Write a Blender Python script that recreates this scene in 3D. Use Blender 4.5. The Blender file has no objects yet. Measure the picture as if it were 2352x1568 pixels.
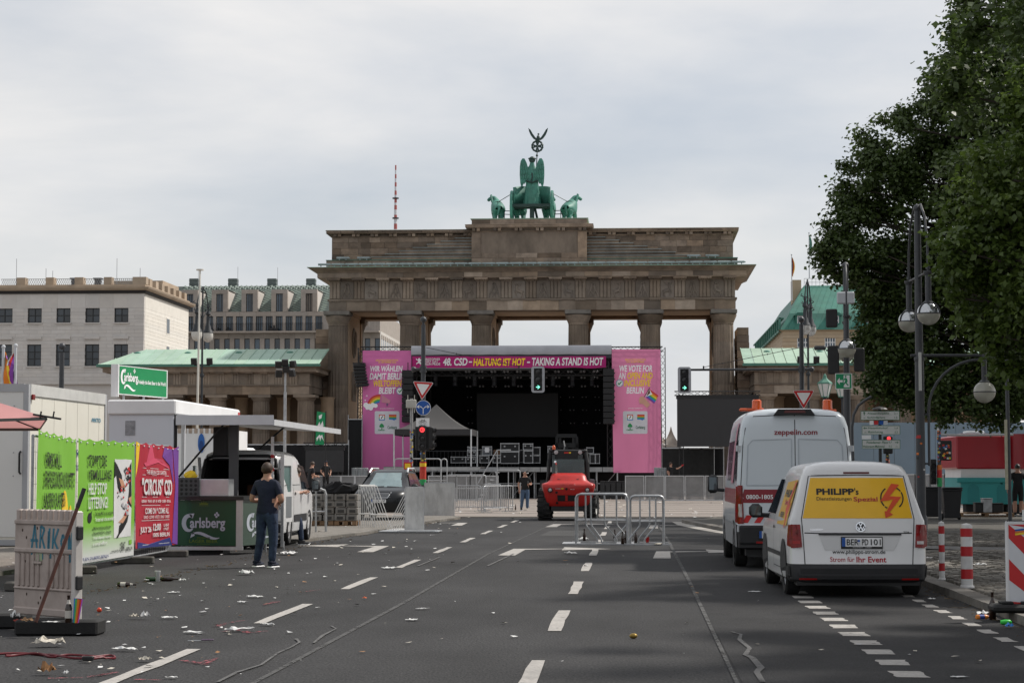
import bpy,bmesh,math,random
import numpy as np
from mathutils import Vector,Matrix,Euler
R=math.radians;PI=math.pi
random.seed(7)
S=bpy.context.scene;COL=S.collection
# ------------------------------------------------------------------ camera
EYE=1.62;PITCH=math.atan(303/4573.3);YAW=R(3.5208)
cam=bpy.data.objects.new('camera',bpy.data.cameras.new('camera'));COL.objects.link(cam)
cam.data.sensor_width=36;cam.data.lens=70;cam.data.clip_start=.2;cam.data.clip_end=6000
cam.location=(0,0,EYE);cam.rotation_euler=(PI/2+PITCH,0,YAW);S.camera=cam
# ------------------------------------------------------------------ sky and sun
SUN_EL,SUN_AZ=R(50),R(60)
W=bpy.data.worlds.new('World');S.world=W;W.use_nodes=True
def build_world():
 t=W.node_tree;t.nodes.clear();N=t.nodes.new;L=t.links.new
 sky=N('ShaderNodeTexSky');sky.sky_type='NISHITA';sky.sun_disc=False
 sky.sun_elevation=SUN_EL;sky.sun_rotation=SUN_AZ;sky.dust_density=2.0
 co=N('ShaderNodeTexCoord');mp=N('ShaderNodeMapping');mp.inputs['Scale'].default_value=(1.0,1.0,3.4)
 mp.inputs['Rotation'].default_value=(R(6),R(-9),R(20))
 L(co.outputs['Generated'],mp.inputs[0])
 n1=N('ShaderNodeTexNoise');n1.inputs['Scale'].default_value=2.6;n1.inputs['Detail'].default_value=7;n1.inputs['Roughness'].default_value=.55
 n1.inputs['Distortion'].default_value=.5
 L(mp.outputs[0],n1.inputs['Vector'])
 r1=N('ShaderNodeValToRGB');e=r1.color_ramp.elements
 e[0].position=.30;e[0].color=(.54,.54,.54,1);e[1].position=.66;e[1].color=(.98,.98,.98,1)
 L(n1.outputs['Fac'],r1.inputs[0])
 n2=N('ShaderNodeTexNoise');n2.inputs['Scale'].default_value=5.0;n2.inputs['Detail'].default_value=5
 L(mp.outputs[0],n2.inputs['Vector'])
 r2=N('ShaderNodeValToRGB');e=r2.color_ramp.elements
 e[0].position=.3;e[0].color=(6.6,6.95,7.5,1);e[1].position=.72;e[1].color=(9.5,9.25,9.0,1)
 L(n2.outputs['Fac'],r2.inputs[0])
 mx=N('ShaderNodeMixRGB');L(r1.outputs[0],mx.inputs[0]);L(sky.outputs[0],mx.inputs[1]);L(r2.outputs[0],mx.inputs[2])
 bg=N('ShaderNodeBackground');bg.inputs[1].default_value=.1;L(mx.outputs[0],bg.inputs[0])
 out=N('ShaderNodeOutputWorld');L(bg.outputs[0],out.inputs[0])
build_world()
sun=bpy.data.objects.new('sun',bpy.data.lights.new('sun','SUN'));COL.objects.link(sun)
sun.data.energy=4.2;sun.data.angle=R(2.5);sun.data.color=(1,.95,.88)
sun.location=(60,30,80)
_sd=Vector((math.sin(SUN_AZ)*math.cos(SUN_EL),math.cos(SUN_AZ)*math.cos(SUN_EL),math.sin(SUN_EL)))
sun.rotation_euler=_sd.to_track_quat('Z','Y').to_euler()
S.view_settings.view_transform='Standard';S.view_settings.look='None';S.view_settings.gamma=1
S.view_settings.exposure=0.0
S.view_settings.use_curve_mapping=False
S.render.engine='CYCLES';S.cycles.max_bounces=6;S.cycles.transparent_max_bounces=16
# ------------------------------------------------------------------ measuring helpers (photo sight line -> a place in the world)
_ct,_st,_cy,_sy=math.cos(PITCH),math.sin(PITCH),math.cos(YAW),math.sin(YAW)
def sight(px,py):
 r=(px-1176)/4573.3;v=(784-py)/4573.3
 f=_ct-v*_st;u=_st+v*_ct
 return(r*_cy-f*_sy,r*_sy+f*_cy,u)
def onground(px,py,z=0.0):
 d=sight(px,py);t=(z-EYE)/d[2];return Vector((d[0]*t,d[1]*t,z))
def atdepth(px,py,Y):
 d=sight(px,py);t=Y/d[1];return Vector((d[0]*t,Y,EYE+d[2]*t))
# ------------------------------------------------------------------ materials
MATS={}
def mat(name,col,rough=.6,var=.12,sc=3.0,metal=0.0,bump=0.0,bsc=40.0,orand=0.0,dirt=0.0,dirtcol=(.03,.027,.022),dsc=1.2,stretch=(1,1,1),coat=0.0,trans=0.0,emit=None,estr=0.0,alpha=1.0,spec=.5,ior=1.45,fine=0.0,hue=.3,patchy=0.0,psc=14.0,cloth=0.0):
 if name in MATS:return MATS[name]
 m=bpy.data.materials.new(name);m.use_nodes=True;MATS[name]=m
 t=m.node_tree;N=t.nodes.new;L=t.links.new
 b=t.nodes['Principled BSDF']
 c4=(*col,1)
 geo=N('ShaderNodeNewGeometry');mp=N('ShaderNodeMapping');mp.inputs['Scale'].default_value=stretch
 L(geo.outputs['Position'],mp.inputs[0])
 cur=None
 if var>0:
  n=N('ShaderNodeTexNoise');n.inputs['Scale'].default_value=sc;n.inputs['Detail'].default_value=6;n.inputs['Roughness'].default_value=.6
  L(mp.outputs[0],n.inputs['Vector'])
  r=N('ShaderNodeMapRange');r.inputs[1].default_value=.3;r.inputs[2].default_value=.7
  r.inputs[3].default_value=1-var;r.inputs[4].default_value=1+var
  L(n.outputs['Fac'],r.inputs[0]);val=r.outputs[0]
  if fine>0:
   n3=N('ShaderNodeTexNoise');n3.inputs['Scale'].default_value=bsc;n3.inputs['Detail'].default_value=3
   L(mp.outputs[0],n3.inputs['Vector'])
   r3=N('ShaderNodeMapRange');r3.inputs[1].default_value=.3;r3.inputs[2].default_value=.7
   r3.inputs[3].default_value=1-fine;r3.inputs[4].default_value=1+fine
   L(n3.outputs['Fac'],r3.inputs[0])
   mu=N('ShaderNodeMath');mu.operation='MULTIPLY';L(val,mu.inputs[0]);L(r3.outputs[0],mu.inputs[1]);val=mu.outputs[0]
  if orand>0:
   oi=N('ShaderNodeObjectInfo');r2=N('ShaderNodeMapRange');r2.inputs[3].default_value=1-orand;r2.inputs[4].default_value=1+orand
   L(oi.outputs['Random'],r2.inputs[0])
   mu=N('ShaderNodeMath');mu.operation='MULTIPLY';L(val,mu.inputs[0]);L(r2.outputs[0],mu.inputs[1]);val=mu.outputs[0]
  v=N('ShaderNodeVectorMath');v.operation='SCALE';v.inputs[0].default_value=col;L(val,v.inputs['Scale']);cur=v.outputs[0]
  if orand>0:
   oi2=N('ShaderNodeObjectInfo');ml=N('ShaderNodeMath');ml.operation='MULTIPLY';ml.inputs[1].default_value=7.31
   fr=N('ShaderNodeMath');fr.operation='FRACT';L(oi2.outputs['Random'],ml.inputs[0]);L(ml.outputs[0],fr.inputs[0])
   ra=N('ShaderNodeMapRange');ra.inputs[3].default_value=0;ra.inputs[4].default_value=hue;L(fr.outputs[0],ra.inputs[0])
   mh=N('ShaderNodeMixRGB');mh.blend_type='MULTIPLY';mh.inputs[2].default_value=(1,.86,.70,1)
   L(ra.outputs[0],mh.inputs[0]);L(cur,mh.inputs[1]);cur=mh.outputs[0]
 if dirt>0:
  n=N('ShaderNodeTexNoise');n.inputs['Scale'].default_value=dsc;n.inputs['Detail'].default_value=8;n.inputs['Roughness'].default_value=.7
  L(mp.outputs[0],n.inputs['Vector'])
  r=N('ShaderNodeMapRange');r.inputs[1].default_value=.45;r.inputs[2].default_value=.75;r.inputs[3].default_value=0;r.inputs[4].default_value=dirt
  L(n.outputs['Fac'],r.inputs[0])
  mx=N('ShaderNodeMixRGB');mx.inputs[1].default_value=c4;mx.inputs[2].default_value=(*dirtcol,1)
  L(r.outputs[0],mx.inputs[0])
  if cur is not None:L(cur,mx.inputs[1])
  cur=mx.outputs[0]
 if cur is not None:L(cur,b.inputs['Base Color'])
 else:b.inputs['Base Color'].default_value=c4
 b.inputs['Roughness'].default_value=rough;b.inputs['Metallic'].default_value=metal
 b.inputs['Coat Weight'].default_value=coat;b.inputs['Coat Roughness'].default_value=.08
 b.inputs['Transmission Weight'].default_value=trans;b.inputs['IOR'].default_value=ior
 b.inputs['Specular IOR Level'].default_value=spec;b.inputs['Alpha'].default_value=alpha
 if emit:b.inputs['Emission Color'].default_value=(*emit,1);b.inputs['Emission Strength'].default_value=estr
 if bump>0:
  n=N('ShaderNodeTexNoise');n.inputs['Scale'].default_value=bsc;n.inputs['Detail'].default_value=4
  L(mp.outputs[0],n.inputs['Vector'])
  bp=N('ShaderNodeBump');bp.inputs['Strength'].default_value=bump;bp.inputs['Distance'].default_value=.02
  L(n.outputs['Fac'],bp.inputs['Height']);L(bp.outputs[0],b.inputs['Normal'])
 if patchy>0:
  n=N('ShaderNodeTexNoise');n.inputs['Scale'].default_value=psc;n.inputs['Detail'].default_value=7;n.inputs['Roughness'].default_value=.75
  L(geo.outputs['Position'],n.inputs['Vector'])
  r=N('ShaderNodeMapRange');r.inputs[1].default_value=patchy-.05;r.inputs[2].default_value=patchy+.08;L(n.outputs['Fac'],r.inputs[0]);L(r.outputs[0],b.inputs['Alpha'])
 if cloth>0:
  tl=N('ShaderNodeBsdfTranslucent');ms=N('ShaderNodeMixShader');ms.inputs[0].default_value=cloth
  if cur is not None:L(cur,tl.inputs[0])
  else:tl.inputs[0].default_value=c4
  L(b.outputs[0],ms.inputs[1]);L(tl.outputs[0],ms.inputs[2]);L(ms.outputs[0],t.nodes['Material Output'].inputs[0])
 return m
def plain(name,col,rough=.6,**k):return mat(name,col,rough,var=k.pop('var',.06),**k)
# ------------------------------------------------------------------ mesh building
class MB:
 def __init__(s):s.v=[];s.f=[];s.m=[];s.cm=0
 def add(s,vs,fs):
  o=len(s.v);s.v+=[tuple(p) for p in vs]
  for f in fs:s.f.append(tuple(i+o for i in f));s.m.append(s.cm)
  return s
 def box(s,x0,x1,y0,y1,z0,z1):
  return s.add([(x0,y0,z0),(x1,y0,z0),(x1,y1,z0),(x0,y1,z0),(x0,y0,z1),(x1,y0,z1),(x1,y1,z1),(x0,y1,z1)],[(0,3,2,1),(4,5,6,7),(0,1,5,4),(1,2,6,5),(2,3,7,6),(3,0,4,7)])
 def cbox(s,x,y,z,w,d,h,rz=0.0,rx=0.0,ry=0.0):
  M=Matrix.Translation((x,y,z))@Euler((rx,ry,rz)).to_matrix().to_4x4()
  o=len(s.v);s.box(-w/2,w/2,-d/2,d/2,-h/2,h/2)
  for i in range(o,len(s.v)):s.v[i]=tuple(M@Vector(s.v[i]))
  return s
 def bbox(s,x0,x1,y0,y1,z0,z1,b=.02):
  vs=[];
  for(z,k) in((z0,1),(z0+b,0),(z1-b,0),(z1,1)):
   i=b if k else 0
   a0,a1,c0,c1=x0+i,x1-i,y0+i,y1-i
   q=b
   vs+=[(a0+q,c0,z),(a1-q,c0,z),(a1,c0+q,z),(a1,c1-q,z),(a1-q,c1,z),(a0+q,c1,z),(a0,c1-q,z),(a0,c0+q,z)]
  fs=[tuple(reversed(range(8))),tuple(range(24,32))]
  for l in range(3):
   for k in range(8):fs.append((l*8+k,l*8+(k+1)%8,l*8+8+(k+1)%8,l*8+8+k))
  return s.add(vs,fs)
 def cyl(s,p0,p1,r0,r1=None,n=12,cap=True):
  r1=r0 if r1 is None else r1
  p0=Vector(p0);p1=Vector(p1);d=(p1-p0).normalized()
  a=d.orthogonal().normalized();b=d.cross(a)
  vs=[]
  for p,r in((p0,r0),(p1,r1)):
   for k in range(n):
    t=2*PI*k/n;vs.append(p+a*(r*math.cos(t))+b*(r*math.sin(t)))
  fs=[(k,(k+1)%n,n+(k+1)%n,n+k) for k in range(n)]
  if cap:fs+=[tuple(reversed(range(n))),tuple(range(n,2*n))]
  return s.add(vs,fs)
 def tube(s,pts,r,n=8,closed=False):
  pts=[Vector(p) for p in pts];K=len(pts);vs=[];ref=None
  rr=r if isinstance(r,(list,tuple)) else[r]*K
  for i,p in enumerate(pts):
   if closed:d=pts[(i+1)%K]-pts[i-1]
   else:d=pts[min(i+1,K-1)]-pts[max(i-1,0)]
   d.normalize()
   if ref is None:ref=d.orthogonal().normalized()
   ref=(ref-d*ref.dot(d));
   if ref.length<1e-5:ref=d.orthogonal()
   ref.normalize();b=d.cross(ref)
   for k in range(n):
    t=2*PI*k/n;vs.append(p+ref*(rr[i]*math.cos(t))+b*(rr[i]*math.sin(t)))
  fs=[]
  for i in range(K if closed else K-1):
   j=(i+1)%K
   for k in range(n):fs.append((i*n+k,i*n+(k+1)%n,j*n+(k+1)%n,j*n+k))
  if not closed:fs+=[tuple(reversed(range(n))),tuple(range((K-1)*n,K*n))]
  return s.add(vs,fs)
 def lathe(s,prof,c=(0,0,0),n=20,axis='z',caps=True):
  vs=[]
  for r,z in prof:
   for k in range(n):
    t=2*PI*k/n;x,y=r*math.cos(t),r*math.sin(t)
    if axis=='z':p=(c[0]+x,c[1]+y,c[2]+z)
    elif axis=='y':p=(c[0]+x,c[1]+z,c[2]-y)
    else:p=(c[0]+z,c[1]+x,c[2]+y)
    vs.append(p)
  fs=[]
  for i in range(len(prof)-1):
   for k in range(n):fs.append((i*n+k,i*n+(k+1)%n,(i+1)*n+(k+1)%n,(i+1)*n+k))
  if caps:fs+=[tuple(reversed(range(n))),tuple(range((len(prof)-1)*n,len(prof)*n))]
  return s.add(vs,fs)
 def sph(s,c,r,n=12,m=8,sc=(1,1,1)):
  prof=[(max(1e-4,math.sin(PI*i/m)),-math.cos(PI*i/m)) for i in range(m+1)]
  o=len(s.v);s.lathe(prof,(0,0,0),n)
  for i in range(o,len(s.v)):
   p=s.v[i];s.v[i]=(c[0]+p[0]*r*sc[0],c[1]+p[1]*r*sc[1],c[2]+p[2]*r*sc[2])
  return s
 def prism(s,poly,y0,y1,plane='xz'):
  n=len(poly)
  def P(a,b,y):return(a,y,b) if plane=='xz' else((y,a,b) if plane=='yz' else(a,b,y))
  vs=[P(a,b,y0) for a,b in poly]+[P(a,b,y1) for a,b in poly]
  fs=[tuple(range(n)),tuple(reversed(range(n,2*n)))]+[(k,n+k,n+(k+1)%n,(k+1)%n) for k in range(n)]
  return s.add(vs,fs)
 def quad(s,a,b,c,d):return s.add([a,b,c,d],[(0,1,2,3)])
 def xf(s,M):
  s.v=[tuple(M@Vector(p)) for p in s.v];return s
 def mesh(s,name,mats,smooth=None):
  me=bpy.data.meshes.new(name);me.from_pydata(s.v,[],s.f)
  for m in(mats if isinstance(mats,(list,tuple)) else[mats]):me.materials.append(m)
  if any(s.m):me.polygons.foreach_set('material_index',s.m)
  bm=bmesh.new();bm.from_mesh(me);bmesh.ops.recalc_face_normals(bm,faces=bm.faces);bm.to_mesh(me);bm.free()
  if smooth:
   me.polygons.foreach_set('use_smooth',[True]*len(me.polygons));me.set_sharp_from_angle(angle=R(smooth))
  me.update();return me
 def build(s,name,mats,parent=None,smooth=None,bevel=0.0,**k):
  o=obj(name,s.mesh(name,mats,smooth),parent,**k)
  if bevel:
   b=o.modifiers.new('b','BEVEL');b.width=bevel;b.segments=2;b.limit_method='ANGLE';b.angle_limit=R(50)
  return o
def obj(name,me,parent=None,loc=None,rot=None,scale=None,label=None,cat=None,group=None,kind=None):
 o=bpy.data.objects.new(name,me);COL.objects.link(o)
 if parent is not None:o.parent=parent
 if loc is not None:o.location=loc
 if rot is not None:o.rotation_euler=rot
 if scale is not None:o.scale=scale
 tag(o,label,cat,group,kind);return o
def tag(o,label=None,cat=None,group=None,kind=None):
 if label:o['label']=label
 if cat:o['category']=cat
 if group:o['group']=group
 if kind:o['kind']=kind
 return o
def thing(name,label,cat,loc=(0,0,0),rz=0.0,group=None):
 return obj(name,None,None,loc,(0,0,rz),None,label,cat,group)
def part(name,mb,m,parent,smooth=None,**k):return mb.build(name,m,parent,smooth,**k)
def copy_tree(o,loc=None,rz=None,label=None,group=None,parent=None):
 c=o.copy();COL.objects.link(c)
 if parent is not None:c.parent=parent
 if loc is not None:c.location=loc
 if rz is not None:c.rotation_euler=(0,0,rz)
 if label:c['label']=label
 if group:c['group']=group
 for ch in list(o.children):copy_tree(ch,parent=c)
 return c
_unit={}
def unitbox(m,bev=.0):
 k=(m.name,bev)
 if k not in _unit:
  b=MB();b.box(-.5,.5,-.5,.5,-.5,.5);_unit[k]=b.mesh('block',m)
 return _unit[k]
def blk(name,m,parent,x0,x1,y0,y1,z0,z1,**k):
 return obj(name,unitbox(m),parent,((x0+x1)/2,(y0+y1)/2,(z0+z1)/2),None,(x1-x0,y1-y0,z1-z0),**k)
_tc={}
def textmesh(s,bold,shear):
 k=(s,bold,shear)
 if k not in _tc:
  cu=bpy.data.curves.new('lettering','FONT');cu.body=s;cu.size=1;cu.offset=bold;cu.shear=shear;cu.resolution_u=3
  o=bpy.data.objects.new('lettering',cu);COL.objects.link(o)
  dg=bpy.context.evaluated_depsgraph_get();me=bpy.data.meshes.new_from_object(o.evaluated_get(dg))
  COL.objects.unlink(o);bpy.data.objects.remove(o)
  co=np.empty(len(me.vertices)*3);me.vertices.foreach_get('co',co);co=co.reshape(-1,3)
  _tc[k]=(co,[tuple(p.vertices) for p in me.polygons])
 return _tc[k]
def lettering(s,m,parent,o,right,up,w,h=None,bold=0.0,shear=0.0,name='lettering',off=.004,surf=None,mid=True):
 """flat print: the words s fitted into w x h, lower left (or centre) at o in the plane right/up; surf maps (u, v) to a point"""
 co,fs=textmesh(s,bold,shear)
 lo=co.min(0);hi=co.max(0);sz=hi-lo
 if h is None:h=w*sz[1]/sz[0]
 uv=(co-lo)/np.maximum(sz,1e-6)
 if surf:vs=[surf(u[0],u[1]) for u in uv]
 else:
  o=Vector(o);right=Vector(right).normalized();up=Vector(up).normalized();n=right.cross(up)
  if mid:o=o-right*(w/2)-up*(h/2)
  vs=[o+right*(u[0]*w)+up*(u[1]*h)+n*off for u in uv]
 me=bpy.data.meshes.new(name);me.from_pydata([tuple(v) for v in vs],[],fs);me.materials.append(m);me.update()
 return obj(name,me,parent)
def flat(poly,o,right,up,off=.003):
 o=Vector(o);right=Vector(right).normalized();up=Vector(up).normalized();n=right.cross(up)
 b=MB();b.add([o+right*a+up*c+n*off for a,c in poly],[tuple(range(len(poly)))]);return b
def circ(r,n=24,cx=0,cy=0,a0=0,a1=2*PI,sy=1.0):
 k=n if abs(a1-a0)>6.28 else n+1
 return[(cx+r*math.cos(a0+(a1-a0)*i/n),cy+r*sy*math.sin(a0+(a1-a0)*i/n)) for i in range(k)]
def ring(r0,r1,n=24,cx=0,cy=0,a0=0,a1=2*PI):
 return circ(r1,n,cx,cy,a0,a1)+list(reversed(circ(r0,n,cx,cy,a0,a1)))
X_,Y_,Z_=Vector((1,0,0)),Vector((0,1,0)),Vector((0,0,1))
# ------------------------------------------------------------------ shared materials
STONE=mat('sandstone',(.215,.172,.134),.85,.28,1.3,bump=.3,bsc=14,orand=.5,hue=.6,dirt=.55,dirtcol=(.05,.042,.034),dsc=.9)
STONE2=mat('sandstone_shaft',(.205,.165,.128),.85,.25,1.0,bump=.25,bsc=12,dirt=.6,dirtcol=(.05,.042,.034),dsc=.7,stretch=(1,1,.45))
PLAST=mat('beige_plaster',(.48,.36,.25),.85,.08,.8)
COPPER=mat('green_copper',(.16,.31,.25),.6,.2,1.0,orand=.07,dirt=.25,dirtcol=(.06,.1,.085))
COPPER_L=mat('pale_green_copper',(.33,.47,.38),.6,.1,.8,orand=.06,dirt=.2,dirtcol=(.2,.28,.24))
COPPER_D=mat('dark_green_copper',(.07,.2,.155),.6,.2,1.0,orand=.08)
BRONZE=mat('green_bronze',(.055,.205,.158),.55,.3,1.1,dirt=.6,dirtcol=(.02,.055,.045),dsc=1.6)
DARK=plain('black_metal',(.012,.012,.013),.5)
BLACK=plain('black_fabric',(.008,.008,.009),.9)
ANTH=plain('anthracite_paint',(.035,.038,.042),.45)
STEEL=mat('galvanised_steel',(.38,.39,.40),.45,.2,6,metal=.75)
ALU=mat('aluminium',(.55,.56,.57),.4,.1,4,metal=.8)
WHITE=mat('white_paint',(.74,.74,.74),.45,.05,1.2,dirt=.12,dirtcol=(.4,.38,.35),dsc=2)
GREYW=mat('pale_grey_paint',(.5,.52,.55),.5,.05,1)
RUB=mat('black_rubber',(.014,.014,.014),.8,.2,9,bump=.2,bsc=60)
RED=plain('red_print',(.5,.018,.02),.5)
WHT=plain('white_print',(.78,.78,.78),.5)
YEL=plain('yellow_print',(.78,.52,.02),.5)
BLK=plain('black_print',(.01,.01,.01),.5)
BLUE=plain('blue_print',(.01,.08,.34),.5)
GRN=plain('green_print',(.02,.3,.09),.5)
GLASS_D=mat('dark_window_glass',(.02,.03,.042),.06,.3,.5,spec=.8,orand=.6)
GLASS_B=mat('blue_window_glass',(.04,.068,.10),.06,.35,.4,spec=.8,orand=.6)
CLEAR=mat('clear_glass',(.9,.93,.92),.03,0,trans=1.0,ior=1.2)
ORANGE=mat('orange_lens',(.8,.11,.008),.2,.05,trans=.25,coat=.5)
# ================================================================== GROUND, ROAD, MARKINGS
ASPH=mat('asphalt',(.038,.0375,.038),.85,.3,.5,bump=.5,bsc=45,spec=.22,dirt=.6,dirtcol=(.019,.0188,.019),dsc=.4,stretch=(1,.4,1),fine=.5)
ASPH2=mat('newer_asphalt',(.033,.0325,.033),.85,.25,.5,bump=.5,bsc=60,spec=.22,dirt=.5,dirtcol=(.018,.018,.018),dsc=.7,fine=.45)
MARK=mat('worn_road_paint',(.37,.35,.325),.75,.12,2.5,dirt=.6,dirtcol=(.15,.145,.14),dsc=5,fine=.2,bsc=35,patchy=.33,psc=9)
GRANITE=mat('granite_kerb',(.16,.15,.135),.8,.2,6,bump=.3,bsc=40,orand=.25,dirt=.45,dsc=2)
COBBLE=mat('cobble_stone',(.15,.14,.122),.8,.25,5,bump=.4,bsc=30,orand=.35,dirt=.4,dirtcol=(.05,.05,.04),dsc=1.2)
JOINT=mat('sandy_joint',(.075,.07,.06),.95,.3,6,bump=.4,bsc=50)
PAVE=mat('plaza_paving',(.24,.205,.18),.85,.18,.5,bump=.2,bsc=20,dirt=.4,dirtcol=(.12,.11,.10),dsc=.8,stretch=(.35,1.6,1))
PAVL=mat('pavement_setts',(.17,.155,.135),.85,.3,7,bump=.5,bsc=18,dirt=.45,dirtcol=(.06,.055,.05),dsc=1.1)
CHALK=mat('pink_chalk',(.28,.06,.075),.9,.4,12,patchy=.52,psc=16)
FILL=mat('pale_crack_filler',(.10,.098,.096),.85,.25,3,patchy=.38,psc=11)
TAR=mat('tar_seam',(.062,.061,.06),.85,.25,3,patchy=.40,psc=7)
g=MB();g.add([(-4000,-60,-.06),(4000,-60,-.06),(4000,5000,-.06),(-4000,5000,-.06)],[(0,1,2,3)])
g.build('ground',mat('far_ground',(.15,.145,.13),.9,.2,.1),kind='structure')
road=MB();road.add([(-40,-20,0),(4.3,-20,0),(40,-20,0),(40,73.6,0),(-40,73.6,0)],[(0,1,2,3,4)])
road=road.build('road',ASPH,kind='structure')
l2=MB();l2.add([(.86,-20,.004),(4.2,-20,.004),(4.2,47,.004),(2.9,53,.004),(1.6,66,.004),(.78,66,.004)],[(0,1,2,3,4,5)])
l2.build('parking_lane',ASPH2,road)
pl=MB();pl.add([(-70,73.6,.004),(60,73.6,.004),(60,200,.004),(-70,200,.004)],[(0,1,2,3)])
plaza=pl.build('plaza_pavement',PAVE,kind='structure')
_rng=random.Random(3)
for i in range(9):
 y=75.2+i*5.6
 b=MB();b.box(-30,25,y,y+.45,.004,.012);b.build('sett_course',GRANITE,plaza)
b=MB();b.box(-30,30,73.35,73.6,0,.03);b.build('gutter_course',GRANITE,road)
def strip(pts,w,z,m,name,parent,jit=0.0):
 b=MB();P=[Vector((p[0],p[1],z)) for p in pts]
 vs=[]
 for i,p in enumerate(P):
  d=(P[min(i+1,len(P)-1)]-P[max(i-1,0)]).normalized();n=Vector((-d.y,d.x,0))*(w/2*(1+_rng.uniform(-jit,jit)))
  vs+=[p+n,p-n]
 b.add(vs,[(2*i,2*i+1,2*i+3,2*i+2) for i in range(len(P)-1)])
 return b.build(name,m,parent)
def dash(x,y0,y1,w,z=.008):
 b=MB();j=lambda:_rng.uniform(-.015,.015);n=5
 vs=[]
 for i in range(n):
  y=y0+(y1-y0)*i/(n-1);vs+=[(x-w/2+j(),y+j(),z),(x+w/2+j(),y+j(),z)]
 b.add(vs,[(2*i,2*i+1,2*i+3,2*i+2) for i in range(n-1)])
 return b.build('lane_dash',MARK,road)
for i in range(9):
 dash(-4.07,15.1+6.38*i,18.3+6.38*i,.135)
 dash(-.84,14.3+6.32*i,17.4+6.32*i,.135)
for i in range(14):dash(2.2,14.1+i*1.01,14.6+i*1.01,.26)
for i in range(11):dash(3.6,16.6+i*.99,17.1+i*.99,.14)
def arrow(x,y,sx):
 b=MB();z=.008
 P=lambda a,c:(x+sx*a,y+c,z)
 b.add([P(-.16,0),P(.18,0),P(.22,3.0),P(-.06,3.5)],[(0,1,2,3)])
 b.add([P(.22,3.0),P(1.05,3.42),P(1.05,3.58),P(-.06,3.5)],[(0,1,2,3)])
 b.add([P(1.0,2.75),P(2.05,3.5),P(1.0,4.5)],[(0,1,2)])
 b.build('turn_arrow',MARK,road)
for yy in(39.5,60.5):arrow(-2.55,yy,1);arrow(.5,yy-1.2,1);arrow(-5.55,yy+1.5,-1)
strip([(-2.96,14),(-2.9,25),(-2.95,40),(-2.7,60),(-2.65,73)],.045,.007,TAR,'tar_seam',road,.4)
strip([(.78,14),(.81,30),(.8,47),(.74,66)],.05,.01,TAR,'tar_seam',road,.4)
def px(pts):return[onground(*p)[:2] for p in pts]
strip(px([(1752,1568),(1738,1545),(1748,1535),(1728,1512),(1712,1505),(1722,1490),(1698,1470),(1702,1458),(1680,1452)]),.045,.012,FILL,'crack_filler',road,.5)
strip(px([(500,1568),(545,1545),(600,1528),(640,1500),(668,1488),(688,1476),(680,1468)]),.025,.012,FILL,'crack_filler',road,.6)
strip(px([(720,1478),(742,1460),(772,1445),(760,1438)]),.025,.012,FILL,'crack_filler',road,.6)
strip(px([(960,1300),(1010,1280)]),.04,.012,FILL,'crack_filler',road,.6)
strip(px([(1120,1300),(1180,1272)]),.03,.012,FILL,'crack_filler',road,.6)
for q in([(110,1560),(190,1558),(250,1548),(210,1556),(268,1545)],[(310,1562),(380,1564)],[(420,1518),(450,1525),(500,1512),(470,1528),(440,1520)],[(515,1452),(540,1446),(575,1455),(610,1450)],[(605,1390),(640,1382)],[(700,1360),(735,1355)],[(500,1440),(520,1432),(560,1426)]):
 strip(px(q),.06,.012,CHALK,'chalk_scrawl',road,.8)
# ---- left pavement with its kerb, right pavement with kerb stones and cobbles
lk=[(-10.2,-20),(-10.2,41),(-7.95,47),(-7.3,53),(-6.9,64),(-6.35,71),(-6.7,73.2),(-9,74.6),(-40,76)]
b=MB();n=len(lk)
b.add([(x,y,.07) for x,y in lk]+[(-40,-20,.07)]+[(x,y,-.02) for x,y in lk]+[(-40,-20,-.02)],[tuple(range(n+1))]+[(i,i+1,n+2+i,n+1+i) for i in range(n-1)])
lpav=b.build('left_pavement',PAVL,kind='structure')
def kerb(pts,w,z0,z1,parent,step=1.0):
 P=[Vector((*p,0)) for p in pts]
 for a,c in zip(P[:-1],P[1:]):
  L=(c-a).length;k=max(1,round(L/step));d=(c-a)/k
  for i in range(k):
   m=a+d*(i+.5);ang=math.atan2(d.y,d.x)
   obj('kerb_stone',unitbox(GRANITE),parent,(m.x,m.y,(z0+z1)/2+_rng.uniform(-.004,.004)),(0,0,ang),(d.length-.012,w,z1-z0))
kerb([(-10.13,24),(-10.13,41),(-7.88,47),(-7.23,53),(-6.83,64),(-6.28,71),(-6.63,73.15)],.14,-.05,.074,lpav,1.3)
rk=[(4.35,-20),(4.35,46.4),(3.05,53),(1.75,66),(3.2,73.2),(40,73.2)]
b=MB();n=len(rk)
b.add([(x,y,.07) for x,y in rk]+[(40,-20,.07)]+[(x,y,-.02) for x,y in rk]+[(40,-20,-.02)],[tuple(range(n+1))]+[(i,i+1,n+2+i,n+1+i) for i in range(n-1)])
rpav=b.build('right_pavement',JOINT,kind='structure')
kerb([(4.26,17),(4.26,46.4),(2.96,53),(1.66,66)],.26,-.05,.10,rpav,1.0)
strip([(4.5,42.6),(6,42),(8,40.6),(11,38.6)],1.6,.1,mat('smooth_slab',(.14,.135,.13),.8,.15,2,bump=.2),'slab_path',rpav)
strip([(1.45,67),(1.55,63),(2.1,57.5),(2.75,53),(3.5,49)],.42,.009,mat('pale_gutter',(.33,.31,.28),.8,.1,3),'pale_gutter',road)
cob=[]
y=20.5;r=0
while y<52:
 xr=4.4+.07;xm=min(9.5,(2400-1458)/4573*y+.4)
 x=xr+(.08 if r%2 else 0)
 while x<xm:
  w=_rng.uniform(.13,.19);d=_rng.uniform(.125,.15)
  if not(40.2<y<43 and x>4.6):cob.append((x+w/2,y,w-.018,d,_rng.uniform(.092,.112),_rng.uniform(-.1,.1)))
  x+=w
 y+=.155;r+=1
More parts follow.
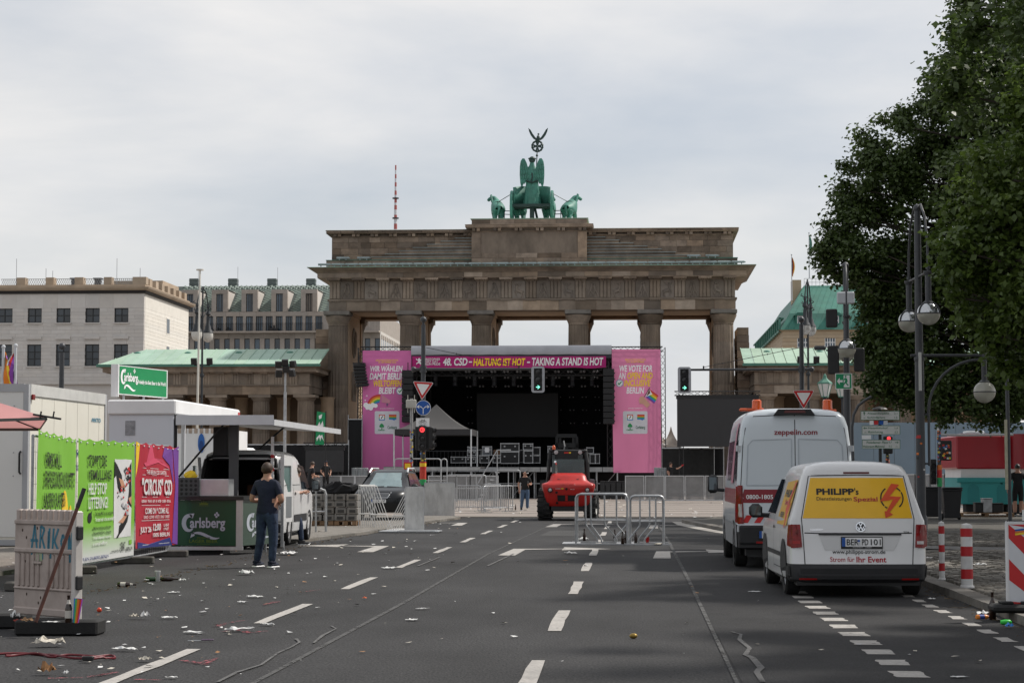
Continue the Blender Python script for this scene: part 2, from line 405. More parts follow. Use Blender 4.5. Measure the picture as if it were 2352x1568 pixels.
_cm=MB();_cm.bbox(-.5,.5,-.5,.5,-.5,.5,.14);_cm=_cm.mesh('cobble',COBBLE,50)
far=MB()
for i,(x,y,w,d,z,a) in enumerate(cob):
 if i<300:obj('cobble',_cm,rpav,(x,y,z/2+.01),(_rng.uniform(-.05,.05),_rng.uniform(-.05,.05),a),(w,d,z))
 else:far.cbox(x,y,z/2+.01,w,d,z,a,_rng.uniform(-.05,.05),_rng.uniform(-.05,.05))
far.build('cobbles',mat('cobble_far',(.15,.138,.12),.8,.4,6.5,bump=.4,bsc=30,dirt=.4,dirtcol=(.05,.05,.04),dsc=1.2),rpav,kind='stuff')
PATCH=mat('asphalt_patch',(.040,.0395,.039),.9,.25,1.5,fine=.45,bsc=60,bump=.4)
for x0,x1,y0,y1 in((-2.5,-1.4,52,57),):
 b=MB();b.add([(x0,y0,.003),(x1,y0+.1,.003),(x1-.05,y1,.003),(x0+.1,y1-.1,.003)],[(0,1,2,3)]);b.build('asphalt_patch',PATCH,road)
# ================================================================== CITY GATE
rg=random.Random(11)
gate=thing('city_gate','brown sandstone neoclassical gate with fluted columns behind the concert stage','gate',(-8.0,151,0))
def slab(b,x0,x1,y0,y1,z0,z1,e0=0,e1=0):
 b.add([(x0-e0,y0-e0,z0),(x1+e0,y0-e0,z0),(x1+e0,y1+e0,z0),(x0-e0,y1+e0,z0),(x0-e1,y0-e1,z1),(x1+e1,y0-e1,z1),(x1+e1,y1+e1,z1),(x0-e1,y1+e1,z1)],[(0,3,2,1),(4,5,6,7),(0,1,5,4),(1,2,6,5),(2,3,7,6),(3,0,4,7)])
 return b
def drum(r0,r1,h,nf=20):
 b=MB();n=nf*4;vs=[]
 for r,z in((r0,0),(r1,h-.03),(r1*.985,h)):
  for k in range(n):
   q=(1,.955,.935,.955)[k%4];t=2*PI*k/n;vs.append((r*q*math.cos(t),r*q*math.sin(t),z))
 fs=[(l*n+k,l*n+(k+1)%n,l*n+n+(k+1)%n,l*n+n+k) for l in range(2) for k in range(n)]
 b.add(vs,fs+[tuple(range(2*n,3*n))]);return b
cols=[-14.8,-9.24,-3.72,3.72,9.24,14.8]
hs=[1.35,1.55,1.6,1.6,1.7,1.65,1.6,1.35];dm=[];z=.55
for h in hs:
 r0=.90-.16*(z/13.3);r1=.90-.16*((z+h)/13.3);dm.append((z,drum(r0,r1,h).mesh('drum',mat('sandstone_drum',(.195,.158,.124),.85,.35,1.0,bump=.3,bsc=12,orand=.2,dirt=.6,dirtcol=(.05,.042,.034),dsc=.7,stretch=(1,1,.4)),30)));z+=h
ech=MB();ech.lathe([(.74,12.95),(.77,13.0),(.75,13.06),(.78,13.1),(.86,13.3),(.97,13.55),(1.0,13.68),(.9,13.74)],n=28);ech=ech.mesh('capital',STONE,40)
aba=MB();aba.bbox(-1.0,1.0,-1.0,1.0,13.74,14.05,.04);aba=aba.mesh('abacus',mat('grey_sandstone',(.19,.175,.155),.85,.2,2,bump=.2,bsc=14,dirt=.4))
base=MB();base.lathe([(1.15,0),(1.15,.2),(1.1,.25),(1.12,.35),(1.02,.45),(.92,.55)],n=28);base=base.mesh('column_base',STONE,40)
for x in cols:
 for z,me in dm:obj('column_drum',me,gate,(x,1.1,z),(0,0,rg.uniform(-.02,.02)))
 for nm,me in(('capital',ech),('abacus',aba),('column_base',base)):obj(nm,me,gate,(x,1.1,0))
 b=MB()
 b.lathe([(.9,.0),(.74,13.0),(.97,13.6),(1,13.7)],(x,9.9,0),20);b.box(x-1,x+1,8.9,10.9,13.7,14.05)
 b.build('rear_column',STONE2,gate,40)
 w=MB();w.box(x-.62,x+.62,1.9,9.3,0,14.03);w.box(x-.74,x+.74,1.75,2.2,0,14.03);w.box(x-.74,x+.74,8.9,9.4,0,14.03)
 w.build('passage_wall',PLAST,gate)
 for sx in(-1,1):
  d=MB();d.lathe([(1.2,0),(1.2,.05),(1.05,.09),(.95,.05),(.01,.05)],(x+sx*.62,5.4,11.9),24,'x')
  if sx<0:d.v=[(2*(x-.62)-p[0],p[1],p[2]) for p in d.v]
  for k in range(6):d.sph((x+sx*.68,5.4+rg.uniform(-.6,.6),11.9+rg.uniform(-.6,.6)),.3,8,6,(.35,1,1.3))
  d.build('medallion',STONE2,gate,40)
  p=MB();p.box(x+sx*.62-.04,x+sx*.62+.04,4.2,6.6,7.3,9.6)
  for k in range(6):p.sph((x+sx*.66,5.4+rg.uniform(-.9,.9),8.5+rg.uniform(-.8,.7)),.32,8,6,(.3,1,1.5))
  p.build('relief_panel',STONE2,gate,40)
# inner ceiling and entablature core
b=MB();b.box(-15.35,15.65,.35,10.7,14.28,14.88);b.build('ceiling',PLAST,gate)
b=MB();b.box(-15.36,15.66,.34,10.66,14.88,17.0);b.build('entablature_core',STONE2,gate)
for y0,y1 in((.32,1.9),(9.1,10.7)):
 b=MB();b.box(-15.37,15.67,y0,y1,14.052,14.87);b.build('beam',mat('warm_soffit',(.26,.18,.12),.85,.2,1),gate)
for x in cols:
 b=MB();b.box(x-.7,x+.7,1.9,9.1,14.052,14.3);b.build('soffit_beam',PLAST,gate)
def course(name,x0,x1,y,z0,z1,wmin,wmax,dp=.4,par=gate,m=STONE,gap=.02,jut=.02):
 x=x0
 while x<x1-.02:
  w=rg.uniform(wmin,wmax)
  if x1-(x+w)<wmin*.6:w=x1-x
  blk(name,m,par,x+gap/2,x+w-gap/2,y-rg.uniform(0,jut),y+dp,z0+gap/2,z1-gap/2);x+=w
ARCH=mat('patched_sandstone',(.275,.228,.182),.85,.2,1.4,bump=.2,bsc=14,orand=.5,hue=.65,dirt=.35,dirtcol=(.07,.06,.05),dsc=.9)
course('architrave_stone',-15.4,15.7,.3,14.05,14.82,.95,1.6,m=ARCH)
b=MB();b.box(-15.5,15.8,.2,10.8,14.82,14.95);b.build('taenia',STONE2,gate)
# frieze: triglyphs and metopes with figures in relief
tri=MB();
for k in range(3):tri.prism([(-.40+k*.27,0),(-.40+k*.27+.03,-.07),(-.40+k*.27+.2,-.07),(-.40+k*.27+.26,0)],15.0,16.25,'xy')
tri.box(-.43,.43,-.09,.05,16.25,16.36);tri.box(-.42,.42,-.13,-.0,14.86,14.93)
for k in range(6):tri.box(-.38+k*.135,-.30+k*.135,-.12,0,14.76,14.82)
trim=tri.mesh('triglyph',mat('frieze_stone',(.27,.225,.18),.85,.15,1.5,bump=.2,bsc=15,orand=.3,dirt=.3,dsc=1.2))
nt=17;step=(15.25+14.95)/(nt-1)
for i in range(nt):
 xx=-14.95+step*i;obj('triglyph',trim,gate,(xx,.32,0))
 m_=MB();m_.box(xx-.5,xx+.5,-.55,.3,16.36,16.5)
 for r_ in range(2):
  for k in range(6):m_.cyl((xx-.38+k*.15,-.4+r_*.3,16.36),(xx-.38+k*.15,-.4+r_*.3,16.31),.045,n=6)
 m_.build('mutule',STONE,gate)
 if i<nt-1:
  c=xx+step/2
  blk('metope',mat('metope_stone',(.225,.195,.165),.85,.12,1.5,bump=.15,bsc=15,orand=.22,dirt=.3),gate,c-.5,c+.5,.29,.45,14.97,16.3)
  f=MB();q=random.Random(i*3+1);lean=q.choice((-1,1));yy=.29
  def limb(pts,r):f.tube([(c+lean*a,yy-.02,15.0+z) for a,z in pts],r,6)
  if i%2:
   limb([(-.3,.42),(-.05,.5),(.12,.56)],[.12,.13,.11]);limb([(.12,.56),(.16,.8),(.12,.95)],[.1,.1,.07]);f.sph((c+lean*.12,yy-.03,16.04),.075,8,6)
   for a in(-.32,-.2):limb([(a,.4),(a-.06,.22),(a+.05,.03)],[.07,.05,.035])
   limb([(.14,.52),(.3,.45),(.26,.25)],[.06,.045,.03]);limb([(.1,.5),(.22,.3),(.16,.1)],[.06,.045,.03])
   limb([(.14,.9),(.32,1.0),(.36,1.2)],.035);limb([(.1,.9),(-.1,.95),(-.2,1.1)],.035);limb([(-.36,.5),(-.42,.3)],.03)
  else:
   for s_,o_ in((1,-.2),(-1,.18)):
    limb([(o_,.55),(o_+s_*.08,.8),(o_+s_*.1,.98)],[.08,.1,.07]);f.sph((c+lean*(o_+s_*.12),yy-.03,16.08),.07,8,6)
    limb([(o_,.55),(o_+s_*.15,.32),(o_+s_*.05,.03)],[.07,.055,.035]);limb([(o_,.55),(o_-s_*.14,.3),(o_-s_*.2,.03)],[.07,.055,.035])
    limb([(o_+s_*.1,.92),(o_+s_*.3,.85),(o_+s_*.32,1.05)],.035)
  f.build('relief_figure',mat('metope_stone',(0,0,0)),gate,40)
# cornice
b=MB();slab(b,-15.4,15.7,.3,10.7,16.5,16.56,.75,.78);b.build('cornice_soffit',STONE,gate)
course('cornice_stone',-16.2,16.5,-.48,16.56,16.93,.9,1.5,1.0,m=ARCH)
b=MB();slab(b,-16.18,16.48,-.45,11.5,16.57,16.92);b.build('cornice_core',STONE2,gate)
b=MB();slab(b,-15.4,15.7,.3,10.7,16.93,17.03,.86,.95);slab(b,-15.4,15.7,.3,10.7,17.03,17.2,1.0,1.3);slab(b,-15.4,15.7,.3,10.7,17.2,17.28,1.34,1.48)
b.build('cornice',STONE,gate)
b=MB();slab(b,-15.4,15.7,.3,10.7,17.28,17.31,1.5,1.46);slab(b,-15.4,15.7,.3,10.7,17.31,17.37,1.44,.2);b.build('copper_flashing',COPPER_D,gate)
lf=MB();lf.cyl((-.47,0,0),(.47,0,0),.085,n=8);lf.cyl((.47,0,-.01),(.56,0,-.01),.05,n=6);lf.box(-.3,-.22,-.03,.03,-.17,-.05);lf.box(.22,.3,-.03,.03,-.17,-.05)
lfm=lf.mesh('cornice_light',mat('verdigris_tube',(.30,.36,.36),.5,.25,1.3),40)
for i in range(31):obj('cornice_light',lfm,gate,(-15.6+i*1.048,-.85,17.53))
for x in(-14.3,-12.7,12.5,13.9):obj('cornice_light',lfm,gate,(x,-.1,18.1))
# attic
def front(z0,z1,y,x0,x1,a,c_,name='attic_stone',dp=.3,m=STONE):course(name,x0,x1,y,z0,z1,a,c_,dp,m=m)
b=MB();b.box(-15.55,15.8,.1,10.6,17.3,17.92);b.box(-15.2,15.5,.62,10.0,17.9,19.95);b.box(-4.3,4.4,-.45,10.6,17.3,20.9);b.build('attic_core',STONE2,gate)
front(17.36,17.92,.06,-15.6,15.85,.9,1.9)
b=MB();b.box(-15.62,15.87,.02,.5,17.92,17.97);b.build('copper_ledge',COPPER_D,gate)
ROW=[17.97,18.42,18.9,19.36,19.75]
for s_ in(-1,1):
 for a,c_ in zip(ROW[:-1],ROW[1:]):
  x0,x1=(-15.25,-4.3) if s_<0 else(4.4,15.55)
  front(a,c_,.58,x0,x1,.7,1.7)
 xi=-4.35 if s_<0 else 4.45
 for k in range(7):
  zz=17.93+.245*k;L=7.75-1.07*k
  xa,xb=(xi-L,xi) if s_<0 else(xi,xi+L)
  blk('attic_step',STONE,gate,xa,xb,.10+.07*k,.7,zz,zz+.224)
  c_=MB();c_.box(xa-.05,xb+.05,.03+.07*k,.3+.07*k,zz+.225,zz+.256);c_.build('step_flashing',mat('verdigris_tube',(0,0,0)),gate)
 xa,xb=(-15.25,-4.3) if s_<0 else(4.4,15.55)
 b=MB();slab(b,xa,xb,.58,10.0,19.75,19.83,.02,.06);slab(b,xa,xb,.58,10,20.0,20.08,.36,.42);slab(b,xa,xb,.58,10,20.22,20.27,.44,.4);b.build('attic_cornice',STONE,gate)
 course('attic_cornice_stone',xa-.38,xb+.38,.2,20.08,20.22,.9,1.6)
 b=MB();slab(b,xa,xb,.58,10,20.27,20.31,.42,.3);b.build('roof_edge',mat('lead_flashing',(.33,.36,.34),.5,.1),gate)
 for k in range(8):
  xm=(xa+.45)+k*(xb-xa-.9)/7
  for d_ in(-.28,.06):blk('bracket',STONE,gate,xm+d_,xm+d_+.24,.3,.64,19.8,20.0)
  blk('bracket',STONE2,gate,xm-.04,xm+.06,.42,.62,19.84,19.995)
# centre block
for(a,c_) in zip((17.97,18.35,18.95,19.55),(18.35,18.95,19.55,19.98)):
 front(a,c_,-.42 if a>18.3 and a<19.8 else-.47,-3.62,3.72,1.0,1.9)
for x0,x1 in((-4.35,-3.64),(3.74,4.45)):front(17.97,19.98,-.52,x0,x1,.7,.8)
front(17.36,17.97,-.5,-4.35,4.45,1.1,1.8)
b=MB();slab(b,-4.3,4.4,-.45,10.5,19.98,20.04,.04,.1);slab(b,-4.3,4.4,-.45,10.5,20.24,20.3,.42,.48);slab(b,-4.3,4.4,-.45,10.5,20.3,20.5,.5,.5);slab(b,-4.3,4.4,-.45,10.5,20.5,20.56,.54,.2);b.build('attic_cornice',STONE,gate)
for k in range(6):
 xm=-4.0+k*8.1/5
 for d_ in(-.28,.06):blk('bracket',STONE,gate,xm+d_,xm+d_+.24,-.85,-.42,20.02,20.24)
course('plinth_stone',-4.35,4.45,-.52,20.56,20.93,1.1,1.9)
b=MB();slab(b,-4.35,4.45,-.5,10.6,20.93,21.0,.06,.1);slab(b,-4.35,4.45,-.5,10.6,21.0,21.22,.0,-1.6);b.build('plinth_roof',COPPER_L,gate,None)
# stepped piers beside the outer columns
for x0,x1,sg in((-16.55,-15.5,-1),(15.85,16.7,1)):
 z=0;k=0
 while z<12.6:
  e=.5*(1-z/12.6)
  blk('pier_stone',STONE,gate,x0-(e if sg<0 else 0)+rg.uniform(-.03,.03),x1+(e if sg>0 else 0),1.4+rg.uniform(0,.05),6,z,z+.56);z+=.58;k+=1
# ================================================================== BRONZE CHARIOT GROUP ON THE GATE
quad=thing('chariot_statue','green bronze chariot group with winged goddess and four horses on top of the gate','statue',(-8.0,155.6,21.2));quad.scale=(1.09,)*3
def skin(pts,edges,rad,levels=1,root=0):
 bm=bmesh.new();sl=bm.verts.layers.skin.verify();vs=[]
 for i,(p,r) in enumerate(zip(pts,rad)):
  v=bm.verts.new(p);v[sl].radius=(r,r) if not isinstance(r,tuple) else r;v[sl].use_root=(i==root);vs.append(v)
 for a,c in edges:bm.edges.new((vs[a],vs[c]))
 me=bpy.data.meshes.new('skin');bm.to_mesh(me);bm.free()
 o=bpy.data.objects.new('skin',me);COL.objects.link(o)
 o.modifiers.new('s','SKIN').use_smooth_shade=True
 if levels:s_=o.modifiers.new('u','SUBSURF');s_.levels=levels;s_.render_levels=levels
 dg=bpy.context.evaluated_depsgraph_get();r=bpy.data.meshes.new_from_object(o.evaluated_get(dg))
 COL.objects.unlink(o);bpy.data.objects.remove(o);bpy.data.meshes.remove(me)
 r.polygons.foreach_set('use_smooth',[True]*len(r.polygons));return r
def horse(turn):
 t=turn
 P=[(0,0,1.42),(0,.7,1.38),(0,1.25,1.45),(t*.10,1.5,1.95),(t*.22,1.56,2.3),(t*.48,1.66,2.24),(t*.70,1.72,2.05)]
 E_=[(0,1),(1,2),(2,3),(3,4),(4,5),(5,6)];rr=[.48,.50,.45,.31,.22,.16,.11]
 def leg(x,y,fw,root,rear):
  i=len(P)
  if rear:P.extend([(x,y-.05,1.1),(x,y+.12+fw*.2,.82),(x,y-.12+fw*.4,.5),(x,y-.06+fw*.5,.08)]);rr.extend([.31,.2,.115,.12])
  else:P.extend([(x,y,1.0),(x,y+.1+fw*.35,.72),(x,y+.05+fw*.35,.38),(x,y+.08+fw*.5,.08)]);rr.extend([.22,.15,.10,.12])
  E_.extend([(root,i),(i,i+1),(i+1,i+2),(i+2,i+3)])
 leg(-.24,-.05,.2,0,1);leg(.24,-.05,-.3,0,1);leg(-.22,1.25,-.2,2,0);leg(.22,1.25,.7,2,0)
 i=len(P);P.extend([(0,-.42,1.42),(0,-.55,1.1),(t*.1,-.56,.7)]);rr.extend([.1,.1,.06]);E_.extend([(0,i),(i,i+1),(i+1,i+2)])
 me=skin(P,E_,rr,2);me.materials.append(BRONZE);return me
for x,y,rz,t,lab in((-2.48,1.0,.14,-1,None),(-.95,1.3,.03,-.5,None),(1.15,1.3,-.03,.5,None),(2.52,1.0,-.2,1,None)):
 h=obj('horse',horse(t),quad,(x,y,0),(0,0,rz))
 b=MB();b.prism([(1.4,1.9),(1.62,2.42),(1.48,2.5),(1.25,2.1),(1.05,1.75)],-.05,.05,'yz');b.xf(Matrix.Rotation(-t*.3,4,'Z'));b.build('mane',BRONZE,h)
 b=MB();b.tube([(x_,.62+.0*k,1.42+z_) for k,(x_,z_) in enumerate([(.44*math.cos(a),.44*math.sin(a)) for a in[i*PI/8 for i in range(16)]])],.035,6,True);b.build('harness',DARK,h)
for sx in(-1,1):
 b=MB();b.lathe([(1.22,-.09),(1.25,0),(1.22,.09),(1.02,.09),(1.0,0),(1.02,-.09),(1.22,-.09)],(sx*1.46,.2,1.22),28,'x',caps=False)
 b.lathe([(.2,-.16),(.2,.16)],(sx*1.46,.2,1.22),12,'x')
 for k in range(8):a=k*PI/4;b.cyl((sx*1.46,.2,1.22),(sx*1.52,.2+1.05*math.cos(a),1.22+1.05*math.sin(a)),.06,n=6)
 b.build('wheel',BRONZE,quad,40)
b=MB();N_=20
vs=[]
for z_,k in((1.4,0),(2.75,1)):
 for i in range(N_+1):
  a=PI*i/N_;e=.25*abs(math.cos(a))**3 if k else 0
  vs.append((-1.32*math.cos(a)*(1+.03*k),1.15*math.sin(a)-.2,z_+(.12*math.sin(a)-.1*abs(math.cos(a))**6)*k))
b.add(vs,[(i,i+1,N_+2+i,N_+1+i) for i in range(N_)])
o=b.build('chariot_body',BRONZE,quad,60);md=o.modifiers.new('t','SOLIDIFY');md.thickness=.1
b=MB();b.box(-1.4,1.4,-.35,1.0,1.22,1.42);b.cyl((-1.5,.2,1.22),(1.5,.2,1.22),.1);b.build('chariot_floor',mat('dark_bronze',(.02,.045,.04),.5,.2,2),quad)
b=MB();b.box(-.16,.16,.0,.3,.2,1.25);b.cyl((.2,.3,1.2),(.42,1.2,.1),.09);b.bbox(-.5,.6,-.2,.6,0,.2,.04);b.lathe([(.25,.2),(.22,.3),(.12,.5)],(0,.15,0),12);b.build('support_post',mat('dark_bronze',(0,0,0)),quad)
b=MB()
for z_,w_ in((1.25,2.3),(1.0,2.1)):
 for sx in(-1,1):b.cyl((sx*1.5,.8,z_-.2),(sx*3.0,1.1,z_-.1),.03,n=6)
for sx in(-1,1):b.cyl((sx*2.05,.9,0),(sx*2.05,.9,1.05),.03,n=6);b.tube([(sx*1.4,.3,2.3),(sx*2.3,.8,1.85),(sx*2.8,1.9,1.7)],.025,6)
b.build('reins',mat('dark_bronze',(0,0,0)),quad)
# goddess
P=[(0,.3,3.0),(0,.3,3.55),(0,.3,4.0),(0,.3,4.32),(-.02,.32,4.62),(0,.3,2.3),(0,.3,1.5),(-.34,.38,3.95),(-.42,.6,3.4),(-.3,.95,3.3),(.34,.38,3.95),(.42,.65,3.7),(.3,.85,4.1)]
E_=[(0,1),(1,2),(2,3),(3,4),(0,5),(5,6),(2,7),(7,8),(8,9),(2,10),(10,11),(11,12)]
me=skin(P,E_,[.38,.34,.38,.16,.2,.42,.52,.17,.12,.09,.17,.12,.09],2);me.materials.append(BRONZE);god=obj('goddess',me,quad)
b=MB();n=40;vs=[]
for z_,r_ in((1.42,.64),(2.0,.56),(2.7,.46),(3.2,.4)):
 for k in range(n):a=2*PI*k/n;q=r_*(1+.09*math.sin(k*PI/2.0+z_));vs.append((q*math.cos(a),.3+q*.85*math.sin(a),z_))
b.add(vs,[(l*n+k,l*n+(k+1)%n,(l+1)*n+(k+1)%n,(l+1)*n+k) for l in range(3) for k in range(n)]);b.build('robe',BRONZE,god,70)
b=MB();b.sph((0,.32,4.72),.24,12,8,(1,1,1.05));b.lathe([(.27,-.04),(.3,0),(.27,.05)],(0,.32,4.8),14);b.sph((0,.2,4.6),.12);b.build('hair',mat('dark_bronze',(0,0,0)),god,60)
b=MB();b.tube([(-.42,.0,3.15),(0,-.14,2.98),(.42,.0,3.15)],.07,6);b.tube([(-.1,-.1,3.0),(.05,-.15,3.4),(.0,-.1,3.7)],.06,6);b.build('sash',mat('dark_bronze',(0,0,0)),god,60)
for sx in(-1,1):
 poly=[(.08,3.55),(.3,4.05),(.46,4.5),(.62,4.78),(.8,4.8),(.95,4.6),(1.02,4.2),(1.03,3.6),(.98,3.0),(.9,2.72),(.8,2.75),(.7,3.0),(.5,3.2),(.3,3.25),(.1,3.2)]
 b=MB();n=len(poly)
 for y0,k,ins in((.0,1,0),):
  vs=[(sx*p[0]*.87,.02+.12*abs(p[0]),p[1]) for p in poly]+[(sx*p[0]*.87,.14+.12*abs(p[0]),p[1]) for p in poly]
  b.add(vs,[tuple(range(n)),tuple(reversed(range(n,2*n)))]+[(i,n+i,n+(i+1)%n,(i+1)%n) for i in range(n)])
 w=b.build('wing',BRONZE,god)
 b=MB()
 for r_ in range(5):
  for k in range(4):
   z_=3.1+r_*.34;x_=.25+k*.2+(r_%2)*.06
   if x_<.95 and z_<3.6+x_*1.1:b.sph((sx*x_*.87,.0+.12*x_,z_),.1,6,4,(.9,.35,1.9))
 b.build('feathers',BRONZE,w,60)
b=MB();b.cyl((.26,.75,3.4),(.34,.75,5.35),.035,n=8);b.sph((.33,.75,5.1),.09);b.build('staff',mat('dark_bronze',(0,0,0)),quad)
b=MB();b.tube([(.36+.38*math.cos(a),.75,5.78+.38*math.sin(a)) for a in[i*PI/12 for i in range(24)]],[.06+.025*(i%2) for i in range(24)],6,True);b.build('wreath',mat('dark_bronze',(0,0,0)),quad)
b=MB()
for k in range(4):
 a=k*PI/2;c_,s_=math.cos(a),math.sin(a)
 b.prism([(.36+c_*p-s_*q,5.78+s_*p+c_*q) for p,q in((.02,-.05),(.29,-.14),(.29,.14),(.02,.05))],.71,.79)
b.build('cross',mat('dark_bronze',(0,0,0)),quad)
b=MB();b.sph((.42,.75,6.35),.15,10,8,(.9,.9,1.6));b.sph((.44,.72,6.66),.075);b.cyl((.44,.68,6.68),(.5,.6,6.66),.03,.01,6);b.sph((.4,.75,6.12),.12,8,6,(1.1,.5,1.2))
for sx in(-1,1):
 b.prism([(.42+sx*p,q) for p,q in((.05,6.3),(.2,6.42),(.4,6.7),(.56,6.98),(.72,7.12),(.66,6.85),(.55,6.6),(.36,6.34),(.16,6.2))],.7,.78)
b.build('eagle',mat('dark_bronze',(0,0,0)),quad,50)
# ================================================================== BUILDINGS ROUND THE GATE
rd=random.Random(5)
def f1(x,y):return(x*.27550)/1.30612,(768+y*.27550)/1.30612
def f2(x,y):return(500+x*.27550)/1.30612,(768+y*.27550)/1.30612
def f3(x,y):return(2000+x*.34443)/1.30612,(700+y*.34443)/1.30612
def at(p,Y):v=atdepth(p[0],p[1],Y);return v.x,v.z
FRAME=plain('dark_window_frame',(.02,.022,.024),.5)
def window(par,x0,x1,z0,z1,y,nx=2,nz=2,fw=.06,glass=None,frame=None):
 """frame as a part, its panes as sub-parts; the wall plane is y, the glass lies deeper"""
 b=MB()
 for a in range(nx+1):
  xx=x0+(x1-x0-fw)*a/nx;b.box(xx,xx+fw,y+.14,y+.24,z0,z1)
 for a in range(nz+1):
  zz=z0+(z1-z0-fw)*a/nz;b.box(x0+.003,x1-.003,y+.143,y+.237,zz+.002,zz+fw)
 o=b.build('window',frame or FRAME,par)
 for a in range(nx):
  for c in range(nz):
   xa=x0+(x1-x0-fw)*a/nx+fw;xb=x0+(x1-x0-fw)*(a+1)/nx
   za=z0+(z1-z0-fw)*c/nz+fw;zb=z0+(z1-z0-fw)*(c+1)/nz
   blk('pane',glass or GLASS_D,o,xa,xb,y+.19,y+.20,za,zb)
 return o
# ---- guard houses
def guardhouse(label,x0,x1,eave,cols,hip,door_x):
 t=thing('guard_house',label,'guard house',(x0,146,0));W_=x1-x0
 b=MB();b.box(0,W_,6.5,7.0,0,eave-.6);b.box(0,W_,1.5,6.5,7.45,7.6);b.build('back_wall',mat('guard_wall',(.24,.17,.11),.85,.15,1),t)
 for x in cols:
  z=0
  for h in(1.5,1.6,1.5,1.6,.8):
   obj('column_drum',drum(.72-.015*z,.72-.015*(z+h),h).mesh('drum',mat('sandstone_drum',(0,0,0)),30),t,(x-x0,.9,z));z+=h
  b=MB();b.lathe([(.62,7.0),(.66,7.05),(.78,7.2),(.8,7.25)],(x-x0,.9,0),20);b.box(x-x0-.82,x-x0+.82,.08,1.72,7.25,7.44);b.build('capital',mat('frieze_stone',(0,0,0)),t,40)
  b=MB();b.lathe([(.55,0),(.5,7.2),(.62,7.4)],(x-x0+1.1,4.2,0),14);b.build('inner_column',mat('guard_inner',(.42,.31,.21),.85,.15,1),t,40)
 b=MB();b.box(0,W_,.2,6.9,7.46,9.2);b.build('entablature_core',STONE2,t)
 def crs(z0,z1,y,m):
  x=0
  while x<W_-.05:
   w=min(rd.uniform(1.2,2.2),W_-x);blk('frieze_stone',m,t,x+.01,x+w-.01,y,y+.3,z0,z1);x+=w
 crs(7.46,8.1,.15,ARCH);crs(8.2,9.0,.17,mat('frieze_stone',(0,0,0)))
 b=MB();b.box(-.05,W_+.05,.05,7,8.1,8.2);b.build('taenia',STONE2,t)
 n=int(W_/1.09)
 for i in range(n):
  xx=.6+i*1.09
  obj('triglyph',trim,t,(xx,.2,8.2-15.0*.64),None,(.75,1,.64))
 b=MB();slab(b,0,W_,.2,7,9.05,9.12,.3,.35);slab(b,0,W_,.2,7,9.12,9.4,.55,.55);slab(b,0,W_,.2,7,9.4,eave-.12,.6,.8);b.build('cornice',STONE,t)
 for i in range(n):blk('mutule',STONE,t,.3+i*1.09,.9+i*1.09,-.3,.1,9.02,9.11)
 b=MB();b.box(-.9,W_+.9,-.85,-.62,eave-.13,eave+.06);b.build('gutter',COPPER_D,t)
 ze,zr=eave+.02,eave+1.45;k=0;x=-.8;pw=.78
 e0=1.9 if hip<0 else 0;e1=1.9 if hip>0 else 0
 while x<W_+.8:
  xn=min(x+pw,W_+.8)
  def top(xx):return min(max(xx,e0-.8+0),W_+.8-e1)
  b=MB();a,c=x+.015,xn-.015
  def zt(xx):
   f=1.0
   if hip<0:f=min(1,max(0.05,(xx+.8)/2.0))
   if hip>0:f=min(1,max(0.05,(W_+.8-xx)/2.0))
   return f
  fa,fc=zt(a),zt(c)
  vs=[(a,-.75,ze),(c,-.75,ze),(c,-.75+5.2*fc,ze+1.45*fc),(a,-.75+5.2*fa,ze+1.45*fa)]
  b.add(vs+[(p[0],p[1],p[2]-.05) for p in vs],[(0,1,2,3),(7,6,5,4),(0,4,5,1),(1,5,6,2),(2,6,7,3),(3,7,4,0)])
  b.box(a-.02,a+.02,-.75,-.72,ze,ze+.06)
  vs=[(a-.015,-.75,ze+.05),(a+.025,-.75,ze+.05),(a+.025,-.75+5.2*fa,ze+1.45*fa+.05),(a-.015,-.75+5.2*fa,ze+1.45*fa+.05)]
  b.add(vs+[(p[0],p[1],p[2]-.06) for p in vs],[(0,1,2,3),(7,6,5,4),(0,4,5,1),(1,5,6,2),(2,6,7,3),(3,7,4,0)])
  b.build('roof_panel',COPPER_L,t)
  if k%5==2:b=MB();b.sph(((a+c)/2,3.3,ze+1.08),.3,12,8,(1.0,.8,.5));b.build('roof_vent',COPPER_D,t,60)
  x=xn;k+=1
 return t
gl=guardhouse('long guard house with pale green copper roof left of the gate',-38.9,-24.0,9.62,[-37.6,-34.3,-31.0,-27.75,-24.6+.2],-1,0)
gr=guardhouse('guard house with pale green copper roof right of the gate',8.75,27,9.55,[9.6,12.9,16.2,19.5,22.8],1,0)
# downpipe and dark side corner by the left guard house
# ---- pale stone building on the left
YE=158
emb=thing('stone_building','pale stone building with square black windows and a crenellated roof edge','building',(-52,YE,0))
PANEL=mat('limestone_panel',(.57,.55,.525),.8,.05,1.5,orand=.06,hue=.12,bump=.08,bsc=8)
PANEL_S=mat('sunlit_limestone',(.70,.675,.62),.8,.06,1.5,orand=.04,hue=.1,bump=.05,bsc=8)  # paler copy of the panel stone; the side face's sunlight is in the colour
ex0,ex1=-53.4,at((331,700),YE)[0]
L_=lambda x:x+52
zt=at((331,673.4),YE)[1];hC=.2925
wr=[]
for xa,xb in((-8,29),(64,96),(130,162),(196.6,229),(263,295)):
 X0,X1=at((xa,700),YE)[0],at((xb,700),YE)[0]
 for p0,p1 in((742,707),(840,790.5),(935,885)):wr.append((X0,X1,at((xa,p0),YE)[1],at((xa,p1),YE)[1]))
b=MB();b.box(L_(ex0),L_(ex1)-.02,.3,16,0,zt);b.build('wall_core',PANEL,emb)
z1=zt;k=0
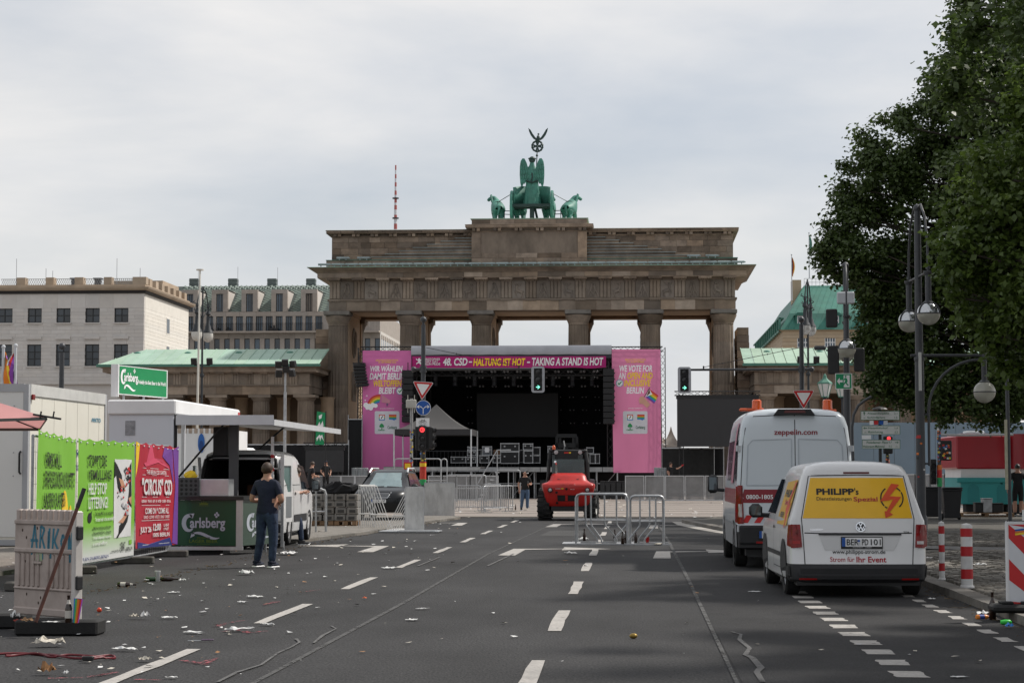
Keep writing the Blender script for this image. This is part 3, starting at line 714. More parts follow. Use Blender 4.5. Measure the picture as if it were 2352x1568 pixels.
while z1>8.9:
 h=1.18 if k==0 else hC;z0=z1-h
 x=ex0-(.5 if k%2 else 0)
 xs=[]
 while x<ex1-.05:
  xn=min(x+1.14,ex1)
  if ex1-xn<.3:xn=ex1
  xs.append((x,xn));x=xn
 for xa,xb in xs:
  segs=[(xa,xb)]
  for w in wr:
   if min(z1,w[3])-max(z0,w[2])>h*.5:
    ns=[]
    for s0,s1 in segs:
     if w[1]<=s0 or w[0]>=s1:ns.append((s0,s1))
     else:
      if w[0]-s0>.04:ns.append((s0,w[0]))
      if s1-w[1]>.04:ns.append((w[1],s1))
    segs=ns
  for s0,s1 in segs:blk('stone_panel',PANEL,emb,L_(s0)+.004,L_(s1)-.004,rd.uniform(0,.005),.3,z0+.004,z1-.004)
 blk('stone_course',PANEL_S,emb,L_(ex1)-.3,L_(ex1)+.01+rd.uniform(-.003,.003),.31,16,z0+.006,z1-.006)
 z1=z0;k+=1
for w in wr:
 if w[2]<8.5:continue
 zq0=zt-1.18-round((zt-1.18-w[2])/hC)*hC;zq1=zt-1.18-round((zt-1.18-w[3])/hC)*hC
 window(emb,L_(w[0]),L_(w[1]),zq0,zq1,-.02,2,2 if w[3]>14 else 3,.07)
 blk('sill',PANEL,emb,L_(w[0])-.08,L_(w[1])+.08,-.12,.28,zq0-.1,zq0-.005)
 if w[3]<13:blk('ledge',PANEL,emb,L_(w[0])-.05,L_(w[1])+.05,-.16,.2,zq1+.42,zq1+.62)
for ya,zz in((8.2,(776,812)),(8.2,(829,850))):
 p0=f1(1790,680);Yw=YE+8.2
 za=at((377,768),Yw)[1] if zz[0]==776 else 9.2;zb=at((377,730),Yw)[1] if zz[0]==776 else at((377,793),Yw)[1]
 b=MB();b.box(L_(ex1)+.012,L_(ex1)+.03,7.6,8.9,za,zb);o=b.build('slit_window',PANEL_S,emb)
 blk('pane',GLASS_D,o,L_(ex1)+.02,L_(ex1)+.04,7.75,8.75,za+.1,zb-.1)
BRN=mat('brown_stone_trim',(.36,.29,.22),.85,.15,1,orand=.12)
b=MB();slab(b,L_(ex0),L_(ex1),0,16.3,zt,zt+.24,.12,.18);b.build('lower_cornice',plain('black_cornice',(.022,.02,.02),.7),emb)  # black band below the cornice slabs
b=MB();slab(b,L_(ex0),L_(ex1),0,16.3,zt+.24,zt+.36,.3,.42);slab(b,L_(ex0),L_(ex1),0,16.3,zt+.36,zt+.5,.44,.5);slab(b,L_(ex0),L_(ex1),0,16,zt+.5,zt+.72,.1,.1);b.build('cornice',BRN,emb)
mz0,mz1=zt+.722,zt+1.33
for a,c in((0,58),(180,275),(497,585),(812,905),(1130,1215),(1443,1590)):
 if a==0:continue
 xa=at(f1(a,300),YE)[0];xb=at(f1(c,300),YE)[0]
 blk('merlon',BRN,emb,L_(xa),L_(xb),0,.8,mz0,mz1)
ml=[(-.5,180),(275,497),(585,812),(905,1130),(1215,1443)]
for a,c in ml:
 xa=L_(at(f1(a,300),YE)[0]);xb=L_(at(f1(c,300),YE)[0]);b=MB()
 b.box(xa,xb,.3,.34,mz1-.12,mz1-.08);n=int((xb-xa)/.17)
 for i in range(n):
  x=xa+(xb-xa)*i/n
  b.cyl((x,.3,mz0),(x+.26,.3,mz1-.1),.016,n=4,cap=False);b.cyl((x+.26,.33,mz0),(x,.33,mz1-.1),.016,n=4,cap=False)
 b.build('lattice_railing',plain('grey_lattice',(.25,.25,.25),.6),emb)
for k in range(7):blk('merlon',BRN,emb,L_(ex1)-.8,L_(ex1)+.05,1.6+k*2.1,2.5+k*2.1,mz0,mz1)
b=MB();b.box(L_(ex1)-5.5,L_(ex1)-.9,10,16,zt+.7,zt+2.0);b.build('roof_house',BRN,emb)
b=MB();b.box(L_(ex0),L_(ex1)-1.5,2,15,zt+.5,zt+.85);b.build('flat_roof',plain('slate_roof',(.05,.06,.075),.7),emb)
for p in((182,30),(502,135),(1275,25),(1527,130),(575,160)):
 xa,za=at(f1(*p),YE+4);b=MB();b.cyl((L_(xa),4,zt+.5),(L_(xa),4,za),.02,n=5);b.build('aerial',plain('aerial_metal',(.3,.3,.31),.5),emb)
for p,w_ in((815,22),(1068,30)):
 xa,za=at(f1(p,240),YE+4);b=MB();b.box(L_(xa)-.25,L_(xa)+.25,3.8,4.2,zt+.8,za-.1);b.box(L_(xa)-.35,L_(xa)+.35,3.7,4.3,za-.1,za);b.build('chimney',plain('vent_metal',(.08,.08,.085),.5),emb)
# ---- grey stone building with a shingle mansard behind
YG=260
gx0,gx1=at((395,700),YG)[0],at((873,700),YG)[0]
gb=thing('apartment_building','grey stone building with dormers in a green diamond shingle roof','building',(gx0,YG,0))
GL=lambda x:x-gx0
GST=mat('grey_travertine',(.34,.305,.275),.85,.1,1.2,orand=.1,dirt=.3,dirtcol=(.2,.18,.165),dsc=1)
zz=lambda zy:at(f2(0,zy),YG)[1]
bands=[(-30,8,None),(zz(1160),zz(1032),None),(zz(895),zz(822),None),(zz(655),zz(610),None)]
b=MB();b.box(0,GL(gx1)-.02,.45,36,0,zz(612));b.build('wall_core',GST,gb)
def row(z0,z1,first,pitch,w,n,nx,railing):
 xp=None
 for i in range(n):
  xa=at(f2(first+pitch*i,700),YG)[0];xb=at(f2(first+pitch*i+w,700),YG)[0]
  if xp is not None:blk('pier',GST,gb,GL(xp),GL(xa),rd.uniform(0,.02),.45,z0,z1)
  else:blk('pier',GST,gb,0,GL(xa),0,.45,z0,z1)
  window(gb,GL(xa),GL(xb),z0,z1,.06,nx,1,.07,GLASS_B);xp=xb
  if railing:
   r_=MB();x0_,x1_=GL(xa)-.1,GL(xb)+.1
   for k in range(9):r_.cyl((x0_+(x1_-x0_)*k/8,-.03,z0),(x0_+(x1_-x0_)*k/8,-.03,z0+1.0),.012,n=4,cap=False)
   r_.box(x0_,x1_,-.05,-.01,z0+1.0,z0+1.04);r_.build('railing',FRAME,gb)
 return xp
xp=row(zz(820),zz(660),215,108,75,14,3,True);blk('pier',GST,gb,GL(xp),GL(gx1),0,.45,zz(820),zz(660))
xp=row(zz(1150),zz(903),191,109.3,60,20,1,False);blk('pier',GST,gb,GL(xp),GL(gx1),0,.45,zz(1150),zz(903))
for z0,z1 in((zz(903),zz(845)),(zz(845),zz(820)),(zz(660),zz(610))):
 x=0;p=.03 if(z1-z0)>.6 else-.12
 while x<GL(gx1)-.1:
  w=min(rd.uniform(1.6,2.6),GL(gx1)-x);blk('band_stone',GST,gb,x+.01,x+w-.01,p-.03+rd.uniform(0,.015),.45,z0+.01,z1-.01);x+=w
for i,p in enumerate(((500,810,40),(590,815,30),(690,808,30),(1150,790,18),(1195,790,18))):
 xa,za=at(f2(p[0],p[1]),YG);r_=MB();r_.bbox(GL(xa)-.3,GL(xa)+.3,-.7,-.2,za-.3,za+.05,.06);r_.box(GL(xa)-.3,GL(xa)-.2,-.7,-.2,za,za+.4);r_.build('balcony_chair',DARK,gb)
blk('balcony_slab',GST,gb,0,GL(gx1),-1.2,0,zz(845)+.0,zz(822)-.05)
# roof
zr0,zr1=zz(612),zz(303)+.3;sl=6.5
SH=mat('green_shingle',(.125,.165,.145),.7,.1,1,orand=.12);SHL=mat('shingle_bed',(.05,.065,.06),.8)
b=MB();x1r=GL(at(f2(1760,300),YG)[0])
b.add([(-8,.4,zr0),(x1r,.4,zr0),(x1r,sl+.4,zr1),(-8,sl+.4,zr1),(-8,30,zr1),(x1r,30,zr1),(x1r,30,zr0)],[(0,1,2,3),(3,2,5,4),(1,6,5,2)]);roofm=b.build('roof',SHL,gb)
dxs=[]
for i,dx in enumerate((215,540,865,1190,1513)):
 xa,xb=at(f2(dx,500),YG)[0],at(f2(dx+75,500),YG)[0];dxs.append((GL(xa)-1.3,GL(xb)+1.9))
 z0,z1=zz(610),zz(415);m_=.62
 blk('dormer_jamb',GST,gb,GL(xa)-m_,GL(xa),-.05,.5,z0,z1);blk('dormer_jamb',GST,gb,GL(xb),GL(xb)+m_,-.05,.5,z0,z1)
 blk('dormer_lintel',GST,gb,GL(xa)-m_,GL(xb)+m_,-.06,.5,z1,z1+.55)
 d=MB();zt_=z1+.55
 for q in(GL(xa)-m_,GL(xb)+m_-.2):
  d.prism([(.5,z0),(.5,zt_),(sl*.85+.5,zt_+.1)],q,q+.2,'yz')
 d.box(GL(xa)-m_,GL(xb)+m_,.5,sl*.8,zt_-.15,zt_+.02);d.build('dormer',mat('sunlit_dormer',(.5,.46,.42),.8,.06,1),gb)  # cheeks paler than the stone fronts: sunlight on them put into the colour
 window(gb,GL(xa),GL(xb),z0,z1,.06,3,1,.07,GLASS_B if i<4 else mat('brown_blind',(.17,.145,.125),.7))
dia=MB();u=.62
dia.add([(-u/2,-.02,0),(0,-.03,-u*.47),(u/2,-.02,0),(0,.0,u*.47)],[(0,1,2,3)]);dia=dia.mesh('shingle',SH)
k=(zr1-zr0)/math.hypot(sl,zr1-zr0);L=math.hypot(sl,zr1-zr0);ang=-math.atan2(sl,zr1-zr0);cnt=0;rest=MB()
du,dv=.70,.66
for r_ in range(int(L/(dv/2))):
 v=(r_+.6)*dv/2;y,z=.4+sl*v/L,zr0+(zr1-zr0)*v/L
 x=.3+(du/2 if r_%2 else 0)
 while x<x1r-.3:
  zin=z<zz(385)
  if not(zin and any(a+.6<x<c-1.0 for a,c in dxs)):
   if cnt<295:obj('shingle',dia,gb,(x,y-.03,z),(ang,0,0),(1,1,1.03));cnt+=1
   else:rest.cbox(x,y-.02,z,.45,.02,.45,0,ang,PI/4)
  x+=du
if rest.v:rest.build('shingles',SH,gb,kind='stuff')
for cx in(275,700,1128,1553):
 xa=at(f2(cx,300),YG+sl)[0];za=at(f2(cx,252),YG+sl+2)[1]
 b=MB();b.box(GL(xa)-.6,GL(xa)+.6,sl+1,sl+2.2,zr1-.5,za);
 for q in range(3):b.box(GL(xa)-.64,GL(xa)+.64,sl+.96,sl+2.24,za-.3-q*.5,za-.22-q*.5)
 b.build('chimney',mat('vent_green',(.10,.125,.12),.6),gb)
for cx,cy in((230,235),(328,130),(760,110),(1195,115)):
 xa,za=at(f2(cx,cy),YG+sl);b=MB();b.cyl((GL(xa),sl+1,zr1-.2),(GL(xa),sl+1,za),.03,n=4);b.build('aerial',mat('aerial_metal',(0,0,0)),gb)
# street side seen through the left arch, sunlight put into its paler stone
xe=GL(gx1)
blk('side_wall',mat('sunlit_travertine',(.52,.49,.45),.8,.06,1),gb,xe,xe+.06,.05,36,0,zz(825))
blk('side_upper_wall',mat('sunlit_travertine',(0,0,0)),gb,xe-2.5,xe-2.4,1.2,36,zz(760),zz(610));blk('glass_band',plain('dark_loggia',(.05,.045,.035),.6),gb,xe-1.5,xe-1.45,.6,36,zz(822),zz(762))  # dark band set back on the street side
for i in range(18):
 blk('side_pier',GST,gb,xe+.061,xe+.14,1+i*1.95,1.9+i*1.95,zz(903),zz(860))
 o=blk('side_window',GLASS_B,gb,xe+.05,xe+.07,1.0+i*1.95,2.0+i*1.95,zz(1100),zz(910))
 blk('side_fin',GST,gb,xe-2.39,xe-2.0,1.3+i*1.9,1.7+i*1.9,zz(760),zz(620))
b=MB()
for i in range(8):b.box(xe-6+i*.75,xe-5.8+i*.75,-.05,.4,zz(830),zz(620))
b.build('attic_fins',GST,gb)
# ---- hotel with the steep green copper roof on the right
YH=300
hz=lambda zy:at(f3(1000,zy),YH)[1];hx=lambda zx:at(f3(zx,800),YH)[0]
hot=thing('hotel','cream hotel with steep green copper mansard roof right of the gate','hotel',(hx(1010),YH,0))
H0=hx(1010);HL=lambda zx:hx(zx)-H0
CREAM=mat('cream_stone',(.45,.355,.25),.85,.08,.8,orand=.05)
Wh=22
b=MB();b.box(0,Wh,.3,60,0,hz(845));b.build('wall_core',CREAM,hot)
wins=[(1135,1235),(1375,1470),(1615,1710),(1860,1950)]
z=hz(850);k=0
while z>8:
 h=.55;xs=[0]+[v for w_ in wins for v in(HL(w_[0]),HL(w_[1]))]+[Wh]
 if hz(995)<z-h/2<hz(905):
  for a,c in zip(xs[0::2],xs[1::2]):blk('wall_course',CREAM,hot,a,c,rd.uniform(0,.03),.3,z-h+.03,z)
 else:blk('wall_course',CREAM,hot,0,Wh,rd.uniform(0,.03),.3,z-h+.03,z)
 blk('side_course',CREAM,hot,-.02,.3,.31,60,z-h+.03,z)
 z-=h;k+=1
for w_ in wins:window(hot,HL(w_[0]),HL(w_[1]),hz(995),hz(905),0,4,2,.12,GLASS_B,WHT)
b=MB();slab(b,0,Wh,0,60,hz(850),hz(842),.2,.5);b.build('cornice',CREAM,hot)
ze,zm,zr=hz(840),hz(690),hz(405)
xr=HL(1225)+.4
HC=mat('hotel_copper',(.032,.15,.115),.55,.25,.35,orand=.08,dirt=.3,dirtcol=(.03,.12,.1))
yb=5.0;yr=9.5
x=0;n=24
for i in range(n):
 u0,u1=i/n,(i+1)/n-.002
 for(ya,za,xs_),(yb_,zb,xe_) in(((-.35,ze,-.3),(1.5,zm,HL(1075))),((1.5,zm,HL(1075)),(yr,zr,xr))):
  b=MB();vs=[(xs_+(Wh-xs_)*u0,ya,za),(xs_+(Wh-xs_)*u1,ya,za),(xe_+(Wh-xe_)*u1,yb_,zb),(xe_+(Wh-xe_)*u0,yb_,zb)]
  b.add(vs+[(p[0],p[1]+.08,p[2]-.08) for p in vs],[(0,1,2,3),(7,6,5,4),(0,4,5,1),(1,5,6,2),(2,6,7,3),(3,7,4,0)])
  b.cyl(vs[0],vs[3],.05,n=4);b.build('roof_panel',HC,hot)
b=MB();b.add([(-.3,-.35,ze),(HL(1075),1.5,zm),(xr,yr,zr),(xr,60,zr),(HL(1075),68,zm),(-.3,70,ze),(Wh,yr,zr),(Wh,60,zr)],[(0,1,4,5),(1,2,3,4),(2,6,7,3)]);b.build('roof',HC,hot)
for i in range(14):
 yy=1+i*4.6;b=MB();b.box(-.5,-.2,yy,yy+.5,ze-.3,ze+1.9);b.box(-.55,.3,yy,yy+4.4,ze+1.75,ze+1.95);b.box(-.5,-.3,yy,yy+4.5,ze-.2,ze+.1);b.build('gutter_railing',COPPER_D,hot)
for a in(1140,1425,1700):
 x0_,x1_=HL(a),HL(a+78);b=MB();b.box(x0_-.25,x0_,.3,3,hz(805),hz(715));b.box(x1_,x1_+.25,.3,3,hz(805),hz(715));b.prism([(x0_-.5,hz(715)),(x1_+.5,hz(715)),(x1_,hz(688)),(x0_,hz(688))],.1,4);b.build('dormer',HC,hot)
 window(hot,x0_,x1_,hz(800),hz(718),.2,4,2,.1,GLASS_B,WHT)
b=MB()
for i in range(28):b.cyl((xr+i*.6,yr,zr),(xr+i*.6,yr,zr+1.1),.03,n=4)
b.box(xr,Wh,yr-.03,yr+.03,zr+1.08,zr+1.13);b.box(xr,Wh,yr-.03,yr+.03,zr+.5,zr+.54);b.build('roof_railing',ANTH,hot)
b=MB();b.box(xr-1.6,xr-.2,yr+3,yr+6,zr-2.5,zr+1.2);b.build('chimney',CREAM,hot)
def flag(label,p_top,p_bot,Y,stripes,cat='flag'):
 a=atdepth(*p_top,Y);c=atdepth(*p_bot,Y);t=thing('flagpole',label,cat,(a.x,Y,c.z));H_=a.z-c.z
 b=MB();b.cyl((0,0,0),(0,0,H_),.09,.05,8);b.sph((0,0,H_),.12);b.build('pole',GREYW,t)
 for i,m_ in enumerate(stripes):
  b=MB();n=8;vs=[]
  for k in range(n+1):
   zq=H_-.3-k*(H_*.42/n);w0=.12+.35*math.sin(PI*min(1,k/n*1.1))*.9
   for u in(i/len(stripes),(i+1)/len(stripes)):vs.append((.06+w0*u,.12*math.sin(k*1.3+u*3),zq-.2*u))
  b.add(vs,[(2*k,2*k+1,2*k+3,2*k+2) for k in range(n)]);b.build('flag_cloth',m_,t)
 return t
flag('flagpole with furled black red and gold flag beside the green hotel roof',(1818,585),(1819,690),YH,[BLK,RED,YEL])
flag('tall flagpole with furled dark green flag on the green hotel roof',(1858,535),(1859,640),YH+9,[COPPER_D,COPPER_D])
# ---- red and white transmission mast far away
mt=atdepth(909,380,900);t=thing('antenna_mast','thin red and white banded antenna mast rising behind the gate roof','antenna',(mt.x,900,0))
zs=[452,495,532,568,602,640,675,712,742,780,800,840,885,920,962,1010,1030]
ring_z=[]
for i in range(len(zs)-1):
 za=atdepth(909,(340+zs[i+1]*.34443)/1.30612,900).z;zb=atdepth(909,(340+zs[i]*.34443)/1.30612,900).z;r_=.34+.03*i
 b=MB();b.cyl((0,0,za),(0,0,zb),r_,r_*.97,10);b.build('mast_section',(plain('hazed_mast_red',(.42,.12,.11),.6) if i%2==0 else plain('hazed_mast_white',(.62,.63,.66),.6)),t)  # band colours paled: distance haze is mixed into them
b=MB();b.cyl((0,0,0),(0,0,za),2.2,1.1,10);b.build('mast_base',mat('hazed_mast_white',(0,0,0)),t)
for zz_ in(745,918):z_=atdepth(909,(340+zz_*.34443)/1.30612,900).z;b=MB();b.cyl((0,0,z_),(0,0,z_+.5),1.5,n=12);b.build('mast_platform',ANTH,t)
# ================================================================== CONCERT STAGE
re_=random.Random(21)
YS=130
ORD=['first','second','third','fourth','fifth','sixth','seventh','eighth','ninth','tenth']
def f4(x,y):return(1060+x*.22321)/1.30612,(900+y*.22321)/1.30612
def f5(x,y):return(1500+x*.24232)/1.30612,(900+y*.24232)/1.30612
def f6(x,y):return(1040+x*.25515)/1.30612,(1220+y*.25515)/1.30612
def f7(x,y):return(1500+x*.29338)/1.30612,(1220+y*.29338)/1.30612
def f8(x,y):return(500+x*.28058)/1.30612,(1180+y*.28058)/1.30612
def ptext(s,m,par,a,c,Y,bold=0.0,shear=0.0,base=(0,0,0),name='lettering',off=.012):
 p0=atdepth(*a,Y);p1=atdepth(*c,Y);B=Vector(base)
 return lettering(s,m,par,None,X_,Z_,1,1,bold,shear,name,surf=lambda u,v:Vector((p0.x+(p1.x-p0.x)*u,Y-off,p1.z+(p0.z-p1.z)*v))-B)
def pshape(pts,Y,m,name,par,base=(0,0,0),off=.012,th=0.0):
 B=Vector(base);b=MB();vs=[atdepth(p[0],p[1],Y) for p in pts];vs=[Vector((v.x,Y-off,v.z))-B for v in vs]
 b.add(vs,[tuple(range(len(vs)))]);return b.build(name,m,par)
def pcirc(f,cx,cy,r,n=20,a0=0,a1=360,r2=None):
 P=[(cx+r*math.cos(R(a0+(a1-a0)*i/n)),cy-r*math.sin(R(a0+(a1-a0)*i/n))) for i in range(n+1)]
 if r2:P+=[(cx+r2*math.cos(R(a1+(a0-a1)*i/n)),cy-r2*math.sin(R(a1+(a0-a1)*i/n))) for i in range(n+1)]
 return[f(*p) for p in P]
def prect(f,x0,y0,x1,y1,r=0):
 if not r:return[f(x0,y1),f(x1,y1),f(x1,y0),f(x0,y0)]
 out=[]
 for cx,cy,a in((x1-r,y0+r,0),(x0+r,y0+r,90),(x0+r,y1-r,180),(x1-r,y1-r,270)):
  for i in range(5):t=R(a+i*22.5);out.append(f(cx+r*math.cos(t),cy-r*math.sin(t)))
 return out
def truss(b,p0,p1,w=.3,d=.3,step=.5,r=.028,up=None):
 p0,p1=Vector(p0),Vector(p1);t=(p1-p0).normalized();L=(p1-p0).length
 a=Vector((0,1,0)) if abs(t.y)<.9 else X_;u=t.cross(a).normalized();v=u.cross(t)
 C=[u*(w/2)*i+v*(d/2)*j for i,j in((1,1),(1,-1),(-1,-1),(-1,1))]
 for c in C:b.cyl(p0+c,p1+c,r,n=6)
 n=max(1,int(L/step))
 for k in range(n):
  A_,B_=p0+t*(L*k/n),p0+t*(L*(k+1)/n)
  for i in range(4):
   c0,c1=C[i],C[(i+1)%4]
   if k%2:c0,c1=c1,c0
   b.cyl(A_+c0,B_+c1,r*.6,n=4,cap=False)
SX0,SX1=atdepth(945,900,YS).x,atdepth(1405,900,YS).x
stage=thing('concert_stage','black concert stage with grey canopy roof standing in front of the gate','stage',(-8,YS,0))
sx=lambda x:x+8
DZ=2.05
blk('deck',plain('stage_deck',(.03,.03,.032),.7),stage,sx(-17.5),sx(SX1)+.5,0,13,DZ-.12,DZ)
for k in range(11):
 x0=sx(-15.6)+k*1.35;blk('deck_edge',mat('deck_trim',(.36,.37,.38),.5,.2,3,orand=.1),stage,x0+.02,x0+1.33,-.1,-.003,DZ-.32,DZ-.02)
for k in range(12):
 for yy in(.1,2.2):
  b=MB();b.cyl((sx(-16)+k*1.35,yy,0),(sx(-16)+k*1.35,yy,DZ-.12),.04,n=6);b.build('deck_leg',STEEL,stage)
b=MB()
for k in range(0,11,2):b.cyl((sx(-16)+k*1.35,.1,.2),(sx(-16)+(k+1)*1.35,.1,1.8),.025,n=5)
b.box(sx(-16),sx(SX1),.07,.13,.95,1.0);b.build('bracing',STEEL,stage)
blk('skirt',BLACK,stage,sx(-17.5),sx(SX1)+.5,2.6,2.7,0,DZ-.15)
zt=atdepth(1100,797,YS).z
b=MB();b.box(sx(SX0)-3.2,sx(SX1)+3.2,12.6,12.9,0,zt-.5);b.box(sx(SX0)-.1,sx(SX0)+.05,.6,12.6,DZ,zt-.4);b.box(sx(SX1)-.05,sx(SX1)+.1,.6,12.6,DZ,zt-.4)
b.build('black_drape',BLACK,stage)
# roof
z0,z1_=atdepth(1100,819,YS).z,zt
n=24;vs=[]
for i in range(n+1):
 x=sx(SX0)+(SX1-SX0)*i/n;q=.03*math.sin(i*2.1)
 vs+=[(x,-.25,z0+.12+q*.5),(x,-.32+q,z0+.36),(x,-.1+q,z0+.72),(x,.25,z1_-.06),(x,3,z1_+.05),(x,12.5,z1_-.6)]
b=MB();b.add(vs,[(i*6+k,i*6+k+1,i*6+7+k,i*6+6+k) for i in range(n) for k in range(5)]);b.build('roof_canopy',mat('grey_tarpaulin',(.36,.37,.40),.42,.12,.8,bump=.35,bsc=3),stage,60)
b=MB();b.box(sx(SX0),sx(SX1),-.2,.0,z0-.12,z0+.14);b.build('canopy_hem',plain('navy_hem',(.03,.034,.045),.6),stage)
b=MB();b.box(sx(SX0),sx(SX1),.2,.5,z1_-.02,z1_+.1)
for i in range(60):b.cyl((sx(SX0)+(SX1-SX0)*i/60,.15,z1_-.03),(sx(SX0)+(SX1-SX0)*(i+.5)/60,.15,z1_-.03),.03,n=5)
b.build('keder_rail',ALU,stage)
b=MB();truss(b,(sx(SX0),.3,z0-1.0),(sx(SX1),.3,z0-1.0),.45,.45,.55);truss(b,(sx(SX0)+.1,.4,DZ),(sx(SX0)+.1,.4,z0),.4,.4,.5);truss(b,(sx(SX1)-.1,.4,DZ),(sx(SX1)-.1,.4,z0),.4,.4,.5)
for yy in(4,8):truss(b,(sx(SX0),yy,z0-.9),(sx(SX1),yy,z0-.9),.4,.4,.8)
b.build('roof_truss',DARK,stage)
b=MB();b.cyl((sx(SX0)+.2,.0,atdepth(0,848,YS).z),(sx(SX1)-.3,.0,atdepth(0,847,YS).z),.06);b.build('banner_pipe',plain('brown_pipe',(.1,.085,.07),.5),stage)
LAMP=plain('lamp_lens',(.32,.32,.33),.2)
for r_,(zy,Yl) in enumerate(((883,131),(958,134),(1065,137),(1200,139.5),(1360,140),(1522,140))):
 for k in range(11):
  for d_ in(0,1):
   zx=-420+k*158+(d_*40 if r_<3 else d_*46)+r_*6
   p=atdepth(*f5(zx,zy),Yl)
   if not(SX0+.4<p.x<SX1-.5):continue
   if r_>2 and 1095<f5(zx,zy)[0]<1282:continue
   rr=(.085,.07,.07,.045,.045,.045)[r_]
   b=MB();b.sph((sx(p.x),Yl-YS,p.z),rr,8,6,(1,.6,1));b.cyl((sx(p.x),Yl-YS+.02,p.z),(sx(p.x),Yl-YS+.3,p.z),rr*1.1,n=8);b.cm=1
   b.m=[0]*48+[1]*(len(b.f)-48);b.build('stage_lamp',[LAMP,DARK],stage,60)
for k in range(9):
 p=atdepth(1000+k*45,865,132);b=MB();b.bbox(sx(p.x)-.14,sx(p.x)+.14,1.9,2.3,p.z-.32,p.z+.12,.05);b.cyl((sx(p.x),2.1,p.z-.3),(sx(p.x),2.05,p.z-.62),.15,n=10);b.build('moving_head_light',plain('lamp_body',(.02,.021,.024),.5),stage)
a,c=atdepth(1095,903,139),atdepth(1282,1003,139);blk('led_screen',plain('led_wall',(.014,.014,.015),.55),stage,sx(a.x),sx(c.x),9,9.3,c.z,a.z)
b=MB();
for k in range(26):b.cyl((sx(SX0)+.6+k*.25,3.5,DZ),(sx(SX0)+.6+k*.25,3.5,DZ+1.05),.015,n=4)
b.box(sx(SX0)+.6,sx(SX0)+7,3.48,3.52,DZ+1.05,DZ+1.1);b.build('back_railing',plain('dull_rail',(.1,.1,.105),.6),stage)
# header banner with its words
hb=thing('header_banner','long magenta banner with white and yellow slogan across the top of the stage','banner',(-8,YS-.3,0));HB=(-8,YS-.3,0);Yh=YS-.3
MAG=mat('magenta_cloth',(.40,.012,.155),.75,.08,.8,bump=.1,bsc=3)
b=MB();vs=[];n=40
for i in range(n+1):
 p=947+(1392-947)*i/n;q=1.2*math.sin(i*.9)*(i/n)
 a=atdepth(p,818+q*.3,Yh);c=atdepth(p,844.5+q,Yh);vs+=[(a.x+8,.01,a.z),(c.x+8,.01,c.z)]
b.add(vs,[(2*i,2*i+1,2*i+3,2*i+2) for i in range(n)]);b.build('banner_cloth',MAG,hb)
for s_,x0,x1,y0,y1,m_,bo,sh in(('CHRISTOPHER',925,1168,780,808,WHT,.01,0),('STREET DAY',925,1140,811,839,WHT,.01,0),('BERLIN PRIDE',925,1168,842,875,WHT,.01,0),('48. CSD',1205,1535,778,880,WHT,.03,.16),('-',1552,1596,822,840,WHT,.04,0)):
 ptext(s_,m_,hb,f4(x0,y0),f4(x1,y1),Yh,bo,sh,HB)
ptext('HALTUNG IST HOT',mat('banner_print_yellow',(.95,.66,.02),.6,.03,1),hb,f4(1612,782),f5(315,812),Yh,.03,.16,HB)
ptext('-',WHT,hb,f5(335,760),f5(372,778),Yh,.04,0,HB)
ptext('TAKING A STAND IS HOT',WHT,hb,f5(396,712),f5(1280,808),Yh,.03,.16,HB)
pshape([f4(*p) for p in((845,782),(862,800),(880,778),(900,782),(896,800),(915,795),(912,812),(898,822),(916,850),(900,866),(886,845),(868,848),(845,866),(848,846),(872,828),(868,812),(842,800))],Yh,WHT,'bear_emblem',hb,HB)
# side banners
PINK=mat('pink_banner_cloth',(.68,.175,.42),.75,.05,.5,bump=.35,bsc=1.3,stretch=(1.2,1,.35),cloth=.15)
PINK2=mat('pink_banner_cloth_pale',(.78,.25,.44),.75,.06,.5,bump=.35,bsc=1.3,stretch=(1.2,1,.35),cloth=.25)
def banner(label,pts,m,base):
 t=thing('side_banner',label,'banner',base);b=MB();vs=[];n=14
 (xl0,yt),(xr0,_),(xr1,yb),(xl1,_)=pts
 for j in range(n+1):
  v=j/n
  for i in range(9):
   u=i/8;xa=xl0+(xl1-xl0)*v;xb=xr0+(xr1-xr0)*v
   p=atdepth(xa+(xb-xa)*u,yt+(yb-yt)*v,YS-.2)
   vs.append((p.x-base[0],.0+.05*math.sin(u*5+v*6)*(v>.62)*(v-.62)*4,p.z))
 b.add(vs,[(j*9+i,j*9+i+1,j*9+10+i,j*9+9+i) for j in range(n) for i in range(8)]);b.build('banner_cloth',m,t,60);return t
PW=mat('banner_print_white',(.92,.92,.92),.6,.03,1);PY=mat('banner_print_yellow',(.95,.66,.02),.6,.03,1)
BL=(-16.2,YS-.2,0);Yb=YS-.2
lb=banner('pink vertical banner with German voting slogan and rainbow left of the stage',[(833,805),(945,805),(945,1084),(833,1084)],PINK,BL)
for s_,x0,x1,y0,y1,m_,bo in(('ABGEORDNETENHAUSWAHL',300,605,797,818,PY,.005),('20. SEPTEMBER 2026',335,575,824,845,PY,.005),('WIR WÄHLEN,',226,672,868,972,PW,.03),('DAMIT BERLIN',218,692,980,1066,PW,.03),('WELTOFFEN',270,648,1076,1160,PY,.03),('BLEIBT',342,570,1172,1258,PW,.03),('proudly enabled by',360,552,1448,1466,PW,.01)):
 ptext(s_,m_,lb,f4(x0,y0),f4(x1,y1),Yb,bo,.16 if bo>.02 else 0,BL)
def badge(f,cx,cy,r,par,base):
 pshape(pcirc(f,cx,cy,r),Yb,plain('badge_blue',(.22,.42,.62),.5),'badge',par,base);pshape(pcirc(f,cx,cy,r*.84),Yb,PW,'badge_face',par,base,.02)
 pshape([f(cx+r*a,cy+r*c) for a,c in((-.5,.05),(-.3,-.12),(-.12,.12),(.42,-.5),(.62,-.34),(-.1,.5))],Yb,GRN,'tick',par,base,.028)
badge(f4,628,1220,50,lb,BL)
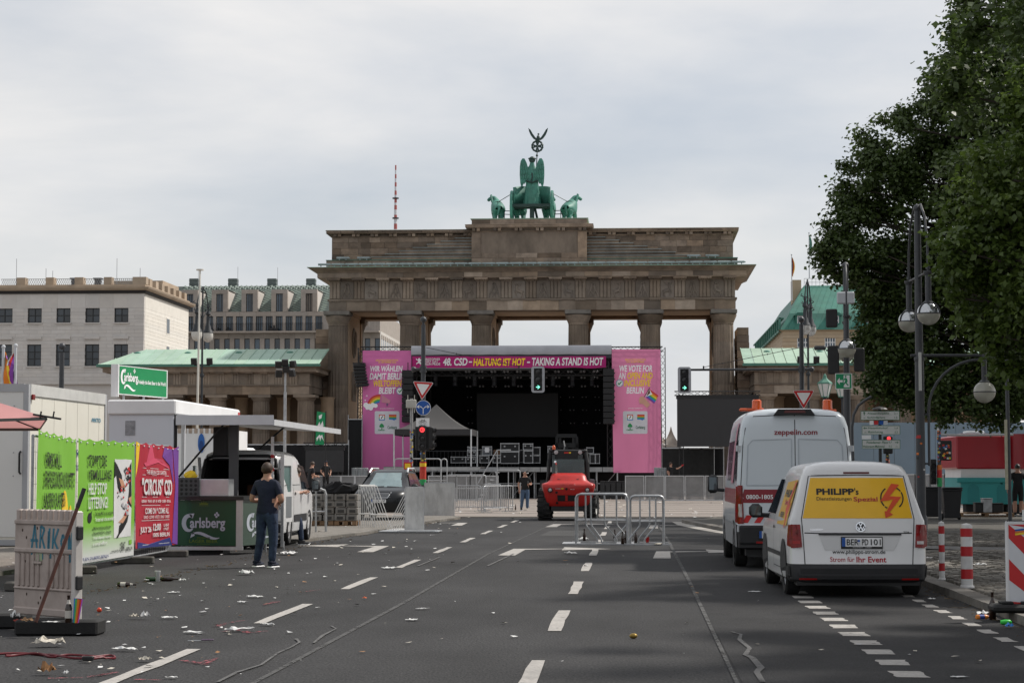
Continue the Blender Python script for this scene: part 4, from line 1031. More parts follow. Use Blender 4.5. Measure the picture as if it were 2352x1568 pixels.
RB=[plain('stripe_'+n_,c_,.6) for n_,c_ in(('red',(.6,.04,.04)),('orange',(.75,.22,.02)),('yellow',(.78,.6,.04)),('green',(.06,.4,.1)),('blue',(.03,.2,.55)),('violet',(.22,.05,.35)))]
for k in range(5):pshape(pcirc(f4,345,1430,162-k*22,16,82,172,162-(k+1)*22),Yb,RB[k],'rainbow_stripe',lb,BL,.012+.002*k)
for cx,cy,r in((170,1410,34),(215,1430,40),(262,1412,34),(300,1418,28),(190,1445,28),(236,1452,30)):pshape(pcirc(f4,cx,cy,r,14),Yb,PW,'cloud_puff',lb,BL,.028+cx*1e-5)
pshape([f4(*p) for p in((385,1280),(395,1275),(470,1330),(498,1345),(495,1385),(465,1385),(395,1375),(382,1372))],Yb,plain('megaphone_pink',(.62,.25,.33),.5),'megaphone',lb,BL,.034)
pshape([f4(*p) for p in((445,1385),(468,1385),(460,1425),(448,1420))],Yb,plain('megaphone_grip',(.16,.1,.2),.5),'megaphone_grip',lb,BL,.034)
for cx,cy in((183,1285),(160,1345)):pshape([f4(cx+d[0],cy+d[1]) for d in((0,-16),(4,-4),(16,0),(4,4),(0,16),(-4,4),(-16,0),(-4,-4))],Yb,PW,'sparkle',lb,BL)
def logos(f,x0,y0,x1,y1,par,base):
 w,h=x1-x0,y1-y0;P=lambda u,v:f(x0+u*w,y0+v*h)
 pshape(prect(f,x0,y0,x1,y1,w*.06),Yb,plain('panel_white',(.68,.68,.72),.5),'logo_panel',par,base)
 for k,(a0,a1) in enumerate(((0,.25),(.25,.5),(.5,.75),(.75,1))):pshape([P(.17,.15+.25*a1),P(.41,.15+.25*a1),P(.41,.15+.25*a0),P(.17,.15+.25*a0)],Yb,RB[(0,1,3,4)[k]],'logo_frame',par,base,.02)
 pshape([P(.2,.365),P(.38,.365),P(.38,.185),P(.2,.185)],Yb,PW,'logo_field',par,base,.026);pshape([P(.24,.33),(P(.28,.33)),P(.35,.21),P(.31,.21)],Yb,BLK,'logo_slash',par,base,.03)
 for k in range(4):pshape([P(.58,.15+.055*(k+1)),P(.88,.15+.055*(k+1)),P(.88,.15+.055*k),P(.58,.15+.055*k)],Yb,RB[(0,1,3,4)[k]],'speech_bubble',par,base,.02)
 pshape([P(.7,.37),P(.82,.42),P(.8,.37)],Yb,RB[4],'bubble_tail',par,base,.02)
 for u,v,r in((.24,.66,.055),(.31,.64,.06),(.28,.60,.06),(.34,.67,.045)):pshape(pcirc(lambda a,c:P(a,c),u,v,r,12),Yb,GRN,'tree_logo',par,base,.02+u*.01)
 pshape([P(.27,.8),P(.31,.8),P(.30,.68),P(.28,.68)],Yb,GRN,'tree_trunk_logo',par,base,.03)
 ptext('SOMERSBY',GRN,par,P(.14,.8),P(.42,.86),Yb,.02,0,base,off=.02);ptext('Carlsberg',plain('logo_green',(.02,.13,.07),.5),par,P(.52,.64),P(.9,.82),Yb,.015,0,base,off=.02)
logos(f6,330,50,620,318,lb,BL)
BR=(.1,YS-.2,0)
rb=banner('pink vertical banner with English voting slogan and rainbow flag right of the stage',[(1405,802),(1517,801),(1519,1085),(1409,1085)],PINK2,BR)
for s_,x0,x1,y0,y1,m_,bo in(('BERLIN STATE ELECTION',1550,1800,727,747,PY,.005),('ON 20 SEPTEMBER',1565,1785,754,774,PY,.005),('WE VOTE FOR',1478,1886,806,886,PW,.03),('AN',1465,1556,896,976,PW,.03),('OPEN AND',1575,1890,896,976,PY,.03),('INCLUSIVE',1535,1866,986,1066,PY,.03),('BERLIN',1565,1786,1078,1156,PW,.03),('proudly enabled by',1590,1765,1330,1348,PW,.01)):
 ptext(s_,m_,rb,f5(x0,y0),f5(x1,y1),Yb,bo,.16 if bo>.02 else 0,BR)
badge(f5,1480,1028,46,rb,BR)
for k in range(6):
 a=lambda u,v:f5(1848+u*112-v*50,1098+u*82+v*100)
 pshape([a(0,(k+1)/6),a(1,(k+1)/6),a(1,k/6),a(0,k/6)],Yb,RB[k],'flag_stripe',rb,BR)
pshape([f5(1848,1098),f5(1885,1165),f5(1800,1198)],Yb,PW,'flag_chevron',rb,BR,.02);pshape([f5(1848,1098),f5(1862,1150),f5(1812,1190)],Yb,plain('flag_brown',(.12,.06,.03),.5),'flag_chevron',rb,BR,.026)
pshape([f5(*p) for p in((1735,1195),(1775,1190),(1800,1225),(1860,1290),(1820,1335),(1770,1285),(1730,1280),(1718,1240))],Yb,plain('printed_hand',(.66,.36,.26),.6),'printed_hand',rb,BR,.03)
pshape([f5(1850,1085),f5(1858,1085),f5(1735,1285),f5(1728,1285)],Yb,DARK,'flag_stick',rb,BR,.024)
logos(f7,1258,43,1508,275,rb,BR)
for lab,xa,xb in(('black truss frame carrying the pink banner left of the stage',828,946),('black truss frame carrying the pink banner right of the stage',1404,1522)):
 p0,p1=atdepth(xa,798,YS),atdepth(xb,798,YS);t=thing('truss_tower',lab,'truss',(p0.x,YS+.1,0));w_=p1.x-p0.x
 xq=0 if xa<900 else w_
 b=MB();truss(b,(xq,0,0),(xq,0,p0.z),.32,.32,.4);b.build('truss_upright',DARK,t)
 b=MB();truss(b,(0,0,p0.z-.1),(w_,0,p0.z-.1),.3,.3,.4);b.build('truss_beam',DARK,t)
 b=MB();b.box(xq-.6,xq+.6,-.6,.6,0,.12);b.build('ballast_plate',STEEL,t)
def array(label,p_top,p_bot,w,n,tilt):
 a=atdepth(*p_top,YS-.6);c=atdepth(*p_bot,YS-.6);t=thing('line_array',label,'loudspeaker',(a.x,YS-.6,a.z));H_=(a.z-c.z)/n
 b=MB();b.box(-w/2,w/2,-.3,.4,0,.08);b.cyl((0,0,.08),(0,0,.6),.03);b.build('rigging_frame',DARK,t)
 for k in range(n):
  b=MB();b.bbox(-w/2,w/2,-.35,.35,-H_/2+.015,H_/2-.015,.02);yy=0
  o=b.build('speaker_cabinet',plain('speaker_black',(.011,.011,.012),.6),t);dx_=tilt*(k/n)**1.7*.5
  o.location=(dx_,0,-H_*(k+.5));o.rotation_euler=(0,-tilt*.25*k/n,R(12 if tilt else 0))
  blk('speaker_rail',DARK,o,w/2-.005,w/2+.05,-.2,.2,-.04,.04)
 return t
array('curved black line array loudspeaker hanging beside the left pink banner',(825,836),(838,888),.78,7,.55)
array('straight black line array loudspeaker at the right edge of the stage',(1398,850),(1398,974),.72,9,0)
array('black line array loudspeaker at the left edge of the stage behind the signal pole',(937,853),(937,970),.72,8,0)
# ---- flight cases on the deck
CASE=plain('case_black',(.010,.0105,.012),.6);FACEG=plain('case_grey',(.13,.14,.155),.6)
def flight_case(label,f,x0,y0,x1,y1,Y,m=CASE,dz=.6):
 a,c=atdepth(*f(x0,y0),Y),atdepth(*f(x1,y1),Y);w,h=c.x-a.x,a.z-c.z
 t=thing('flight_case',label,'flight case',(a.x+w/2,Y,c.z),0,'flight cases on the stage')
 b=MB();b.box(-w/2,w/2,0,dz,0,h);b.build('case_body',m,t);e=.045
 b=MB()
 for z in(0,h-e):b.box(-w/2-.008,w/2+.008,-.012,.0-.001,z,z+e)
 for x in(-w/2-.008,w/2+.008-e):b.box(x,x+e,-.014,-.002,e,h-e)
 b.box(-w/2-.01,w/2+.01,-.01,dz,h,h+.015);b.build('edge_frame',STEEL,t)
 if w>.5:
  for xx in(-w*.28,w*.28):blk('latch',STEEL,t,xx-.05,xx+.05,-.03,-.004,h*.55,h*.55+.09)
 for xx in(-w/2+.02,w/2-.02):
  for z in(.02,h-.02):b=MB();b.sph((xx,-.004,z),.05,6,4);b.build('ball_corner',ALU,t)
for a in(('wide black flight case on top of a bigger case left of the red telehandler',f7,5,372,197,456,131),('big black flight case under a wide case left of the red telehandler',f7,5,458,194,580,131),('square flight case with metal dish on top of a tall case',f7,236,376,338,441,131.2),('tall flight case with two latches under a square case',f7,243,447,336,576,131.2),('flight case standing behind the tall latched case, upper one',f7,339,411,411,494,132),('flight case standing behind the tall latched case, lower one',f7,339,496,411,576,132),('plain black flight case between two pale framed stacks',f7,197,440,240,572,132.4),('flight case with grille behind the telehandler cab',f7,488,402,572,470,132),('low flight case right of the telehandler cab, upper one',f7,885,415,958,478,132),('flight case beside the telehandler mirror, left one of two',f7,918,482,975,580,131),('flight case beside the telehandler mirror, right one of two',f7,976,480,1020,580,131),('grey flight case lid with a white paper taped on',f6,1595,466,1707,570,131.5,FACEG),('small black flight case with pale frame under the grey lid',f6,1565,571,1675,660,130.8),('black flight case under a brown crate',f6,1718,566,1810,660,130.9),('small grey flight case on a black one beside the tent leg',f6,1422,468,1535,512,131.6,FACEG),('black flight case with two latches beside the tent leg',f6,1420,513,1522,575,131.5),('dark flight case behind the tent leg',f6,1531,502,1584,575,132),('long low flight case at the stage front under the tent edge',f6,1225,587,1400,660,130.8),('low flight case right of the long one at the stage front',f6,1402,590,1520,660,130.9)):
 flight_case(*a)
a,c=atdepth(*f6(1727,502),131),atdepth(*f6(1803,563),131);t=thing('crate','brown wooden crate on a black flight case','crate',(a.x,131,c.z));b=MB();w,h=c.x-a.x,a.z-c.z
for k in range(3):blk('slat',plain('brown_board',(.13,.075,.045),.8),t,0,w,0,.5,h*k/3+.01,h*(k+1)/3-.01)
p=atdepth(*f6(1650,506),131.4);o=MB();o.box(p.x-.14,p.x+.14,131.44,131.45,p.z-.16,p.z+.16);tag(o.build('paper_sheet',WHT),'white paper sheet taped to the grey flight case lid','paper')
# ---- pavilion tent on the stage wing
YT=123
pk=atdepth(988,925,YT);el=atdepth(905,984,YT);er=atdepth(1082,976,YT);zl=el.z-.05;zv=atdepth(988,999,YT).z
tn=thing('pavilion_tent','grey pavilion tent with pointed roof on the left stage wing','tent',((el.x+er.x)/2,YT,0));hw=(er.x-el.x)/2;zf=2.05
TENT=mat('tent_fabric',(.05,.048,.047),.7,.06,1,bump=.15,bsc=2);b=MB();n=10;vs=[]
D_=hw*2
for i in range(n+1):
 q=i/n;k=q**1.6;s_=1-q
 z=zl+(pk.z-zl)*(q**1.55)
 for a_,c_ in((-1,-1),(1,-1),(1,1),(-1,1)):vs.append((a_*hw*s_,hw+c_*hw*s_,z))
b.add(vs,[(i*4+k,i*4+(k+1)%4,i*4+4+(k+1)%4,i*4+4+k) for i in range(n) for k in range(4)]);b.build('tent_roof',TENT,tn,25)
b=MB()
for x0,x1,y0,y1 in((-hw,hw,-.02,.0),(-hw,hw,D_,D_+.02),(-hw-.02,-hw,0,D_),(hw,hw+.02,0,D_)):b.box(x0,x1,y0,y1,zv,zl+.02)
b.build('valance',plain('tent_valance',(.035,.034,.036),.8),tn)
for x in(-hw,hw):
 for y in(0,D_):b=MB();b.cyl((x,y,zf if y else.1),(x,y,zl),.05,n=6);b.build('tent_leg',ALU,tn)
b=MB();b.box(-hw-.6,hw+.6,-.3,D_+.3,1.93,2.05);b.build('wing_deck',plain('stage_deck',(0,0,0)),tn)
for k in range(5):b=MB();b.box(-hw+k*1.2,-hw+k*1.2+.06,-.2,-.14,0,1.93);b.build('deck_leg',STEEL,tn)
blk('deck_edge',mat('deck_trim',(0,0,0)),tn,-hw-.6,hw+.6,-.33,-.301,1.82,2.02)
def railing(label,pts,Y,h,posts,dy=0.0,z0=0,cat='railing',r=.035):
 A_=atdepth(*pts[0],Y);B_=atdepth(*pts[1],Y);t=thing('handrail',label,cat,(A_.x,Y,z0));w=B_.x-A_.x;zt_=A_.z-z0
 b=MB();b.tube([(0,0,0),(0,0,zt_-.15),(.04,0,zt_-.04),(.15,0,zt_),(w-.15,0,zt_),(w-.04,0,zt_-.04),(w,0,zt_-.15),(w,0,0)],r,6);b.build('rail_frame',STEEL,t)
 b=MB();b.cyl((0,0,zt_*.5),(w,0,zt_*.5),r*.8,n=6)
 for k in range(1,posts):b.cyl((w*k/posts,0,0),(w*k/posts,0,zt_),r*.8,n=6)
 b.build('rail_bars',STEEL,t);return t
railing('long steel handrail in front of the tent, left one',[f6(562,610),f6(1108,610)],112,1,3)
railing('steel handrail in front of the tent, middle one',[f6(1112,610),f6(1180,610)],113,1,1)
railing('low steel handrail right of the tent leg',[f6(1180,800),f6(1638,800)],114,1,4)
railing('steel handrail at the foot of the stage stairs',[f6(1762,742),f6(2040,742)],116,1,2)
t=thing('stage_stairs','steel stairs with sloping handrail up to the stage deck','stairs',(atdepth(*f6(1540,880),117).x,117,0));w=atdepth(*f6(1770,740),117).x-atdepth(*f6(1540,880),117).x
b=MB();b.tube([(0,0,1.0),(w,0,2.1+.9),(w+.8,0,2.1+.9)],.035,6);b.cyl((0,0,0),(0,0,1),.03);b.cyl((w,0,0),(w,0,3),.03);b.build('stair_rail',STEEL,t)
for k in range(8):blk('tread',ALU,t,w*k/8,w*(k+1)/8+.05,.1,1.2,.22*k+.12,.22*k+.18)
# ---- perforated crowd barriers along the stage
PERF=mat('perforated_sheet',(.30,.30,.30),.5,.15,2,metal=.4,alpha=.62,bump=.1)
def stage_barrier(x,y,w,h,label,group,rz=0,m=PERF):
 t=thing('stage_barrier',label,'barrier',(x,y,0),rz,group)
 b=MB();b.box(-w/2+.03,w/2-.03,-.006,.006,.08,h-.03);b.build('sheet',m,t)
 b=MB();b.box(-w/2,-w/2+.05,-.03,.03,0,h);b.box(w/2-.05,w/2,-.03,.03,0,h);b.box(-w/2+.05,w/2-.05,-.04,.04,h-.05,h);b.box(-w/2+.05,w/2-.05,-.03,.03,.02,.07);b.build('frame',ALU,t)
 b=MB()
 for s_ in(-.3,.3):b.cyl((s_*w,.02,h*.75),(s_*w,.9,.05),.02,n=6)
 b.box(-w/2,w/2,-.1,.95,0,.012);b.build('brace',ALU,t);return t
for k in range(9):
 p=onground(1436+k*45+22,1148,0);stage_barrier(p.x,119+.25*k,1.15,1.5,ORD[k]+' perforated barrier from the left in the row right of the red telehandler','barriers right of the telehandler')
for k in range(4):
 p=atdepth(735+k*32,1120,119);stage_barrier(p.x,119,.95,1.5,ORD[k]+' perforated barrier from the left in the row behind the dark car','barriers left behind the car')
for k in range(5):
 p=atdepth(1000+k*32,1120,121);stage_barrier(p.x,121,.9,1.5,ORD[k]+' perforated barrier from the left under the stage deck front','barriers under the stage front')
# subwoofers
for k in range(5):
 p=atdepth(1384+k*12.4,1120,125);t=thing('subwoofer',ORD[k]+' black subwoofer from the left right of the telehandler at the stage foot','loudspeaker',(p.x,125,0),0,'subwoofers at the stage foot')
 b=MB();b.bbox(-.16,.16,0,.6,.02,1.15,.015);b.build('cabinet',plain('speaker_black',(0,0,0)),t);blk('grille',plain('speaker_grille',(.02,.02,.021),.5),t,-.13,.13,-.02,.0,.1,1.05)
for k in range(6):
 p=atdepth(1250+k*22,1120,127);t=thing('subwoofer',ORD[k]+' black subwoofer from the left under the stage deck','loudspeaker',(p.x,127,0),0,'subwoofers under the stage')
 b=MB();b.bbox(-.28,.28,0,.6,.02,1.2,.015);b.build('cabinet',plain('speaker_black',(0,0,0)),t);blk('grille',plain('speaker_grille',(0,0,0)),t,-.24,.24,-.02,.0,.1,1.1)
# ---- black screens and dark stalls
def led(label,a,c,Y,legs=True,m=None):
 A_,C_=atdepth(*a,Y),atdepth(*c,Y);w,z0,z1=C_.x-A_.x,C_.z,A_.z;t=thing('video_screen',label,'screen',(A_.x,Y,0))
 blk('display',m or plain('screen_grey',(.028,.028,.030),.55),t,.05,w-.05,0,.12,z0+.05,z1-.35)
 b=MB();b.box(0,w,.0,.3,z1-.34,z1-.1);truss(b,(-.1,.15,z1),(w+.1,.15,z1),.25,.25,.4);b.build('top_truss',DARK,t)
 b=MB()
 for x in(.3,w-.3):truss(b,(x,.5,0),(x,.5,z1),.25,.25,.5)
 b.build('legs',DARK,t);return t
led('big dark grey video screen on a black truss right of the stage',(1553,903),(1744,1027),122)
led('small dark grey screen in the black clad stall left of the stage',(700,1021),(790,1085),122,m=plain('screen_grey',(0,0,0)))
def drape(name,label,a,c,Y,cat='curtain',z0=None,m=None):
 A_,C_=atdepth(*a,Y),atdepth(*c,Y);t=thing(name,label,cat,(A_.x,Y,0));w=C_.x-A_.x;n=max(4,int(w/.25));vs=[]
 for i in range(n+1):q=.08*math.sin(i*1.9)+.04*math.sin(i*4.3);vs+=[(w*i/n,q,A_.z),(w*i/n,q*1.4,C_.z if z0 is None else z0)]
 b=MB();b.add(vs,[(2*i,2*i+1,2*i+3,2*i+2) for i in range(n)]);b.build('cloth',m or BLACK,t,60)
 b=MB();b.cyl((0,0,A_.z),(w,0,A_.z),.04);b.cyl((0,.05,0),(0,.05,A_.z+.3),.035);b.cyl((w,.05,0),(w,.05,A_.z+.3),.035);b.build('pipe_frame',STEEL,t);return t
drape('fabric_screen','tall black cloth wrapped round the scaffold left of the pink banner',(800,963),(831,1085),129.2,z0=0)
drape('fabric_screen','long black cloth wall behind the white van left of the stage',(560,1021),(800,1060),125,z0=0)
drape('fabric_screen','black mesh fence cloth under the big dark screen',(1521,1029),(1640,1086),124,z0=.3,m=mat('black_mesh',(.014,.014,.014),.8,.3,4))
drape('fabric_screen','black cloth at the right edge under the big screen',(1640,1029),(1662,1086),124.5,z0=0)
# white tent tops beyond, seen between banner and screen
for lab,a,c in(('pointed white tent roof beyond the right banner',(1541,980),24),('low white tent roof beyond the right banner',(1524,1005),34)):
 p=atdepth(*a,160);t=thing('white_tent',lab,'tent',(p.x,160,0));b=MB();w=c/4573*160*.9;z0=atdepth(0,1027,160).z;n=6;vs=[]
 for i in range(n+1):
  q=i/n
  for u,v in((-1,-1),(1,-1),(1,1),(-1,1)):vs.append((u*w*(1-q)**1.5+u*.03,v*w*(1-q)**1.5+v*.03,z0+(p.z-z0)*q))
 b.add(vs,[(i*4+k,i*4+(k+1)%4,i*4+4+(k+1)%4,i*4+4+k) for i in range(n) for k in range(4)]);b.build('tent_roof',mat('white_tarp',(.7,.7,.7),.6,.05),t,30)
 b=MB();b.box(-w,w,-w,w,0,z0);b.build('tent_wall',mat('white_tarp',(0,0,0)),t)
for p_ in((60,715,240,770),(1575,618,1700,665)):
 f=f6 if p_[0]<100 else f7;a,c=atdepth(*f(p_[0],p_[1]),124),atdepth(*f(p_[2],p_[3]),124);n=3
 for k in range(n):
  w=(c.x-a.x)/n;t=thing('water_tank',ORD[k]+' caged pale water tank from the left '+('behind the dark car' if f is f6 else 'beside the right pink banner'),'tank',(a.x+w*k,124,0),0,'water tanks '+('behind the car' if f is f6 else 'by the right banner'))
  b=MB();b.bbox(.03,w-.03,0,.9,.1,a.z,.04);b.build('tank_body',plain('tank_plastic',(.30,.33,.34),.5),t)
  b=MB();[b.box(0,w,-.02,-.003,z,z+.03) for z in(.2,.6,1.0,1.4,1.8,a.z-.05)];[b.box(x,x+.03,-.024,-.004,.1,a.z) for x in(0,w*.5,w-.03)];b.build('cage',STEEL,t)
# ================================================================== VEHICLES
rv=random.Random(31)
PAINT=mat('white_van_paint',(.70,.70,.70),.28,.03,.8,coat=.5,dirt=.10,dirtcol=(.42,.40,.37),dsc=1.6)
PAINT_D=mat('black_car_paint',(.008,.009,.011),.35,.1,1,coat=.25,spec=.3)
PAINT_R=mat('red_machine_paint',(.46,.017,.013),.42,.1,1.5,coat=.15,dirt=.4,dirtcol=(.17,.03,.022),dsc=2.5)
PLASTIC=mat('black_plastic',(.020,.020,.022),.6,.15,5,bump=.05)
TYRE=mat('tyre_rubber',(.016,.016,.016),.85,.25,8,bump=.2,bsc=50,dirt=.3,dirtcol=(.05,.045,.04),dsc=4)
SEAM=plain('panel_gap',(.03,.03,.032),.7)
LENSR=mat('red_tail_lens',(.20,.004,.005),.2,.45,14,coat=.25,spec=.3)
LENSW=mat('pale_lens',(.45,.42,.42),.12,.2,10,coat=.8)
CHROME=plain('chrome',(.75,.75,.76),.12,metal=1.0)
HUB=mat('grey_hub',(.22,.22,.23),.4,.15,5,metal=.5)
class Body:
 """body shell built from level outlines: (z, half width, rear y, front y, rear corner radius, front corner radius, rear bow, front bow)"""
 def __init__(s,lv):s.lv=lv
 def at(s,z):
  L=s.lv;z=min(max(z,L[0][0]),L[-1][0])
  for a,c in zip(L[:-1],L[1:]):
   if z<=c[0]+1e-9:
    t=(z-a[0])/max(1e-9,c[0]-a[0]);return[a[i]+(c[i]-a[i])*t for i in range(8)]
  return L[-1]
 def ring(s,z=None,p=None):
  z,hw,yr,yf,rr,rf,br,bf=p or s.at(z);P=[]
  for i in range(5):x=(hw-rr)*i/4;P.append((x,yr+br*(x/hw)**2))
  yk=yr+br*((hw-rr)/hw)**2
  for i in range(1,6):a=PI/2*i/6;P.append((hw-rr+rr*math.sin(a),yk+rr*(1-math.cos(a))))
  fk=yf-bf*((hw-rf)/hw)**2
  y0,y1=yk+rr,fk-rf
  for i in range(9):P.append((hw+.012*math.sin(PI*i/8),y0+(y1-y0)*i/8))
  for i in range(1,6):a=PI/2*i/6;P.append((hw-rf+rf*math.cos(a),fk-rf+rf*math.sin(a)))
  for i in range(5):x=(hw-rf)*(1-i/4);P.append((x,yf-bf*(x/hw)**2))
  return[(x,y,z) for x,y in P]+[(-x,y,z) for x,y in reversed(P[1:-1])]
 def shell(s,skip=None):
  b=MB();n=len(s.ring(p=s.lv[0]))
  for l in s.lv:b.v+=s.ring(p=l)
  for l in range(len(s.lv)-1):
   for k in range(n):
    f=(l*n+k,l*n+(k+1)%n,(l+1)*n+(k+1)%n,(l+1)*n+k)
    if skip and skip([Vector(b.v[i]) for i in f]):continue
    b.f.append(f);b.m.append(0)
  b.f+=[tuple(reversed(range(n))),tuple(range((len(s.lv)-1)*n,len(s.lv)*n))];b.m+=[0,0]
  return b
 def rear(s,x,z,off=.004):
  _,hw,yr,yf,rr,rf,br,bf=s.at(z);q=max(0,abs(x)-(hw-rr));e=rr-math.sqrt(max(0,rr*rr-min(q,rr)**2)) if q>0 else 0
  return Vector((x,yr+br*(min(abs(x),hw)/hw)**2+e-off,z))
 def front(s,x,z,off=.004):
  _,hw,yr,yf,rr,rf,br,bf=s.at(z);q=max(0,abs(x)-(hw-rf));e=rf-math.sqrt(max(0,rf*rf-min(q,rf)**2)) if q>0 else 0
  return Vector((x,yf-bf*(min(abs(x),hw)/hw)**2-e+off,z))
 def side(s,sg,y,z,off=.004):
  _,hw,yr,yf,rr,rf,br,bf=s.at(z);yk=yr+br+rr;q=max(0,yk-y);e=rr-math.sqrt(max(0,rr*rr-min(q,rr)**2)) if q>0 else 0
  return Vector((sg*(hw+.013-e+off),y,z))
def gq(surf,c4,nu=8,nv=6):
 """patch following a body surface; c4 = four (a, z) corners, lower left first"""
 b=MB();(a0,z0),(a1,z1),(a2,z2),(a3,z3)=c4;vs=[]
 for j in range(nv+1):
  v=j/nv
  for i in range(nu+1):
   u=i/nu;vs.append(surf((a0*(1-u)+a1*u)*(1-v)+(a3*(1-u)+a2*u)*v,(z0*(1-u)+z1*u)*(1-v)+(z3*(1-u)+z2*u)*v))
 b.add(vs,[(j*(nu+1)+i,j*(nu+1)+i+1,(j+1)*(nu+1)+i+1,(j+1)*(nu+1)+i) for j in range(nv) for i in range(nu)]);return b
def gpoly(surf,pts):b=MB();b.add([surf(*p) for p in pts],[tuple(range(len(pts)))]);return b
def gline(surf,pts,w,b=None):
 b=b or MB()
 for(a0,z0),(a1,z1) in zip(pts[:-1],pts[1:]):
  n=max(1,int(math.hypot(a1-a0,z1-z0)/.1));d=math.hypot(a1-a0,z1-z0) or 1;nx,nz=-(z1-z0)/d*w/2,(a1-a0)/d*w/2;vs=[]
  for i in range(n+1):
   t=i/n;a,z=a0+(a1-a0)*t,z0+(z1-z0)*t;vs+=[surf(a+nx,z+nz),surf(a-nx,z-nz)]
  b.add(vs,[(2*i,2*i+1,2*i+3,2*i+2) for i in range(n)])
 return b
def stext(s_,m,par,surf,x0,x1,z0,z1,bold=0,shear=0):return lettering(s_,m,par,None,X_,Z_,1,1,bold,shear,surf=lambda u,v:surf(x0+(x1-x0)*u,z0+(z1-z0)*v))
def wheel(par,x,y,r,w,sg,hub=HUB,steer=0):
 o=obj('wheel',None,par,(x,y,r),(0,0,steer));b=MB();h=w/2
 b.lathe([(r*.62,-h*.9),(r*.9,-h),(r*.985,-h*.75),(r,-h*.3),(r,h*.3),(r*.985,h*.75),(r*.9,h),(r*.62,h*.9)],(0,0,0),28,'x',False);b.build('tyre',TYRE,o,40)
 b=MB();b.lathe([(r*.63,-h*.85),(r*.63,h*.8),(r*.55,h*.7),(r*.5,h*.45),(r*.2,h*.6),(r*.15,h*.72),(.01,h*.72)],(0,0,0),24,'x',False)
 if sg<0:b.v=[(-p[0],p[1],p[2]) for p in b.v]
 for k in range(7):
  a=k*2*PI/7;b.cbox(sg*h*.55,r*.36*math.cos(a),r*.36*math.sin(a),.02,r*.34,r*.1,rx=a)
 b.build('rim',hub,o,40);return o
def arch(par,body,sg,y,r,m=PLASTIC):
 b=MB();b.add([body.side(sg,y+r*math.cos(t),max(.0,r*.93)+r*math.sin(t),.003) if r*.93+r*math.sin(t)>.2 else body.side(sg,y+r*math.cos(t),.2,.003) for t in[i*PI/12-.35 for i in range(16)]],[tuple(range(16))]);b.build('wheel_arch',m,par)
def mirror(par,x,y,z,sg,w=.2,h=.26):
 b=MB();b.bbox(x-w/2,x+w/2,y-.09,y+.09,z-h/2,z+h/2,.05);b.cyl((x,y,z-h*.3),(x-sg*.25,y+.05,z-h*.35),.035);o=b.build('wing_mirror',PLASTIC,par,60)
 blk('mirror_glass',mat('mirror_glass',(.10,.12,.13),.03,0,metal=.6),o,x-w*.36,x+w*.36,y-.097,y-.091,z-h*.32,z+h*.36)
def plate(par,surf,x,z,w,h,txt,rows=None,sign=1):
 b=gq(surf,[(x-w/2,z-h/2),(x+w/2,z-h/2),(x+w/2,z+h/2),(x-w/2,z+h/2)],1,1);o=b.build('number_plate',WHT,par)
 s2=lambda a,c:surf(a,c)+Vector((0,-.004*sign,0))
 gq(lambda a,c:surf(a,c)+Vector((0,.003*sign,0)),[(x-w/2-.012,z-h/2-.03),(x+w/2+.012,z-h/2-.03),(x+w/2+.012,z+h/2+.012),(x-w/2-.012,z+h/2+.012)],1,1).build('plate_frame',BLK,o)
 gq(s2,[(x-w/2,z-h/2),(x-w/2+.045,z-h/2),(x-w/2+.045,z+h/2),(x-w/2,z+h/2)],1,1).build('plate_band',BLUE,o)
 for s_,a,c in txt:stext(s_,BLK,o,s2,x-w/2+w*a,x-w/2+w*c,z-h*.34,z+h*.34,.012)
 return o
# ---------------------------------------------------------------- small white van with the yellow rear
B1=Body([(.20,.84,.06,4.28,.16,.3,.05,.15),(.24,.885,.0,4.36,.16,.35,.05,.2),(.40,.895,-.01,4.4,.15,.4,.05,.2),(.44,.895,.02,4.4,.14,.4,.04,.2),(.80,.895,.045,4.4,.13,.4,.04,.2),(.85,.893,.055,4.36,.12,.4,.04,.2),(1.0,.88,.07,4.0,.075,.35,.05,.2),(1.06,.855,.08,3.55,.075,.3,.05,.2),(1.3,.78,.13,3.15,.075,.25,.05,.2),(1.58,.70,.20,2.75,.075,.22,.05,.15),(1.66,.668,.225,2.6,.14,.2,.05,.12),(1.715,.63,.25,2.45,.16,.2,.06,.1),(1.75,.53,.30,2.2,.2,.2,.05,.1),(1.78,.34,.55,1.9,.2,.2,.05,.1),(1.79,.13,.9,1.5,.12,.1,.02,.02)])
v1=thing('parked_van','small white van with yellow rear lettering parked at the right kerb','van',(2.92,26.35,0),R(1.5))
b=B1.shell();b.m=[1 if sum(b.v[i][2] for i in f)/len(f)<.425 and min(b.v[i][1] for i in f)<.6 else 0 for f in b.f];b.build('body',[PAINT,PLASTIC],v1,38)
rs=B1.rear
# yellow wrapped rear window and frame
gq(rs,[(-.72,1.035),(.715,1.035),(.615,1.565),(-.60,1.565)],14,8).build('rear_window',mat('yellow_wrap',(.80,.45,.006),.35,.06,2,coat=.25),v1)
W1=lambda x,z:rs(x,z,.009)
stext('PHILIPP',BLK,v1,W1,-.53,-.04,1.343,1.425,.04);stext("'s",BLK,v1,W1,-.035,.02,1.343,1.43,.02);stext('Dienstleistungen',BLK,v1,W1,-.53,-.075,1.255,1.315,.004);stext('Spezial',plain('crimson_print',(.42,.015,.03),.5),v1,W1,-.05,.265,1.24,1.315,.02)
for a0,a1 in((.65,1.4),(2.15,3.9),(-1.2,-.9),(-.9,.55),(4.0,4.25)):
 if a0==-1.2:continue
 gpoly(W1,[(.455+q[0],1.30+q[1]) for q in ring(.138,.155,14,0,0,a0,a1)]).build('circle_mark',BLK,v1)
W2=lambda x,z:rs(x,z,.013)
BOLT=plain('bolt_orange',(.62,.07,.015),.5)
